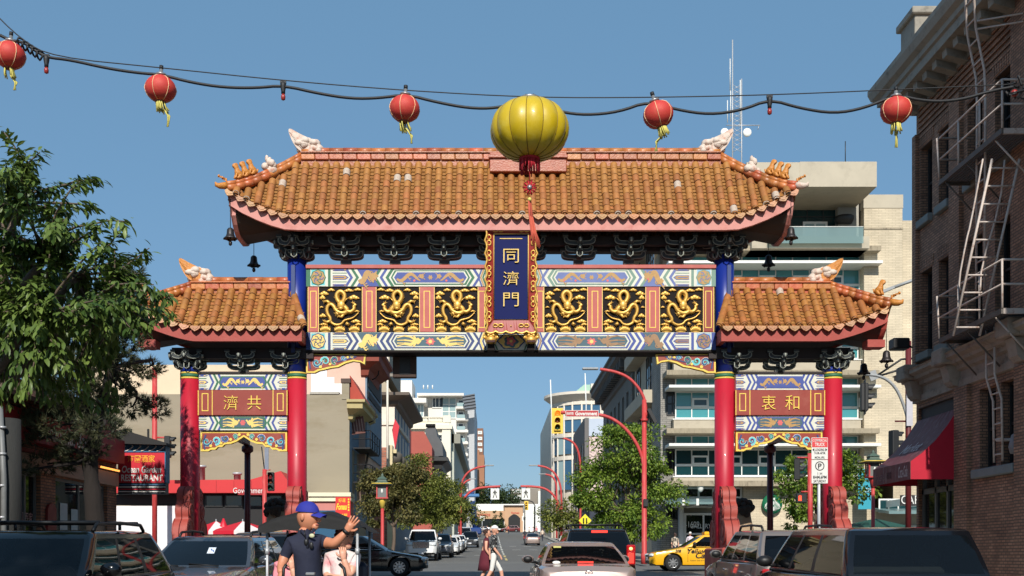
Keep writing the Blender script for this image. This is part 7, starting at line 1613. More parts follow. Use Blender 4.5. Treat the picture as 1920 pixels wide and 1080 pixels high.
 gr = MB(); gz_ = p.get('grille', znose-.12); gr.bbox(-.4*p.get('gw', 1), .4*p.get('gw', 1), yn-.05, yn+.015, gz_-p.get('gh_', .09), gz_+p.get('gh_', .09), .01, p.get('gmat') or m_trim)
 for q in range(3): gr.box(-.38*p.get('gw', 1), .38*p.get('gw', 1), yn+.015, yn+.022, gz_-p.get('gh_', .09)*.7+q*p.get('gh_', .09)*.6, gz_-p.get('gh_', .09)*.7+.012+q*p.get('gh_', .09)*.6, m_chrome)
 gr.bbox(-Wd*.3, Wd*.3, yn-.04, yn+.012, .3, .42, .01, m_trim); obj('grille', gr, root)
 pl = MB(); pm = M('number_plate', (214, 216, 220), .5, .05, 10); pl.bbox(-.16, .16, -L/2-.022, -L/2-.004, p.get('plate', .7)-.08, p.get('plate', .7)+.08, .005, pm); obj('number_plate', pl, root)
 pl = MB(); pl.bbox(-.16, .16, yn+.012, yn+.03, .42, .56, .005, pm); obj('number_plate', pl, root)
 if p.get('rails'):
  for sx in (1, -1):
   r_ = MB(); x_ = sx*(wroof-.06); ya, yb_ = yf1-.25, yr1+.2; h = p['rails']; r_.tube([(x_, ya, H-.01), (x_, ya-.12, H+h), (x_, (ya+yb_)/2, H+h+.02), (x_, yb_+.12, H+h), (x_, yb_, H-.01)], .022, 6, m_trim); r_.tube([(x_, (ya+yb_)/2, H), (x_, (ya+yb_)/2, H+h+.01)], .02, 5, m_trim); obj('roof_rail', r_, root)
  if p.get('bars'):
   for yy in (yf1-.45, yr1+.45): r_ = MB(); r_.tube([(-wroof+.05, yy, H+p['rails']+.02), (wroof-.05, yy, H+p['rails']+.02)], .022, 6, m_trim); obj('roof_bar', r_, root)
 if lod:
  w_ = MB()
  for x_ in (-.35, .3): w_.tube([(x_, yf0+.05, float(np.interp(yf0, dy, dz))+.03), (x_+.5, yf0-.02, float(np.interp(yf0, dy, dz))+.06)], .012, 4, m_trim)
  obj('wiper', w_, root)
 return root
SEDAN = dict(L=4.75, W=1.8, H=1.44, belt=.95, deck=[(0, .56), (.012, .66), (.05, .74), (.28, .93), (.3, .94), (.55, .95), (.86, 1.03), (.965, 1.01), (.988, .92), (1, .7)], gh=(.27, .44, .68, .865), side=((.1, .46), (.5, .86)), taily=.86, tailh=.09, plate=.82)
SUV = dict(L=4.7, W=1.88, H=1.66, sill=.32, rw=.36, mid=.75, belt=1.06, deck=[(0, .6), (.012, .85), (.05, .93), (.26, 1.06), (.5, 1.07), (.93, 1.1), (.985, 1.05), (1, .62)], gh=(.25, .39, .86, .965), side=((.07, .33), (.36, .62), (.66, .93)), taily=.84, tailh=.16, plate=.8, wr=.68, bulge=.14, rbulge=.06)
def V(base, **k): d = dict(base); d.update(k); return d
pk = paint('black', (10, 10, 12), 0, .12, .3); 
c_bsuv = car('parked_suv', 'black suv with roof rails at the lower left, nose towards the camera', -5.22, 12.5, 180, V(SUV, H=1.63, rails=.07, bars=True, wr=.70, drv=-1, L=4.7), pk, 1, g_car, 'cars parked along the left kerb')
c_venza = car('parked_crossover', 'grey crossover with a parking permit in its windscreen behind the black suv', -4.78, 18.5, 180, V(SUV, H=1.56, belt=1.02, gh=(.24, .42, .84, .97), rails=.06, L=4.75, wr=.67), paint('gunmetal', (78, 80, 84), .5, .25), 1, g_card, 'cars parked along the left kerb')
b = MB(); m_perm = M('permit_blue_white', (210, 220, 232), .5); b.box(-.06, .06, 0, .004, -.09, .09, m_perm); b.tube([(-.01, -.004, .04), (.0, -.004, 0), (.03, -.004, 0), (.04, -.004, -.05)], .008, 4, M('permit_ink', (40, 80, 160), .5)); 
def on_glass(root, mb, name, x, y, z): o = obj(name, mb, root, (x, y, z)); return o
o = on_glass(c_venza, b, 'parking_permit', -.12, 4.75/2-.33*4.75+.02, 1.32); o.rotation_euler = (R(-58), 0, math.pi)
car('parked_hatchback', 'dark hatchback with tan roof glimpsed behind the pedicab canopy', -5.0, 23.9, 180, V(SUV, L=4.2, H=1.62), paint('graphite', (48, 50, 54), .3), 1, g_card, 'cars parked along the left kerb')
c_sed = car('silver_sedan', 'dusty rose-silver sedan seen from behind at the bottom centre', 1.65, 20.8, 0, V(SEDAN, taily=.76), paint('rose_silver', (158, 140, 132), .45, .4), 1, g_card)
b = MB(); b.box(-.14, .14, -.015, .015, -.025, .025, m_lit); o = obj('brake_lamp', b, c_sed, (0, 4.75/2-.852*4.75, 1.075))
b = MB(); b.tube([(-.07, 0, 0), (-.03, 0, .04), (.03, 0, .04), (.07, 0, 0), (.03, 0, -.035), (-.03, 0, -.035), (-.07, 0, 0)], .008, 4, m_chrome); b.tube([(0, 0, .05), (0, 0, -.04)], .006, 4, m_chrome); obj('boot_badge', b, c_sed, (0, -4.75/2-.002, .92))
b = MB(); b.ball((0, 0, 0), (.075, .004, .03), m_wframe, 12, 6); obj('window_sticker', b, c_sed, (-.52, 4.75/2-.85*4.75-.01, 1.08)); b = MB(); b.box(-.07, .07, -.002, .002, -.03, .03, M('permit_yellow', (196, 190, 110), .6)); o = obj('window_sticker', b, c_sed, (-.47, 4.75/2-.725*4.75, 1.35)); o.rotation_euler = (R(-62), 0, 0)
c_esuv = car('black_suv', 'black suv with tan lower trim and lit brake lights passing under the gate', 2.5, 27.2, 0, V(SUV, L=4.4, W=1.82, H=1.70, lit=True, taily=1.08, tailh=.24, rails=.07, bars=True, belt=1.12, deck=[(0, .6), (.012, .85), (.05, .95), (.26, 1.1), (.5, 1.12), (.93, 1.13), (.985, 1.08), (1, .62)], clad=paint('tan_cladding', (150, 126, 92), .2, .5, .3), mirror=m_trim), pk, 1, g_card)
b = MB(); b.box(-.19, .19, -.02, .02, -.028, .028, m_lit); obj('brake_lamp', b, c_esuv, (0, -4.4/2+.17, 1.63)); b = MB(); lettering(b, 'ALZO', (0, 0, 0), .2, .06, m_chrome); obj('badge', b, c_esuv, (.55, -2.21, 1.02))
c_fsuv = car('parked_suv', 'brown silver suv with red learner sticker parked on the right before the columns', 5.4, 20.45, 0, V(SUV, H=1.66, L=4.75, rails=.07, bodypillar=True), paint('pewter', (136, 124, 116), .45, .4), 1, g_card, 'cars parked along the right kerb')
b = MB(); b.box(-.09, .09, -.003, .003, -.1, .1, M('learner_red', (196, 36, 40), .5)); lettering(b, 'L', (0, -.005, 0), .09, .13, m_wframe); obj('learner_sticker', b, c_fsuv, (-.55, -4.75/2-.012, .93))
car('parked_minivan', 'black minivan at the lower right, seen from behind with its dark rear window', 5.02, 14.8, 0, V(SUV, L=4.85, H=1.67, W=1.92, wr=.73, gh=(.2, .36, .9, .965), side=((.06, .3), (.33, .6), (.64, .95)), mirror=m_trim, rbulge=.08), paint('midnight', (11, 12, 16), 0, .12, .3), 1, g_car, 'cars parked along the right kerb')
car('dark_sedan', 'dark green-black sedan crossing from the left behind the pedicab', -4.8, 38.2, -90, V(SEDAN, L=4.85, H=1.46, spokes=10, beltm=m_chrome, rw=.345), paint('dark_olive', (22, 24, 23), .1, .15), 1, g_card)
m_taxi = paint('taxi_yellow', (238, 176, 18), 0, .4)
c_tax = car('taxi', 'yellow taxi with black lettering turning behind the right main column', 8.75, 44, 90, V(SEDAN, L=4.8, H=1.47, spokes=8, mirror=m_trim), m_taxi, 1, g_card, None, 'taxi')
b = MB(); mk_ = M('taxi_lettering', (24, 20, 18), .5); rl = Matrix.Rotation(R(-90), 3, 'Z'); lx = -.905
for w_, yy, zz, wd, hh in (('Yellow', .5, .80, .82, .2), ('Cab', .3, .62, .55, .24), ('208', 1.28, .8, .24, .12)): lettering(b, w_, (lx, yy, zz), wd, hh, mk_, Matrix.Rotation(R(90), 3, 'Z') if False else rl, shear=.25, bold=.03)
lettering(b, 'Yellow Cab of Victoria', (lx, .4, .42), .8, .05, mk_, rl)
obj('door_lettering', b, c_tax)
b2 = MB(); b2.bbox(-.3, .3, -.1, .1, 0, .14, .03, m_taxi); obj('roof_sign', b2, c_tax, (0, 0, 1.46))
PICK = dict(L=5.8, W=2.0, H=1.92, sill=.45, rw=.41, mid=.85, belt=1.22, deck=[(0, .75), (.01, 1.08), (.03, 1.14), (.24, 1.2), (.3, 1.21), (.58, 1.21), (.64, 1.22), (.99, 1.2), (1, .8)], gh=(.25, .34, .56, .63), side=((.08, .45), (.5, .9)), taily=1.0, tailh=.2, grille=.98, gw=1.25, gh_=.2, head=1.0, headh=.12, wr=.74)
wp = paint('white', (226, 226, 224), 0, .4)
car('pickup_truck', 'white pickup truck with big chrome grille parked at the left kerb', -4.35, 67, 180, V(PICK, gmat=m_chrome), wp, 1, g_card, 'cars parked up the left kerb', 'pickup')
car('parked_suv', 'grey suv parked just behind the white pickup', -3.75, 75, 180, SUV, paint('steel', (112, 114, 120), .4), 0, g_card, 'cars parked up the left kerb')
hatch = car('parked_car', 'small white car third in the row behind the white pickup', -3.55, 84, 180, V(SEDAN, L=4.2, H=1.46), wp, 0, g_card, 'cars parked up the left kerb')
for y_, lab, src in ((91, 'white car fourth in the row behind the white pickup', hatch), (106, 'white car last in the row, next to the standing bicycle', hatch)):
 o = copy_tree(src); o.location = (-3.5, y_, G(y_)); o['label'] = lab
car('parked_car', 'dark grey car between the white cars of the left row', -3.5, 98, 180, V(SEDAN, L=4.4), paint('slate', (70, 72, 78), .3), 0, g_card, 'cars parked up the left kerb')
car('oncoming_suv', 'dark suv coming down the street beyond the parked row', -2.5, 116, 180, V(SUV, H=1.75), paint('ink', (26, 28, 34)), 0, g_card)
car('far_sedan', 'rose-silver sedan driving away uphill in the far right lane', 4.7, 129, 0, V(SEDAN, lit=False), paint('rose_silver', (158, 140, 132), .45, .4), 0, g_card)
car('far_van', 'pale van parked far up on the left under the blue lift', -3.9, 150, 180, V(SUV, H=2.0, L=5), paint('pale_grey', (180, 184, 188), .2), 0, g_card)
car('parked_car', 'white car parked at the far right kerb under the small tree', 6.9, 100, 0, V(SEDAN, L=4.3), wp, 0, g_card)
car('far_car', 'dark red car at the far crossing before the mall', 4.2, 262, 90, SUV, paint('maroon', (96, 26, 30)), 0, g_card); car('far_car', 'silver car at the far crossing, left of the dark red one', -2.5, 258, 90, SEDAN, paint('silver', (150, 152, 156), .4), 0, g_card)
# lantern string across the street
YL = 18.0
m_wire = M('wire_black', (24, 25, 28), .6, .1, 5); m_rl = M('lantern_red', (190, 56, 48), .65, .08, 4, stain=(196, 104, 70), stain_amt=.5, stain_scale=5); m_yt = M('tassel_yellow', (206, 196, 104), .8, .15, 10); m_rib = M('lantern_rib_pale', (236, 196, 150), .7); m_silv = M('fitting_silver', (150, 150, 150), .4, .1, 5, metal=.6)
def cable(name, label, pts, r, cat='cable'):
 q = [W(x, y, YL) for x, y in pts]; o = tag(obj(name, MB(), None), label, cat); b = MB(); b.tube([v-q[0] for v in smooth_poly(q, 2)], r, 6, m_wire); o.data = b.mesh(name); o.location = q[0]; return o
ends = [(-40, 10), (20, 75), (87, 105)]
sag = [(0, 66), (20, 76), (45, 79), (70, 98), (90, 108), (130, 112), (200, 128), (260, 137), (303, 140), (360, 155), (420, 164), (480, 165), (531, 160), (600, 176), (660, 185), (710, 184), (762, 177), (820, 192), (880, 203), (930, 203), (985, 190), (1050, 210), (1100, 216), (1160, 210), (1215, 190), (1270, 206), (1330, 215), (1390, 207), (1443, 186), (1500, 203), (1564, 213), (1620, 203), (1680, 178), (1740, 191), (1800, 188), (1860, 170), (1900, 163)]
cable('power_cable', 'thick sagging black cable that carries the lanterns and bulbs', sag, .026)
cable('support_wire', 'thin taut wire stretched above the lanterns', [(-30, 5), (40, 75), (100, 107), (302, 127), (531, 151), (762, 170), (1000, 183), (1213, 183), (1445, 178), (1680, 168), (1900, 158)], .01, 'wire')
kn = thing('cable_clamp', 'knotted cluster of clamps and wire ends at the left of the lantern string', 'clamp', tuple(W(70, 95, YL))); b = MB(); rr = random.Random(2)
for i in range(5): c = W(40+i*9, 80+i*6, YL)-kn.location; b.tube([c+Vector((.06*math.cos(a), .05*math.sin(a*2), .07*math.sin(a))) for a in [k*.7 for k in range(10)]], .018, 5, m_wire)
obj('knot', b, kn); kn2 = thing('cable_anchor', 'dark tangle of cable fittings at the fire escape on the right', 'clamp', tuple(W(1905, 168, YL))); b = MB()
for i in range(9): c = Vector((rr.uniform(-.14, .3), rr.uniform(-.1, .1), rr.uniform(-.2, .1))); b.tube([c, c+Vector((rr.uniform(-.15, .15), .05, rr.uniform(-.15, .15))), c+Vector((rr.uniform(-.2, .2), 0, rr.uniform(-.2, .2)))], .022, 5, m_wire)
b.ball((-.03, 0, -.06), .06, M('bulb_red', (150, 50, 44), .3)); obj('fitting', b, kn2)
def lantern(px, py, label, tilt=0., tl=(0, 0), first=None):
 root = thing('red_lantern', label, 'lantern', tuple(W(px, py-27, YL)), 0, 'red paper lanterns on the cable'); r = .255; T = Matrix.Rotation(R(tilt), 4, 'Y')
 b = MB(); n = 26; prof = []
 for i in range(n+1):
  t = i/n; a = math.pi*(t-.5)*.86; rad = r*math.cos(a)*(1+.012*(1 if i % 2 else -1)); prof.append((max(.08, rad), -.235+.215*math.sin(a)/math.sin(math.pi*.43)))
 b.lathe(prof, 22, m_rl, T); obj('paper_body', b, root)
 b = MB()
 for k in range(6): a = k*1.047+.3; b.tube([T @ Vector(((q[0]+.003)*math.cos(a), (q[0]+.003)*math.sin(a), q[1])) for q in prof[1:-1:3]], .006, 4, m_rib)
 obj('rib', b, root); b = MB(); b.lathe([(.09, -.01), (.09, .02), (.03, .03), (.03, .1)], 12, m_silv, T); b.tube([T @ Vector((0, 0, .1)), T @ Vector((0, 0, .16))], .035, 6, m_wire); obj('cap', b, root)
 b = MB(); g2 = random.Random(int(px))
 for k in range(26): a = g2.uniform(0, 6.28); x, y = .07*math.cos(a), .07*math.sin(a); b.tube([T @ Vector((x, y, -.44)), T @ Vector((x*1.1, y*1.1, -.52))+Vector((tl[0]*.2, 0, 0)), T @ Vector((x*1.2+g2.uniform(-.02, .02), y*1.2, -.58-g2.uniform(0, .05)))+Vector((tl[0]*.5, 0, 0))], .011, 4, m_yt)
 b.lathe([(.085, -.46), (.085, -.43)], 12, M('tassel_band', (120, 60, 40), .7), T)
 for k in range(4): b.tube([T @ Vector((.0, .0, -.56))+Vector((tl[0]*.5, 0, 0)), Vector((tl[0]*.5+tl[0]*.6+.01*k, .01*k, -.68)), Vector((tl[0]*1.1+g2.uniform(-.02, .03), 0, -.82-tl[1]))], .011, 4, m_yt)
 obj('tassel', b, root); return root
lantern(20, 105, 'leftmost red lantern, cut by the left edge of the picture', 4, (.06, 0)); lantern(302, 168, 'red lantern with blown tassel left of the gate roof', 2, (.1, .05)); lantern(760, 205, 'small red lantern just left of the big yellow one', 3, (.08, 0)); lantern(1227, 217, 'tilted red lantern right of the big yellow one', -16, (.02, .02)); lantern(1680, 208, 'red lantern hanging before the brick building cornice', 0, (0, .04))
def bulb(px, py, label):
 root = thing('cable_bulb', label, 'bulb', tuple(W(px, py, YL)), 0, 'bulb holders on the lantern cable'); b = MB(); b.lathe([(.02, .06), (.05, .03), (.05, -.02), (.035, -.1), (.035, -.14)], 10, m_wire); b.box(-.05, .05, -.02, .02, .03, .07, m_wire); obj('socket', b, root); b = MB(); b.lathe([(.02, -.14), (.04, -.19), (.035, -.24), (.0, -.26)], 10, MATS['bulb_red']); obj('glass_bulb', b, root)
bulb(87, 110, 'red bulb holder by the knotted cable clamps at the left'); bulb(531, 160, 'red bulb holder between two red lanterns, above the left half of the gate'); bulb(1443, 187, 'red bulb holder left of the lantern at the brick building')
yl = thing('yellow_lantern', 'huge yellow gored lantern with red tassel hanging before the gate plaque', 'lantern', tuple(W(993, 188, YL)))
m_yl = M('lantern_yellow', (192, 164, 20), .42, .1, 2.5, coat=.25, stain=(214, 200, 90), stain_amt=.35); m_seam = M('lantern_seam', (128, 104, 14), .6); m_yr = M('tassel_red', (176, 30, 44), .8, .15, 12); m_yp = M('tassel_faded_red', (204, 92, 70), .8, .15, 12)
NG = 14; b = MB(); s_ = MB()
def yp(a, t, w_=0):
 ph = math.pi*(t-.5); rr_ = .64*math.cos(ph*.93)**.8*(1+.045*w_); return Vector((rr_*math.cos(a), rr_*math.sin(a), -.505+.485*math.sin(ph*.93)))
for k in range(NG):
 a0, a1 = 2*math.pi*k/NG+.1, 2*math.pi*(k+1)/NG+.1; g_ = MB(); g_.grid(lambda u, v: yp(a0+(a1-a0)*u, v, math.sin(math.pi*u)), 6, 14, m_yl); obj('gore', g_, yl)
 s_.tube([yp(a0, t/14)*1.003+Vector((0, 0, -.0)) for t in range(15)], .008, 4, m_seam)
obj('seam', s_, yl); b = MB(); b.lathe([(.16, -.005), (.18, .03), (.05, .04)], 12, m_silv); b.tube([(-.1, 0, .02), (-.06, 0, .1), (.0, 0, .06), (.06, 0, .1), (.22, 0, .03)], .014, 5, m_wire); obj('hanger', b, yl)
b = MB(); rr = random.Random(4); b.lathe([(.18, -1.02), (.17, -.96)], 18, m_yr)
for k in range(60): a = rr.uniform(0, 6.28); b.tube([(.165*math.cos(a), .165*math.sin(a), -1.0), (.17*math.cos(a), .17*math.sin(a), -1.14-rr.uniform(0, .1))], .01, 4, m_yr)
obj('fringe', b, yl); b = MB(); b.tube([(0, 0, -1.0), (0, 0, -1.4)], .008, 4, m_yr)
for k in range(10): a = k*.628; b.tube([(0, -.02, -1.48), (.12*math.cos(a), -.02, -1.48+.13*math.sin(a)), (.1*math.cos(a+.5), -.02, -1.48+.1*math.sin(a+.5)), (0, -.02, -1.48)], .014, 4, m_yr)
b.ball((0, -.03, -1.48), .045, m_silv); b.ball((0, -.02, -1.68), .035, m_yt); obj('knot_charm', b, yl); b = MB()
for k in range(16): x = rr.uniform(-.03, .03); b.tube([(x*.6, x, -1.68), (.02+x, x, -1.95), (.06+x*1.4, x, -2.2), (.1+x*2.2+rr.uniform(-.02, .02), x, -2.38-rr.uniform(0, .12))], .012, 4, m_yp)
obj('long_tassel', b, yl)
# lamps, signals, poles
m_pole = M('pole_red', (186, 60, 58), .55, .08, 3, stain=(206, 120, 112), stain_amt=.6, stain_scale=8, stretch=(1, 1, .2)); m_poled = M('pole_dark_red', (96, 28, 30), .55, .08, 3); m_yel = M('signal_yellow', (226, 190, 70), .5, .06, 4); m_blk2 = M('signal_black', (32, 33, 34), .55, .1, 5); m_sgr = M('signal_steel', (150, 152, 152), .5, .1, 4)
def pagoda_lamp(px, Y, ptop, label, pbase=None):
 x = WX(px, Y); t = thing('pagoda_lamp', label, 'street lamp', (x, Y, G(Y)+.12), 0, 'pagoda street lamps'); zt = WZ(ptop, Y)-G(Y)-.12; s = 1.0
 b = MB(); b.lathe([(.14, 0), (.14, .5), (.08, .6), (.075, zt-1.05)], 12, m_pole); b.lathe([(.09, zt-1.5), (.16, zt-1.2), (.24, zt-1.05), (.05, zt-1.03)], 10, m_ygold if px < 1000 else m_pole); obj('post', b, t)
 b = MB()
 for k in range(4): a = k*math.pi/2+math.pi/4; b.box(.33*math.cos(a)-.025, .33*math.cos(a)+.025, .33*math.sin(a)-.025, .33*math.sin(a)+.025, zt-1.05, zt-.38, m_pole)
 b.box(-.28, .28, -.28, .28, zt-1.06, zt-1.0, m_pole); b.box(-.27, .27, -.27, .27, zt-.42, zt-.37, m_pole); obj('lantern_frame', b, t)
 b = MB(); b.box(-.2, .2, -.2, .2, zt-1.0, zt-.42, M_glass('lamp_glass', (120, 124, 122), .8)); obj('lantern_glass', b, t); b = MB(); b.ball((0, -.21, zt-.7), (.05, .02, .1), m_wframe); obj('bulb', b, t)
 b = MB(); rm = M('lamp_roof_green', (74, 92, 80), .6, .1, 4); b.lathe([(.62, -.02), (.58, -.06), (.42, .06), (.3, .12), (.28, .2), (.34, .22), (.2, .3), (.07, .36), (.07, .42), (.0, .52)], 4, rm, Matrix.Translation((0, 0, zt-.36)) @ Matrix.Rotation(R(45), 4, 'Z'), False); b.tube([(q[0]*.44, q[1]*.44, zt-.36) for q in ((-1, -1), (1, -1), (1, 1), (-1, 1), (-1, -1))], .025, 4, m_ygold); obj('pagoda_roof', b, t)
pagoda_lamp(717, 50, 893, 'red post lamp with pagoda roof on the left pavement before the olive trees'); pagoda_lamp(1637, 46, 850, 'red post lamp with pagoda roof beside the corner shop awning')
def signal(root, c, yaw=0, body=None, face=None, lit=None, plate=True, s=1., side=False):
 """three-lamp head; c = centre in root space"""
 hd = MB(); T = Matrix.Translation(c) @ Matrix.Rotation(R(yaw), 4, 'Z') @ Matrix.Scale(s, 4)
 hd.bbox(-.17, .17, -.1, .16, -.5, .5, .03, body or m_blk2, T)
 if plate: hd.box(-.28, .28, .0, .02, -.62, .62, face or m_blk2, T)
 o = obj('signal_head', hd, root)
 for i, z in enumerate((.33, 0, -.33)):
  l = MB(); col = [M('lens_red', (110, 24, 20), .3, coat=1), M('lens_amber', (120, 50, 20), .3, coat=1), M('lens_green', (16, 70, 44), .3, coat=1)][i]
  if lit == i: col = M_emit('lens_lit_red', (255, 84, 20), 3.0)
  l.lathe([(.12, 0), (.1, .02), (0, .03)], 14, col, T @ Matrix.Translation((0, -.1, z)) @ Matrix.Rotation(R(90), 4, 'X')); obj('lens', l, o)
  v = MB(); v.grid(lambda u, w_: T @ Vector((.135*math.cos(math.pi*(u*1.3-.15)), -.1-.24*w_*(1 if .2 < u < .8 else .6), z+.135*math.sin(math.pi*(u*1.3-.15)))), 8, 1, body or m_blk2); obj('visor', v, o)
 return o
Yp = 52; x0 = WX(1208, Yp); sp = thing('signal_pole', 'tall red signal pole with curved arms, yellow traffic light and street lamp', 'signal pole', (x0, Yp, G(Yp)+.1)); S0 = Vector(sp.location)
def sp_(px, py): return W(px, py, Yp)-S0
b = MB(); b.lathe([(.16, 0), (.16, .5), (.13, .55), (.11, 8.0)], 12, m_pole); b.tube(smooth_poly([Vector((0, 0, 7.6)), sp_(1211, 790), sp_(1211, 755), sp_(1200, 730), sp_(1180, 708), sp_(1155, 697), sp_(1125, 692)], 2), .075, 8, m_pole); b.lathe([(.17, 0), (.17, .12)], 12, m_pole, Matrix.Translation(sp_(1208, 790)), True); obj('pole', b, sp)
b = MB(); b.tube(smooth_poly([sp_(1207, 880), sp_(1205, 860), sp_(1196, 835), sp_(1178, 808), sp_(1152, 786), sp_(1122, 776), sp_(1050, 773)], 2), .085, 8, m_pole); obj('signal_arm', b, sp)
b = MB(); b.bbox(-.42, .36, -.12, .12, -.04, .07, .03, m_sgr, Matrix.Translation(sp_(1108, 692))); obj('luminaire', b, sp)
b = MB(); c = sp_(1091, 776); b.box(c.x-.8, c.x+.8, c.y-.14, c.y-.09, c.z-.16, c.z+.16, m_wframe); b.box(c.x-.78, c.x+.78, c.y-.147, c.y-.141, c.z-.14, c.z+.14, M('sign_street_red', (172, 44, 48), .5)); so_ = obj('street_name_sign', b, sp); b = MB(); lettering(b, 'Government', (c.x+.2, c.y-.152, c.z), 1.06, .19, m_wframe, bold=.03); lettering(b, '政府街', (c.x-.58, c.y-.152, c.z), .34, .14, m_wframe, bold=.01); obj('sign_letters', b, so_)
signal(sp, sp_(1045, 789), 0, m_yel, m_yel, 0, True, 1.0)
b = MB(); b.cbox(sp_(1222, 780)+Vector((0, 0, 0)), (.16, .4, .75), m_blk2, Matrix.Rotation(R(-28), 3, 'Y')); obj('camera_box', b, sp); b = MB(); c = sp_(1209, 943); b.bbox(c.x-.1, c.x+.14, c.y-.24, c.y-.1, c.z-.2, c.z+.18, .03, m_blk2); obj('push_button_box', b, sp)
def lamp_pole(px, Y, pts, label, lum, name='street_lamp', sgn=None, mat=None):
 t = thing(name, label, 'street lamp', (WX(px, Y), Y, G(Y)+.1), 0, 'red arched street lamps'); o0 = Vector(t.location); q = [W(x, y, Y)-o0 for x, y in pts]; k = Y/2000
 b = MB(); b.tube([Vector((0, 0, 0))]+smooth_poly(q, 2), .045+.0006*Y, 7, mat or m_pole); obj('pole', b, t); b = MB(); c = W(lum[0], lum[1], Y)-o0; b.bbox(-.5, .5, -.14, .14, -.05, .08, .03, m_sgr, Matrix.Translation(c)); obj('luminaire', b, t); return t
lamp_pole(1088, 92, [(1088, 1000), (1089, 880), (1086, 850), (1078, 832), (1066, 824), (1052, 821)], 'red arched street lamp half hidden by the big green street tree', (1046, 821)); lamp_pole(1053, 118, [(1053, 990), (1053, 930), (1050, 905), (1040, 886), (1025, 876), (1008, 873)], 'red arched street lamp with a white globe on the right of the far street', (1000, 873)); lamp_pole(1044, 150, [(1044, 990), (1044, 915), (1041, 900), (1034, 892), (1022, 889)], 'farthest red arched lamp, half behind the nearer one', (1017, 889))
lamp_pole(864, 112, [(864, 1000), (864, 920), (866, 902), (876, 886), (892, 877), (910, 874)], 'red arched street lamp before the white building on the left', (917, 873)); lamp_pole(862, 150, [(861, 1000), (861, 930), (864, 915), (872, 903), (882, 899)], 'lower red arched lamp left of the far crossing', (886, 898))
def cross_sign(px, Y, arm, base, label, sx):
 t = thing('crossing_sign', label, 'sign', (WX(base, Y), Y, G(Y)), 0, 'overhead crossing signs'); o0 = Vector(t.location); b = MB(); b.tube([Vector((0, 0, 0))]+smooth_poly([W(x, y, Y)-o0 for x, y in arm], 2), .14, 7, m_pole); obj('arm', b, t)
 b = MB(); c = W(px, 926, Y)-o0; k = Y/2000; b.box(c.x-8*k, c.x+8*k, -.1, .05, c.z-10.5*k, c.z+10*k, m_wframe); p_ = obj('sign_panel', b, t); b = MB(); y = -.12; C_ = lambda u, v: (c.x+u*k, y, c.z+v*k)
 b.lathe([(1.1*k, 0), (0, .02)], 10, m_trim, Matrix.Translation(C_(0, 7)) @ Matrix.Rotation(R(90), 4, 'X')); b.poly([C_(-1.6, 5), C_(1.6, 5), C_(1.4, 0), C_(-1.4, 0)], m_trim)
 for q in ((-1, 0, -3.4, -7.5), (1, 0, 3.6, -7.5), (-1.4, 4.6, -3.6, 1), (1.4, 4.6, 3.8, 1.2)): b.tube([C_(q[0], q[1]), C_(q[2], q[3])], .65*k, 4, m_trim)
 obj('walking_figure', b, p_)
cross_sign(928, 124, [(863, 985), (864, 950), (872, 930), (890, 916), (915, 913), (938, 912)], 863, 'white walking-figure sign hung from the left red arm over the road', 1); cross_sign(986, 124, [(1052, 985), (1050, 950), (1040, 930), (1024, 916), (1000, 912), (976, 912)], 1052, 'white walking-figure sign hung from the right red arm over the road', -1)
def side_pole(px, Y, top, label, r=.1, mat=None): 
 t = thing('signal_pole', label, 'signal pole', (WX(px, Y), Y, G(Y)+.1)); b = MB(); b.lathe([(r, 0), (r, WZ(top, Y)-G(Y)-.1)], 10, mat or m_pole); obj('pole', b, t); return t
t = side_pole(290, 57, 690, 'tall red pole left of the gate with a dark side-on signal', .14); c = W(316, 838, 57)-Vector(t.location); signal(t, c, 90, plate=False, s=1.15); b = MB(); b.tube([(0, 0, c.z+.5), (c.x, 0, c.z+.5)], .05, 6, m_pole); obj('bracket', b, t)
t = side_pole(496, 54, 880, 'red signal pole with a red light between the left gate columns', .11); signal(t, W(508, 903, 54)-Vector(t.location), 0, m_blk2, m_blk2, None, False, .95); b = MB(); zz = WZ(882, 54)-t.location.z; b.tube([(0, 0, zz), (-.15, 0, zz+1.2)], .03, 6, m_blk2); b.tube([(0, 0, zz), (.3, 0, zz+.03)], .03, 6, m_pole); obj('bracket', b, t); b = MB(); c = W(500, 862, 54)-Vector(t.location); b.box(c.x-.1, c.x+.1, -.02, .02, c.z-.55, c.z+.6, M('back_of_sign', (120, 126, 140), .5)); obj('sign_blade', b, t)
l_ = MB(); c = W(508, 897, 54)-Vector(t.location); l_.lathe([(.1, 0), (0, .03)], 12, M('lens_red', (110, 24, 20)), Matrix.Translation(c+Vector((0, -.14, 0))) @ Matrix.Rotation(R(90), 4, 'X')); obj('lens', l_, t)
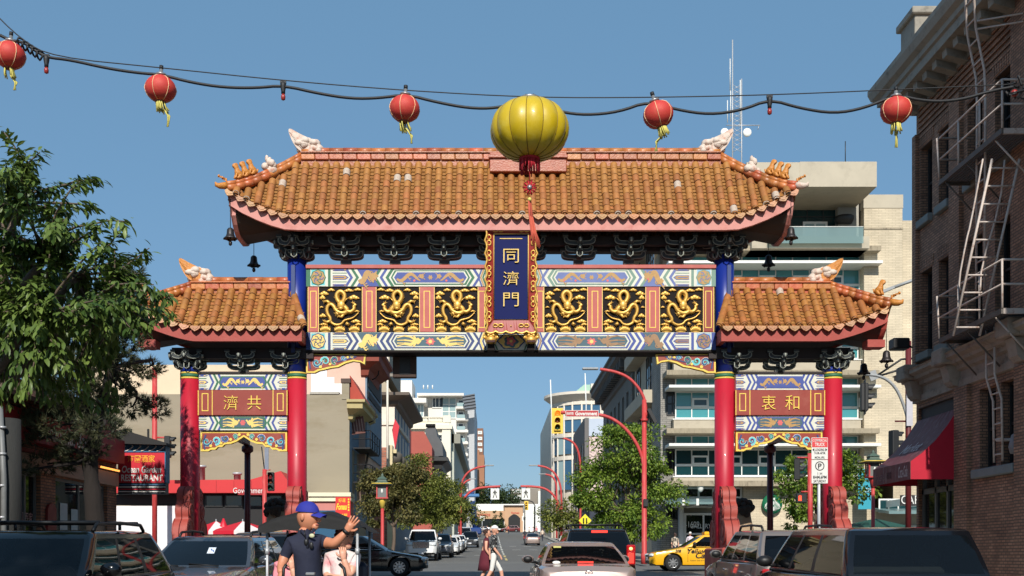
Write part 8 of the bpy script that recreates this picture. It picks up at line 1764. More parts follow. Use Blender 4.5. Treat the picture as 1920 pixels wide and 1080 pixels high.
t = side_pole(1703, 48, 640, 'dark red signal pole with grey curved arm at the right corner', .13, m_poled); o0 = Vector(t.location); b = MB(); b.tube(smooth_poly([W(1703, 790, 48)-o0, W(1695, 760, 48)-o0, W(1682, 730, 48)-o0, W(1665, 712, 48)-o0, W(1645, 704, 48)-o0, W(1622, 702, 48)-o0], 2), .07, 7, m_sgr); b.tube([W(1645, 704, 48)-o0, W(1690, 674, 48)-o0, W(1712, 672, 48)-o0], .05, 5, m_trim); b.tube([W(1645, 706, 48)-o0, W(1712, 686, 48)-o0], .05, 5, m_trim); obj('mast_arm', b, t); signal(t, W(1622, 745, 48)-o0, 78, s=1.25); b = MB(); c = W(1637, 704, 48)-o0; b.cbox(c, (.36, .04, .42), m_sgr, Matrix.Rotation(R(-20), 3, 'Y')); obj('sign_blade', b, t); signal(t, W(1677, 832, 48)-o0, 100, plate=False, s=1.2); b = MB(); c = W(1710, 762, 48)-o0; b.box(c.x-.32, c.x-.04, -.2, -.16, c.z-.9, c.z+.6, M('parking_sign_grey', (186, 184, 190), .6)); obj('sign_panel', b, t); b = MB(); c = W(1678, 790, 48)-o0; b.tube([c, (0, 0, c.z)], .04, 5, m_poled); obj('bracket', b, t)
t = side_pole(1519, 50, 850, 'red pole carrying a side-on signal and a red hand beside the parking sign', .12); o0 = Vector(t.location); signal(t, W(1496, 880, 50)-o0, 70, plate=False, s=1.0); b = MB(); c = W(1502, 934, 50)-o0; b.bbox(c.x-.24, c.x+.24, -.14, .12, c.z-.22, c.z+.22, .03, m_blk2); ph = obj('pedestrian_signal', b, t); b = MB(); me_ = M_emit('hand_glow', (255, 70, 40), 1.6)
b.bbox(c.x-.16, c.x-.02, -.15, -.142, c.z-.13, c.z+.02, .003, me_)
for k in range(4): b.box(c.x-.155+.036*k, c.x-.13+.036*k, -.15, -.143, c.z+.02, c.z+.1+.02*(k in (1, 2)), me_)
obj('hand_symbol', b, ph); b = MB(); b.tube([(0, 0, c.z+.3), (c.x, 0, c.z+.3)], .04, 5, m_pole); b.tube([(0, 0, c.z+1.9), (-.6, 0, c.z+1.9)], .04, 5, m_pole); obj('bracket', b, t)
Ys = 21.5; t = thing('parking_sign', 'stacked white and red parking sign on a silver post before the right column', 'sign', (WX(1535.5, Ys), Ys, G(Ys)+.1)); o0 = Vector(t.location); b = MB(); zt = WZ(822, Ys)-o0.z; b.lathe([(.035, 0), (.035, zt-.05)], 8, m_gal); obj('post', b, t)
m_sw = M('sign_white', (214, 212, 206), .5, .04, 6); m_sr = M('sign_red_print', (206, 62, 64), .5); m_sk = M('sign_black_print', (36, 36, 38), .6)
def panel(y0, y1): 
 b = MB(); z0, z1 = WZ(y1, Ys)-o0.z, WZ(y0, Ys)-o0.z; b.bbox(-.165, .165, -.055, -.04, z0, z1, .006, m_sw); return obj('sign_panel', b, t), z0, z1
p1, z0, z1 = panel(821, 862); b = MB(); zm = z0+(z1-z0)*.56; b.box(-.155, .155, -.059, -.0555, zm, z1-.01, m_sr); lettering(b, 'COMMERCIAL', (0, -.062, zm+.135), .29, .05, m_sw, bold=.01); lettering(b, 'TRUCK', (0, -.062, zm+.055), .2, .07, m_sw, bold=.02); lettering(b, 'LOADING', (0, -.062, zm-.05), .18, .05, m_sk, bold=.01); lettering(b, '7A.M.-6P.M.', (0, -.062, zm-.115), .23, .05, m_sk, bold=.01); lettering(b, 'MON.-FRI.', (0, -.062, z0+.04), .2, .045, m_sk, bold=.01)
for s in (-1, 1): b.poly([(s*.11, -.062, zm-.02), (s*.11, -.062, zm-.08), (s*.15, -.062, zm-.05)], m_sk)
obj('sign_print', b, p1)['kind'] = 'stuff'; p2, z0, z1 = panel(863, 907); b = MB(); b.tube([(.085*math.cos(a), -.058, z1-.12+.085*math.sin(a)) for a in [k*math.pi/10 for k in range(21)]], .009, 4, m_sk, False); lettering(b, 'P', (0, -.062, z1-.12), .07, .1, m_sk, bold=.02); lettering(b, '1 H', (0, -.062, z0+.2), .09, .05, m_sk, bold=.01); lettering(b, '8AM.6PM', (0, -.062, z0+.13), .27, .06, m_sk, bold=.02); lettering(b, 'SATURDAY', (0, -.062, z0+.05), .25, .055, m_sk, bold=.01); obj('sign_print', b, p2)['kind'] = 'stuff'
t = thing('utility_pole', 'weathered grey timber pole with silver conduit at the left edge', 'pole', (WX(12, 20.5), 20.5, G(20.5))); b = MB(); b.lathe([(.3, 0), (.26, 3.8)], 14, M('pole_timber_grey', (48, 48, 46), .9, .15, 3, bump=.6, stretch=(3, 3, .3))); obj('shaft', b, t); b = MB(); b.tube([(.1, -.32, 0), (.1, -.32, 2.6), (.02, -.31, 4.0)], .055, 8, M('conduit_grey', (112, 114, 114), .5, .2, 6))
for z in (1.9, 2.5, 3.1, 3.6): b.lathe([(.075, -.02), (.075, .02)], 8, m_gal, c=(.07, -.32, z))
obj('conduit', b, t)
t = thing('crossing_diamond', 'yellow diamond crossing sign above the black suv roof', 'sign', (WX(1097, 90), 90, G(90))); b = MB(); z = WZ(976, 90)-G(90); b.lathe([(.05, 0), (.05, z)], 6, m_gal); obj('post', b, t); b = MB(); b.prism([(0, z-.55), (.55, z), (0, z+.55), (-.55, z)], -.08, -.05, 'y', M('diamond_yellow', (226, 214, 40), .5)); q = obj('sign_panel', b, t); b = MB()
for x in (-.14, .12): b.tube([(x, -.09, z+.2), (x, -.09, z-.25)], .06, 4, m_sk)
obj('figure', b, q)
t = thing('boom_lift', 'blue boom lift standing up the left side of the far street', 'lift', (WX(890, 190), 190, G(190))); o0 = Vector(t.location); b = MB(); m_lb = M('lift_blue', (28, 60, 120), .5); b.tube([W(892, 992, 190)-o0, W(885, 940, 190)-o0], .55, 6, m_lb); obj('boom', b, t); b = MB(); c = W(884, 930, 190)-o0; b.bbox(c.x-1.6, c.x+1.4, -.8, .8, c.z-.2, c.z+.35, .1, M('lift_sky_blue', (70, 120, 170), .5)); b.bbox(c.x-.4, c.x+.5, -.5, .5, c.z+.35, c.z+1.0, .1, m_lb); obj('basket', b, t); b = MB(); b.bbox(-1.2, 1.2, -1.5, 1.5, .3, 1.5, .2, m_lb); obj('base', b, t)
for i, (px, py, Y, lab) in enumerate(((904, 972, 240, 'small white turn sign before the mall front'), (983, 972, 230, 'small white lane sign on a post in mid street'))):
 t = thing('lane_sign', lab, 'sign', (WX(px, Y), Y, G(Y))); z = WZ(py, Y)-G(Y); b = MB(); b.lathe([(.08, 0), (.08, z)], 6, m_gal); obj('post', b, t); b = MB(); b.box(-.5, .5, -.06, -.02, z-.5, z+.5, m_wframe); b.tube([(-.1, -.08, z-.3), (-.1, -.08, z+.3)], .07, 4, m_sk); b.tube([(.2, -.08, z-.3), (.2, -.08, z+.3)], .07, 4, m_sk); obj('sign_panel', b, t)
t = thing('far_signal', 'yellow traffic signal hanging over the far end of the street', 'traffic light', (WX(1003, 235), 235, G(235))); b = MB(); z = WZ(948, 235)-G(235); b.tube([(0, 0, 0), (0, 0, z), (-.5, 0, z+.8), (-1.6, 0, z+1.2), (-3.5, 0, z+1.25)], .12, 6, m_trim); obj('arm', b, t); signal(t, (-1.9, 0, z), 0, m_yel, m_yel, None, True, 1.6)
for i, (px, y0, lab) in enumerate(((984, 945, 'thin dark pole in the right of the far street'), (1002, 950, 'dark street pole before the white wing'))):
 t = thing('street_pole', lab, 'pole', (WX(px, 220+20*i), 220+20*i, G(220+20*i))); b = MB(); b.lathe([(.14, 0), (.1, WZ(y0, 220+20*i)-G(220+20*i))], 8, m_trim); obj('shaft', b, t)
bnr = thing('street_banner', 'turquoise vertical banner on the wall right of the lower tree', 'banner', tuple(W(1623, 920, 69))); b = MB(); b.box(-.48, .48, -.02, .02, -1.2, 1.4, M('banner_teal', (46, 150, 168), .7)); obj('cloth', b, bnr); b = MB(); lettering(b, 'LVRD', (0, -.03, 0), .7, .3, m_wframe); obj('banner_print', b, bnr)
for i, (px, w_, lab) in enumerate(((1640, 2.1, 'dark green patio umbrella left of the red lamp post base'), (1602, 1.6, 'dark green patio umbrella behind the right column base'))):
 Y = 56+i; t = thing('patio_umbrella', lab, 'parasol', (WX(px, Y), Y, G(Y)), 0, 'green patio umbrellas'); zt = WZ(972+i*10, Y)-G(Y)
 for k in range(8): a0, a1 = k*math.pi/4, (k+1)*math.pi/4; b = MB(); b.add([(0, 0, zt), (w_*math.cos(a0), w_*math.sin(a0), zt-.5), (w_*math.cos(a1), w_*math.sin(a1), zt-.5)], [(0, 1, 2)], M('umbrella_green', (22, 74, 62), .8)); obj('panel', b, t)
 b = MB(); b.tube([(0, 0, 0), (0, 0, zt)], .03, 6, m_gal); obj('pole', b, t)
t = thing('flood_light', 'black flood light on the near corner of the brick building under the gate tip', 'lamp', tuple(W(1688, 645, 29.5))); b = MB(); b.bbox(-.26, .2, -.2, .2, -.16, .14, .03, m_trim); obj('housing', b, t); b = MB(); b.tube([(.1, 0, 0), (.4, 0.2, -.05)], .03, 5, m_trim); obj('arm', b, t)
t = thing('street_light_head', 'grey street light head reaching from behind the brick building', 'street lamp', tuple(W(1660, 545, 47))); b = MB(); b.cbox((0, 0, 0), (.75, .3, .12), m_sgr, Matrix.Rotation(R(-22), 3, 'Y')); obj('luminaire', b, t); b = MB(); b.tube([(.3, 0, .12), (1.2, 0, .45), (2.2, 0, .4), (2.6, 0, -2), (2.6, 0, -11.2)], .07, 6, m_sgr); obj('arm', b, t)
hb = thing('hanging_banner_frame', 'dark brown banner board hanging under the main beam of the gate', 'banner', (gx(758, 28.2), 28.2, gz(661, 28.2))); b = MB(); zz = gz(709, 28.2)-hb.location.z; b.bbox(gx(737, 28.2)-hb.location.x, gx(781, 28.2)-hb.location.x, -.1, .1, zz, -.0, .02, M('board_umber', (62, 42, 32), .7, .15, 4)); obj('board', b, hb); b = MB(); b.box(gx(750, 28.2)-hb.location.x, gx(770, 28.2)-hb.location.x, -.112, -.1005, zz+.08, -.03, m_blk2); obj('dark_panel', b, hb)
def lion(px, Y, label, sx):
 t = thing('stone_lion', label, 'statue', (WX(px, Y), Y, G(Y)), math.pi, 'stone lions at the gate'); ms = M('lion_stone', (164, 140, 112), .9, .15, 5, bump=.6); md = M('lion_mane', (52, 46, 42), .9, .2, 8, bump=1, bscale=24)
 me = skin({'hip': ((0, .25, 1.25), .32), 'belly': ((0, .05, 1.45), .3), 'chest': ((0, -.15, 1.7), .33), 'neck': ((0, -.2, 2.0), .27), 'head': ((0, -.3, 2.25), .3), 'muz': ((0, -.58, 2.2), .18), 'f1': ((.2, -.3, 1.3), .13), 'p1': ((.22, -.42, 1.0), .15), 'f2': ((-.2, -.3, 1.3), .13), 'p2': ((-.22, -.42, 1.0), .15), 'k1': ((.32, .1, 1.15), .18), 'k2': ((-.32, .1, 1.15), .18)}, [('hip', 'belly'), ('belly', 'chest'), ('chest', 'neck'), ('neck', 'head'), ('head', 'muz'), ('chest', 'f1'), ('f1', 'p1'), ('chest', 'f2'), ('f2', 'p2'), ('hip', 'k1'), ('hip', 'k2')], 2)
 me.materials.clear(); me.materials.append(ms); obj('lion_body', me, t); b = MB(); r_ = random.Random(3)
 for k in range(60): a, p = r_.uniform(0, 6.28), r_.uniform(-.6, 1.4); b.ball((.3*math.cos(a)*math.cos(p), -.16+.28*math.sin(a)*math.cos(p), 2.26+.27*math.sin(p)), r_.uniform(.07, .1), md, 7, 5)
 obj('mane', b, t); b = MB(); b.bbox(-.45, .45, -.6, .6, -.2, .98, .04, m_stone); obj('pedestal', b, t)
lion(516, 30.5, 'dark-maned stone lion just left of the left main column', 1); lion(1394, 30.5, 'dark-maned stone lion just right of the right main column', -1)
# people
def skinm(n, rgb): return M('skin_'+n, rgb, .5, .08, 12)
m_sk1 = skinm('tanned', (196, 130, 98)); m_sk2 = skinm('fair', (216, 160, 134)); m_hairb = M('hair_brown', (62, 38, 30), .6, .2, 20); m_hairr = M('hair_auburn', (92, 40, 36), .6, .25, 20); m_navy = M('polo_navy', (28, 32, 52), .85, .12, 8, bump=.3, bscale=18); m_eye = M('eye_dark', (30, 24, 22), .3); m_cap = M('cap_blue', (36, 42, 140), .8, .1, 6); m_lip = M('lip_pink', (160, 84, 76), .5)
def cloth(n, rgb, **k): return M('cloth_'+n, rgb, .85, .12, 9, **k)
def figure(J, bones, zones, sub=2):
 """one continuous skinned body; each face takes the cloth or skin of its nearest bone"""
 me = skin(J, bones, sub); rad = lambda n: (J[n][1] if not isinstance(J[n][1], tuple) else sum(J[n][1])/2); seg = [(Vector(J[a][0]), Vector(J[b][0]), zones.get((a, b), zones['*']), rad(a), rad(b)) for a, b in bones]; mats = []
 for s in seg:
  if s[2] not in mats: mats.append(s[2])
 me.materials.clear()
 for m in mats: me.materials.append(m)
 for f in me.polygons:
  c = f.center; best = 1e9
  for a, b, m, ra, rb in seg:
   d = b-a; t = max(0, min(1, (c-a).dot(d)/max(1e-9, d.length_squared))); q = (c-a-d*t).length-(ra+(rb-ra)*t)
   if q < best: best = q; k = m
  f.material_index = mats.index(k); f.use_smooth = True
 return me
def head(mb, c, r, yaw, pitch, sk, hair=None, hl=0., cap=None, brim=True, cut=.1):
 """head facing -Y before yaw: skull, jaw, nose, eyes, mouth, ears, hair or cap"""
 T = Matrix.Translation(c) @ Matrix.Rotation(yaw, 4, 'Z') @ Matrix.Rotation(pitch, 4, 'X') @ Matrix.Scale(r/.115, 4)
 def fn(u, v):
  a = 2*math.pi*u; p = math.pi*(v-.5); x, y, z = math.cos(a)*math.cos(p), math.sin(a)*math.cos(p), math.sin(p)
  k = 1-.26*max(0, -z)**1.2*(1 if y < .3 else 1.2); return T @ Vector((.078*x*k, .1*y*k-.012*max(0, -z)*(1 if y < 0 else -1), .122*z))
 mb.grid(fn, 18, 12, sk); mb.ball((0, -.075, -.075), (.036, .034, .034), sk, 8, 6, T); mb.prism([(-.105, .03), (-.128, -.022), (-.098, -.032), (-.085, .03)], -.013, .013, 'x', sk, T, True); mb.ball((0, -.112, -.024), (.018, .018, .013), sk, 8, 5, T)
 for s in (-1, 1):
  mb.ball((s*.033, -.093, .022), (.014, .008, .007), m_eye, 8, 5, T); mb.tube([(s*.014, -.103, .04), (s*.035, -.1, .046), (s*.055, -.085, .038)], .005, 4, hair or m_hairb, True, T); mb.ball((s*.08, .012, .0), (.012, .022, .034), sk, 8, 6, T)
 mb.tube([(-.026, -.098, -.06), (0, -.107, -.058), (.026, -.098, -.06)], .006, 5, m_lip, True, T)
 if cap: 
  mb.grid(lambda u, v: T @ Vector((.087*math.cos(6.2832*u)*math.cos(v*1.57), .11*math.sin(6.2832*u)*math.cos(v*1.57)+.006, .045+.098*math.sin(v*1.57))), 18, 6, cap)
  if brim: mb.grid(lambda u, v: T @ Vector(((u-.5)*.15*(1-.25*v), -.098-.085*v+.05*abs(u-.5)**1.5*2, .05-.018*v-.03*(u-.5)**2*4)), 8, 3, cap)
 elif hair:
  rr = random.Random(1)
  for k in range(44):
   a = rr.uniform(-.35, 3.5); p = rr.uniform(cut, 1.5); mb.ball((.082*math.cos(a)*math.cos(p), .1*math.sin(a)*math.cos(p)+.008, .122*math.sin(p)+.004), (.026, .03, .024), hair, 7, 5, T)
  for k in range(int(hl*60)): a = rr.uniform(.3, 2.84); mb.ball((.08*math.cos(a), .09*math.sin(a)+.01, rr.uniform(-hl, .05)), (.026, .026, .03), hair, 6, 4, T)
def hand(mb, wrist, d, n, sk, spread=.25, curl=.3, s=1., side=1):
 """palm, four unequal bent fingers and a thumb leaving the side of the palm; d points along the hand, n out of its back"""
 d = Vector(d).normalized(); n = Vector(n); n = (n-d*n.dot(d)).normalized(); w_ = d.cross(n)*side; W0 = Vector(wrist); k = s
 mb.tube([W0-d*.02*k, W0+d*.02*k, W0+d*.06*k, W0+d*.095*k], [.024*k, .032*k, .038*k, .034*k], 8, sk, True, None, n, .55)
 for i, (o, L) in enumerate(((-.03, .066), (-.01, .078), (.011, .072), (.03, .056))):
  a = (d+w_*o*spread*26*.5).normalized(); p = W0+d*.09*k+w_*o*k; q = p+a*L*.45*k; e = q+(a*math.cos(curl)-n*math.sin(curl)).normalized()*L*.55*k
  mb.tube([p-a*.015*k, p+a*.01*k, q, e], [.009*k, .0105*k, .0095*k, .007*k], 6, sk)
 p = W0+d*.03*k-w_*.03*k; q = p+(d*.6-w_*.8).normalized()*.035*k; mb.tube([p, q, q+(d*.9-w_*.4-n*.1).normalized()*.032*k], [.014*k, .012*k, .008*k], 6, sk)
def px3(x, y, Y): return tuple(W(x, y, Y))
Yd_ = 9.6; Kp = Yd_/2000
dr = thing('person', 'man in blue cap and navy polo standing and pointing right with raised hand', 'person', (WX(578, Yd_), Yd_, G(Yd_))); o0 = Vector(dr.location)
def D(x, y, dy=0): return W(x, y, Yd_)*1.0+Vector((0, dy, 0))-o0
J = {'pelvis': (D(580, 1128), (.17, .13)), 'waist': (D(579, 1085), (.165, .125)), 'chest': (D(576, 1042), (.175, .13)), 'upper': (D(574, 1014), (.14, .105)), 'neck': (D(571, 1001, .0), (.062, .062)), 'nape': (D(572, 986), .058),
  'rs': (D(549, 1019, -.07), .072), 're': (D(536, 1044, -.06), .052), 'rw2': (D(532, 1062, -.12), .04), 'rw': (D(535, 1074, -.22), .03), 'ls': (D(598, 1014, .08), .068), 'lm': (D(612, 1018, .06), .058), 'le': (D(628, 1020, -.02), .05), 'lf': (D(641, 1007, -.03), .04), 'lw': (D(650, 997, -.04), .03),
  'h1': (D(566, 1150), .1), 'k1': (D(566, 1210, -.1), .075), 'a1': (D(564, 1290, .05), .05), 't1': (D(564, 1299, -.12), .04), 'h2': (D(596, 1150), .1), 'k2': (D(600, 1210, -.08), .075), 'a2': (D(602, 1290, .05), .05), 't2': (D(604, 1299, -.12), .04)}
BN = [('pelvis', 'waist'), ('waist', 'chest'), ('chest', 'upper'), ('upper', 'neck'), ('neck', 'nape'), ('upper', 'rs'), ('rs', 're'), ('re', 'rw2'), ('rw2', 'rw'), ('upper', 'ls'), ('ls', 'lm'), ('lm', 'le'), ('le', 'lf'), ('lf', 'lw'), ('pelvis', 'h1'), ('h1', 'k1'), ('k1', 'a1'), ('a1', 't1'), ('pelvis', 'h2'), ('h2', 'k2'), ('k2', 'a2'), ('a2', 't2')]
m_short = cloth('khaki', (120, 108, 88)); m_shoe = cloth('shoe', (40, 38, 38))
Z = {'*': m_navy, ('neck', 'nape'): m_sk1, ('re', 'rw2'): m_sk1, ('rw2', 'rw'): m_sk1, ('lm', 'le'): m_sk1, ('le', 'lf'): m_sk1, ('lf', 'lw'): m_sk1, ('pelvis', 'h1'): m_short, ('h1', 'k1'): m_short, ('pelvis', 'h2'): m_short, ('h2', 'k2'): m_short, ('k1', 'a1'): m_sk1, ('k2', 'a2'): m_sk1, ('a1', 't1'): m_shoe, ('a2', 't2'): m_shoe}
obj('body', figure(J, BN, Z), dr); b = MB(); head(b, D(577, 970), .118, R(72), R(4), m_sk1); obj('head', b, dr)
b = MB(); T_ = D(577, 970); head_c = MB(); head(head_c, T_, .118, R(72), R(4), m_sk1, None, 0, m_cap); 
cv = MB(); i0 = head_c.mi(m_cap); fs = [f for f, m in zip(head_c.f, head_c.m) if m == i0]; cv.add(head_c.v, fs, m_cap, True); obj('cap', weld(cv.mesh('cap')), dr)
b = MB(); hand(b, D(650, 997, -.04), D(667, 972)-D(650, 997), (.1, 1, .2), m_sk1, .5, .25, 1.0, 1); obj('hand', b, dr); b = MB(); hand(b, D(535, 1075, -.22), (.0, -.5, -.8), (-.6, -.6, .3), m_sk1, .1, 1.2, 1.0, -1); obj('hand', b, dr)
b = MB(); d = (J['lw'][0]-J['lf'][0]).normalized(); b.tube([J['lw'][0]-d*.012, J['lw'][0]+d*.014], .036, 10, m_trim); obj('wrist_watch', b, dr)
b = MB(); c = D(582, 1003, -.1); b.tube([c+Vector((-.07, .02, .04)), c+Vector((-.01, -.02, -.03)), c+Vector((.05, .03, .05))], .016, 6, m_navy); b.tube([c+Vector((-.01, -.025, -.02)), c+Vector((.0, -.045, -.12))], .012, 5, M('placket_navy', (22, 25, 42), .8)); obj('collar', b, dr)
b = MB(); c = D(584, 1019, -.15); b.ball(c+Vector((-.022, 0, .01)), (.02, .012, .03), m_trim); b.ball(c+Vector((.024, 0, -.02)), (.02, .012, .032), m_trim); b.tube([c+Vector((-.03, 0, .05)), c+Vector((-.04, .02, .12))], .005, 4, m_trim); obj('sunglasses', b, dr); b = MB(); b.ball(D(589, 1005, -.12), (.026, .01, .02), M('badge_cream', (186, 186, 150), .6), 8, 5); obj('badge', b, dr)
def passenger(x, y, Y, label, top, hair, lean=1):
 t = thing('person', label, 'person', (WX(x, Y), Y, G(Y)+.0)); o_ = Vector(t.location); k = Y/2000
 def E(a, c, dy=0): return W(a, c, Y)+Vector((0, dy, 0))-o_
 J = {'p': (E(x-2, y+100), (.19, .14)), 'w': (E(x-4, y+76), (.185, .14)), 'c': (E(x-6, y+48), (.19, .13)), 'u': (E(x-4, y+26), (.14, .1)), 'n': (E(x-2, y+17), .055), 'np': (E(x-1, y+6), .052), 'ls': (E(x-30, y+32), .07), 'le': (E(x-34, y+66, -.05), .05), 'lw': (E(x-6, y+74, -.22), .034), 'rs': (E(x+19, y+32, -.02), .068), 'rm': (E(x+17, y+50, -.1), .056), 're': (E(x+10, y+66, -.16), .046), 'rw': (E(x+1, y+34, -.18), .03), 'k1': (E(x-16, y+104, -.42), .085), 'k2': (E(x+16, y+104, -.42), .085), 'a1': (E(x-16, y+190, -.44), .05), 'a2': (E(x+16, y+190, -.44), .05)}
 Bq = [('p', 'w'), ('w', 'c'), ('c', 'u'), ('u', 'n'), ('n', 'np'), ('u', 'ls'), ('ls', 'le'), ('le', 'lw'), ('u', 'rs'), ('rs', 'rm'), ('rm', 're'), ('re', 'rw'), ('p', 'k1'), ('p', 'k2'), ('k1', 'a1'), ('k2', 'a2')]
 obj('body', figure(J, Bq, {'*': top, ('n', 'np'): m_sk2, ('le', 'lw'): m_sk2, ('rm', 're'): m_sk2, ('re', 'rw'): m_sk2, ('p', 'k1'): cloth('trousers', (60, 62, 72)), ('p', 'k2'): cloth('trousers', (60, 62, 72)), ('k1', 'a1'): cloth('trousers', (60, 62, 72)), ('k2', 'a2'): cloth('trousers', (60, 62, 72))}), t)
 b = MB(); head(b, E(x, y-5, -.03), .112, R(38), R(8), m_sk2, hair, .1); obj('head', b, t); b = MB(); hand(b, E(x+1, y+36, -.18), (-.1, .05, 1), (.4, -1, 0), m_sk2, .1, 1.3, .95, 1); obj('hand', b, t); return t
wm_ = cloth('white_pink_grey_print', (214, 204, 200), stain=(226, 132, 138), stain_amt=.9, stain_scale=4.5)
ww = passenger(648, 1013, 10.7, 'auburn-haired woman in white, pink and grey top resting chin on hand', wm_, m_hairr)
b = MB()
passenger(553, 1030, 10.75, 'passenger in a pink top mostly hidden behind the pointing man', cloth('pink', (226, 140, 150)), m_hairb)
pc = thing('pedicab', 'pedicab with black fabric canopy on silver poles behind the pointing man', 'pedicab', (WX(600, 11), 11, G(11))); o0 = Vector(pc.location)
m_can = M('canopy_black', (13, 12, 12), .8, .2, 5, bump=.5, bscale=9)
def cn(u, v):
 x0, x1 = WX(508, 11)-o0.x, WX(700, 11)-o0.x; s = u*2-1; arch = (1-abs(s)**2.6); zt = WZ(997-7*(1-u), 11)-o0.z; return Vector((x0+(x1-x0)*u, -.6+1.2*v, zt+.185*arch*(.75+.25*math.sin(math.pi*v))+.012*math.sin(u*23)*math.sin(v*3.1)))
b = MB(); b.grid(cn, 26, 8, m_can); b.grid(lambda u, v: (lambda p: Vector((p.x, p.y-.02*v, p.z+(WZ(998-9*u+2*math.sin(u*19), 10.4)-o0.z-p.z)*v)))(cn(u, 0)), 26, 3, m_can); obj('canopy', weld(b.mesh('canopy')), pc)
b = MB(); xa, xb = WX(521, 11)-o0.x, WX(682, 11)-o0.x
for x in (xa, xb):
 for y in (-.52, .52): b.tube([(x, y, .5), (x, y, WZ(992, 11)-o0.z)], .014, 6, m_gal)
 b.lathe([(.022, -.03), (.022, .03)], 8, m_gal, c=(x, -.52, WZ(1034, 11)-o0.z))
obj('canopy_pole', b, pc); b = MB(); b.bbox(xa, xb, -.1, .45, .55, .75, .05, M('seat_vinyl', (40, 44, 60), .5)); b.bbox(xa, xb, .36, .5, .75, 1.3, .05, MATS['seat_vinyl']); obj('bench', b, pc); b = MB(); b.tube([(0, .3, .45), (0, -1.3, .5), (-.25, -1.9, .95), (-.25, -2.0, .4)], .03, 6, m_trim); b.tube([(xa, .2, .45), (xb, .2, .45)], .03, 6, m_trim); obj('frame', b, pc)
for x, y in ((xa-.08, .2), (xb+.08, .2), (-.25, -2.1)): b = MB(); b.tube([(x, y+.33*math.cos(a), .34+.33*math.sin(a)) for a in [k*math.pi/10 for k in range(21)]], .025, 6, m_tyre, False); [b.tube([(x, y, .34), (x, y+.32*math.cos(a), .34+.32*math.sin(a))], .005, 3, m_gal) for a in [k*.7 for k in range(9)]]; obj('wheel', b, pc)
b = MB()
for a, q in (((531, 1082), ((532, 1066), (537, 1058))), ((648, 1082), ((645, 1066), (636, 1057)))): b.tube([W(*a, 9.1)-o0, *[W(*p_, 9.15)-o0 for p_ in q]], .014, 6, m_trim)
b.tube([W(531, 1082, 9.1)-o0, W(590, 1100, 9.0)-o0, W(648, 1082, 9.1)-o0], .014, 6, m_trim); b.bbox((W(580, 1076, 9.1)-o0).x-.03, (W(580, 1076, 9.1)-o0).x+.05, (W(580, 1076, 9.1)-o0).y-.03, (W(580, 1076, 9.1)-o0).y+.03, (W(580, 1079, 9.1)-o0).z, (W(580, 1073, 9.1)-o0).z, .008, m_silv); obj('handlebar', b, pc)
def walker(x, Y, label, h=1.75, yaw=90, top=None, legs=None, bare=True, step=.28, skn=None, cap=None, hair=None, sleeve=True, group=None, dress=False, z=None, name='person', sub=2):
 skn = skn or m_sk2; t = thing(name, label, 'person', (x, Y, G(Y) if z is None else z), R(yaw), group); k = h/1.75
 def q(a, b, c): return Vector((a, b, c))*k
 J = {'p': (q(0, 0, .95), (.15*k, .105*k)), 'w': (q(0, 0, 1.1), (.14*k, .1*k)), 'c': (q(0, 0, 1.3), (.165*k, .11*k)), 'u': (q(0, 0, 1.43), (.12*k, .085*k)), 'n': (q(0, -.01, 1.5), .052*k), 'np': (q(0, -.02, 1.56), .05*k)}
 for s, n in ((1, 'l'), (-1, 'r')):
  st = step*s; J[n+'s'] = (q(s*.18, 0, 1.41), .058*k); J[n+'e'] = (q(s*.23, .06+st*.2, 1.14), .043*k); J[n+'w'] = (q(s*.22, -.04+st*.5, .9), .028*k); J[n+'g'] = (q(s*.22, -.06+st*.55, .8), .026*k)
  J[n+'h'] = (q(s*.09, 0, .88), .092*k); J[n+'k'] = (q(s*.09, -.07-st*.45, .5), .062*k); J[n+'a'] = (q(s*.085, -st+.03, .09), .038*k); J[n+'t'] = (q(s*.09, -st-.13, .045), .035*k)
 Bq = [('p', 'w'), ('w', 'c'), ('c', 'u'), ('u', 'n'), ('n', 'np')]; Zz = {'*': top, ('n', 'np'): skn, ('p', 'w'): top}
 for n in 'lr':
  Bq += [('u', n+'s'), (n+'s', n+'e'), (n+'e', n+'w'), (n+'w', n+'g'), ('p', n+'h'), (n+'h', n+'k'), (n+'k', n+'a'), (n+'a', n+'t')]
  Zz.update({(n+'e', n+'w'): skn, (n+'w', n+'g'): skn, ('p', n+'h'): legs, (n+'h', n+'k'): legs, (n+'k', n+'a'): skn if bare else legs, (n+'a', n+'t'): m_shoe})
  if not sleeve: Zz[(n+'s', n+'e')] = skn
 obj('body', figure(J, Bq, Zz, sub), t); b = MB(); head(b, q(0, -.03, 1.645), .112*k, 0, 0, skn, hair or m_hairb, .0 if not dress else .12, cap, bool(cap)); obj('head', b, t)
 if dress: b = MB(); b.lathe([(.15*k, 1.12*k), (.2*k, .95*k), (.24*k, .7*k), (.27*k, .5*k), (.25*k, .5*k)], 16, top, cap=False); obj('skirt', b, t)
 return t
m_floral = cloth('black_white_floral', (24, 24, 28), stain=(220, 220, 214), stain_amt=1., stain_scale=16); m_wsh = cloth('white', (222, 220, 214)); m_maroon = cloth('maroon', (92, 24, 40)); m_wcap = cloth('cap_white', (226, 224, 218))
walker(WX(926, 30.5), 30.5, 'walking man in white flat cap, black and white floral shirt and white shorts', 1.78, 90, m_floral, m_wsh, True, .3, m_sk2, m_wcap)
walker(WX(912, 31.3), 31.3, 'woman in maroon dress walking behind the man in the white cap', 1.68, 90, m_maroon, m_maroon, True, .24, m_sk2, None, m_hairb, False, None, True)
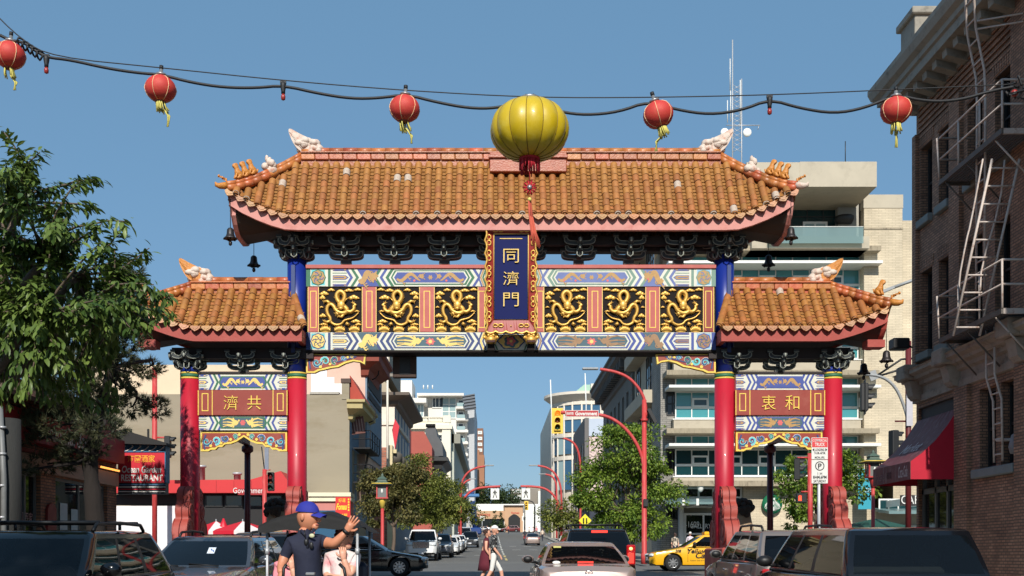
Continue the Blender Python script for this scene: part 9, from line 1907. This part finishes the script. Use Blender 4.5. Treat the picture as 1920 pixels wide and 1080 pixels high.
walker(WX(1266, 66), 66, 'dark-haired pedestrian in a cream shirt beyond the taxi bonnet', 1.7, 0, cloth('cream', (214, 196, 176)), cloth('navy', (40, 44, 60)), False, .1); walker(WX(1294, 67), 67, 'pedestrian in white cap and pale lilac shirt beyond the taxi windscreen', 1.75, 0, cloth('lilac', (212, 200, 210)), cloth('navy', (40, 44, 60)), False, .1, None, m_wcap)
far = [(906, 205, m_wsh, 'far pedestrian in white on the left side of the far crossing'), (914, 210, cloth('grey', (110, 112, 118)), 'far pedestrian in grey on the left side of the far crossing'), (921, 200, MATS['cloth_cream'], 'far pedestrian in cream just right of the one in grey'), (953, 215, cloth('coral', (196, 110, 90)), 'far pedestrian in coral in the middle of the street'), (992, 190, m_wsh, 'far pedestrian in white beyond the motorcycle'), (1000, 185, MATS['cloth_lilac'], 'far pedestrian in lilac beyond the silver car'), (1006, 195, MATS['cloth_pink'], 'far pedestrian in pink right of the one in lilac'), (1017, 150, MATS['cloth_cream'], 'far pedestrian on the right pavement in cream')]
for i, (px, Y, m, lab) in enumerate(far): walker(WX(px, Y), Y, lab, 1.65+.03*(i % 4), (90, -90, 20, 160)[i % 4], m, MATS['cloth_navy'], i % 2 == 0, .25, None, None, None, True, 'pedestrians on the far crossing', sub=1)
mt = thing('motorcycle', 'dark motorcycle waiting left of the far silver sedan', 'motorcycle', (WX(984, 136), 136, G(136))); b = MB()
for y in (-.7, .7): b.tube([(0, y+.28*math.cos(a), .31+.28*math.sin(a)) for a in [k*math.pi/6 for k in range(13)]], .07, 6, m_tyre, False)
obj('wheel', b, mt); b = MB(); b.bbox(-.16, .16, -.55, .5, .4, .85, .08, m_trim); b.bbox(-.18, .18, -.8, -.5, .6, 1.0, .06, m_lampr); b.tube([(-.35, .5, 1.05), (0, .55, 1.0), (.35, .5, 1.05)], .03, 5, m_gal); obj('motor_body', b, mt)
walker(WX(984, 136.2), 136.2, 'rider in dark jacket and helmet on the far motorcycle', 1.7, 180, cloth('jacket', (44, 44, 52)), MATS['cloth_navy'], False, .05, None, cloth('helmet', (40, 40, 44)), None, True, None, False, G(136)+.12)
bc = thing('bicycle', 'bicycle standing beside the last white parked car', 'bicycle', (WX(904, 104), 104, G(104))); b = MB()
for y in (-.52, .52): b.tube([(0, y+.33*math.cos(a), .34+.33*math.sin(a)) for a in [k*math.pi/8 for k in range(17)]], .03, 5, m_tyre, False)
obj('wheel', b, bc); b = MB(); b.tube([(0, -.52, .34), (0, -.1, .34), (0, .4, .85), (0, -.2, .85), (0, -.1, .34)], .025, 5, m_wframe); b.tube([(0, .52, .34), (0, .38, 1.0)], .025, 5, m_wframe); b.tube([(-.25, .36, 1.0), (.25, .36, 1.0)], .02, 5, m_trim); b.bbox(-.07, .07, -.35, -.1, .93, .98, .02, m_trim); obj('frame', b, bc)
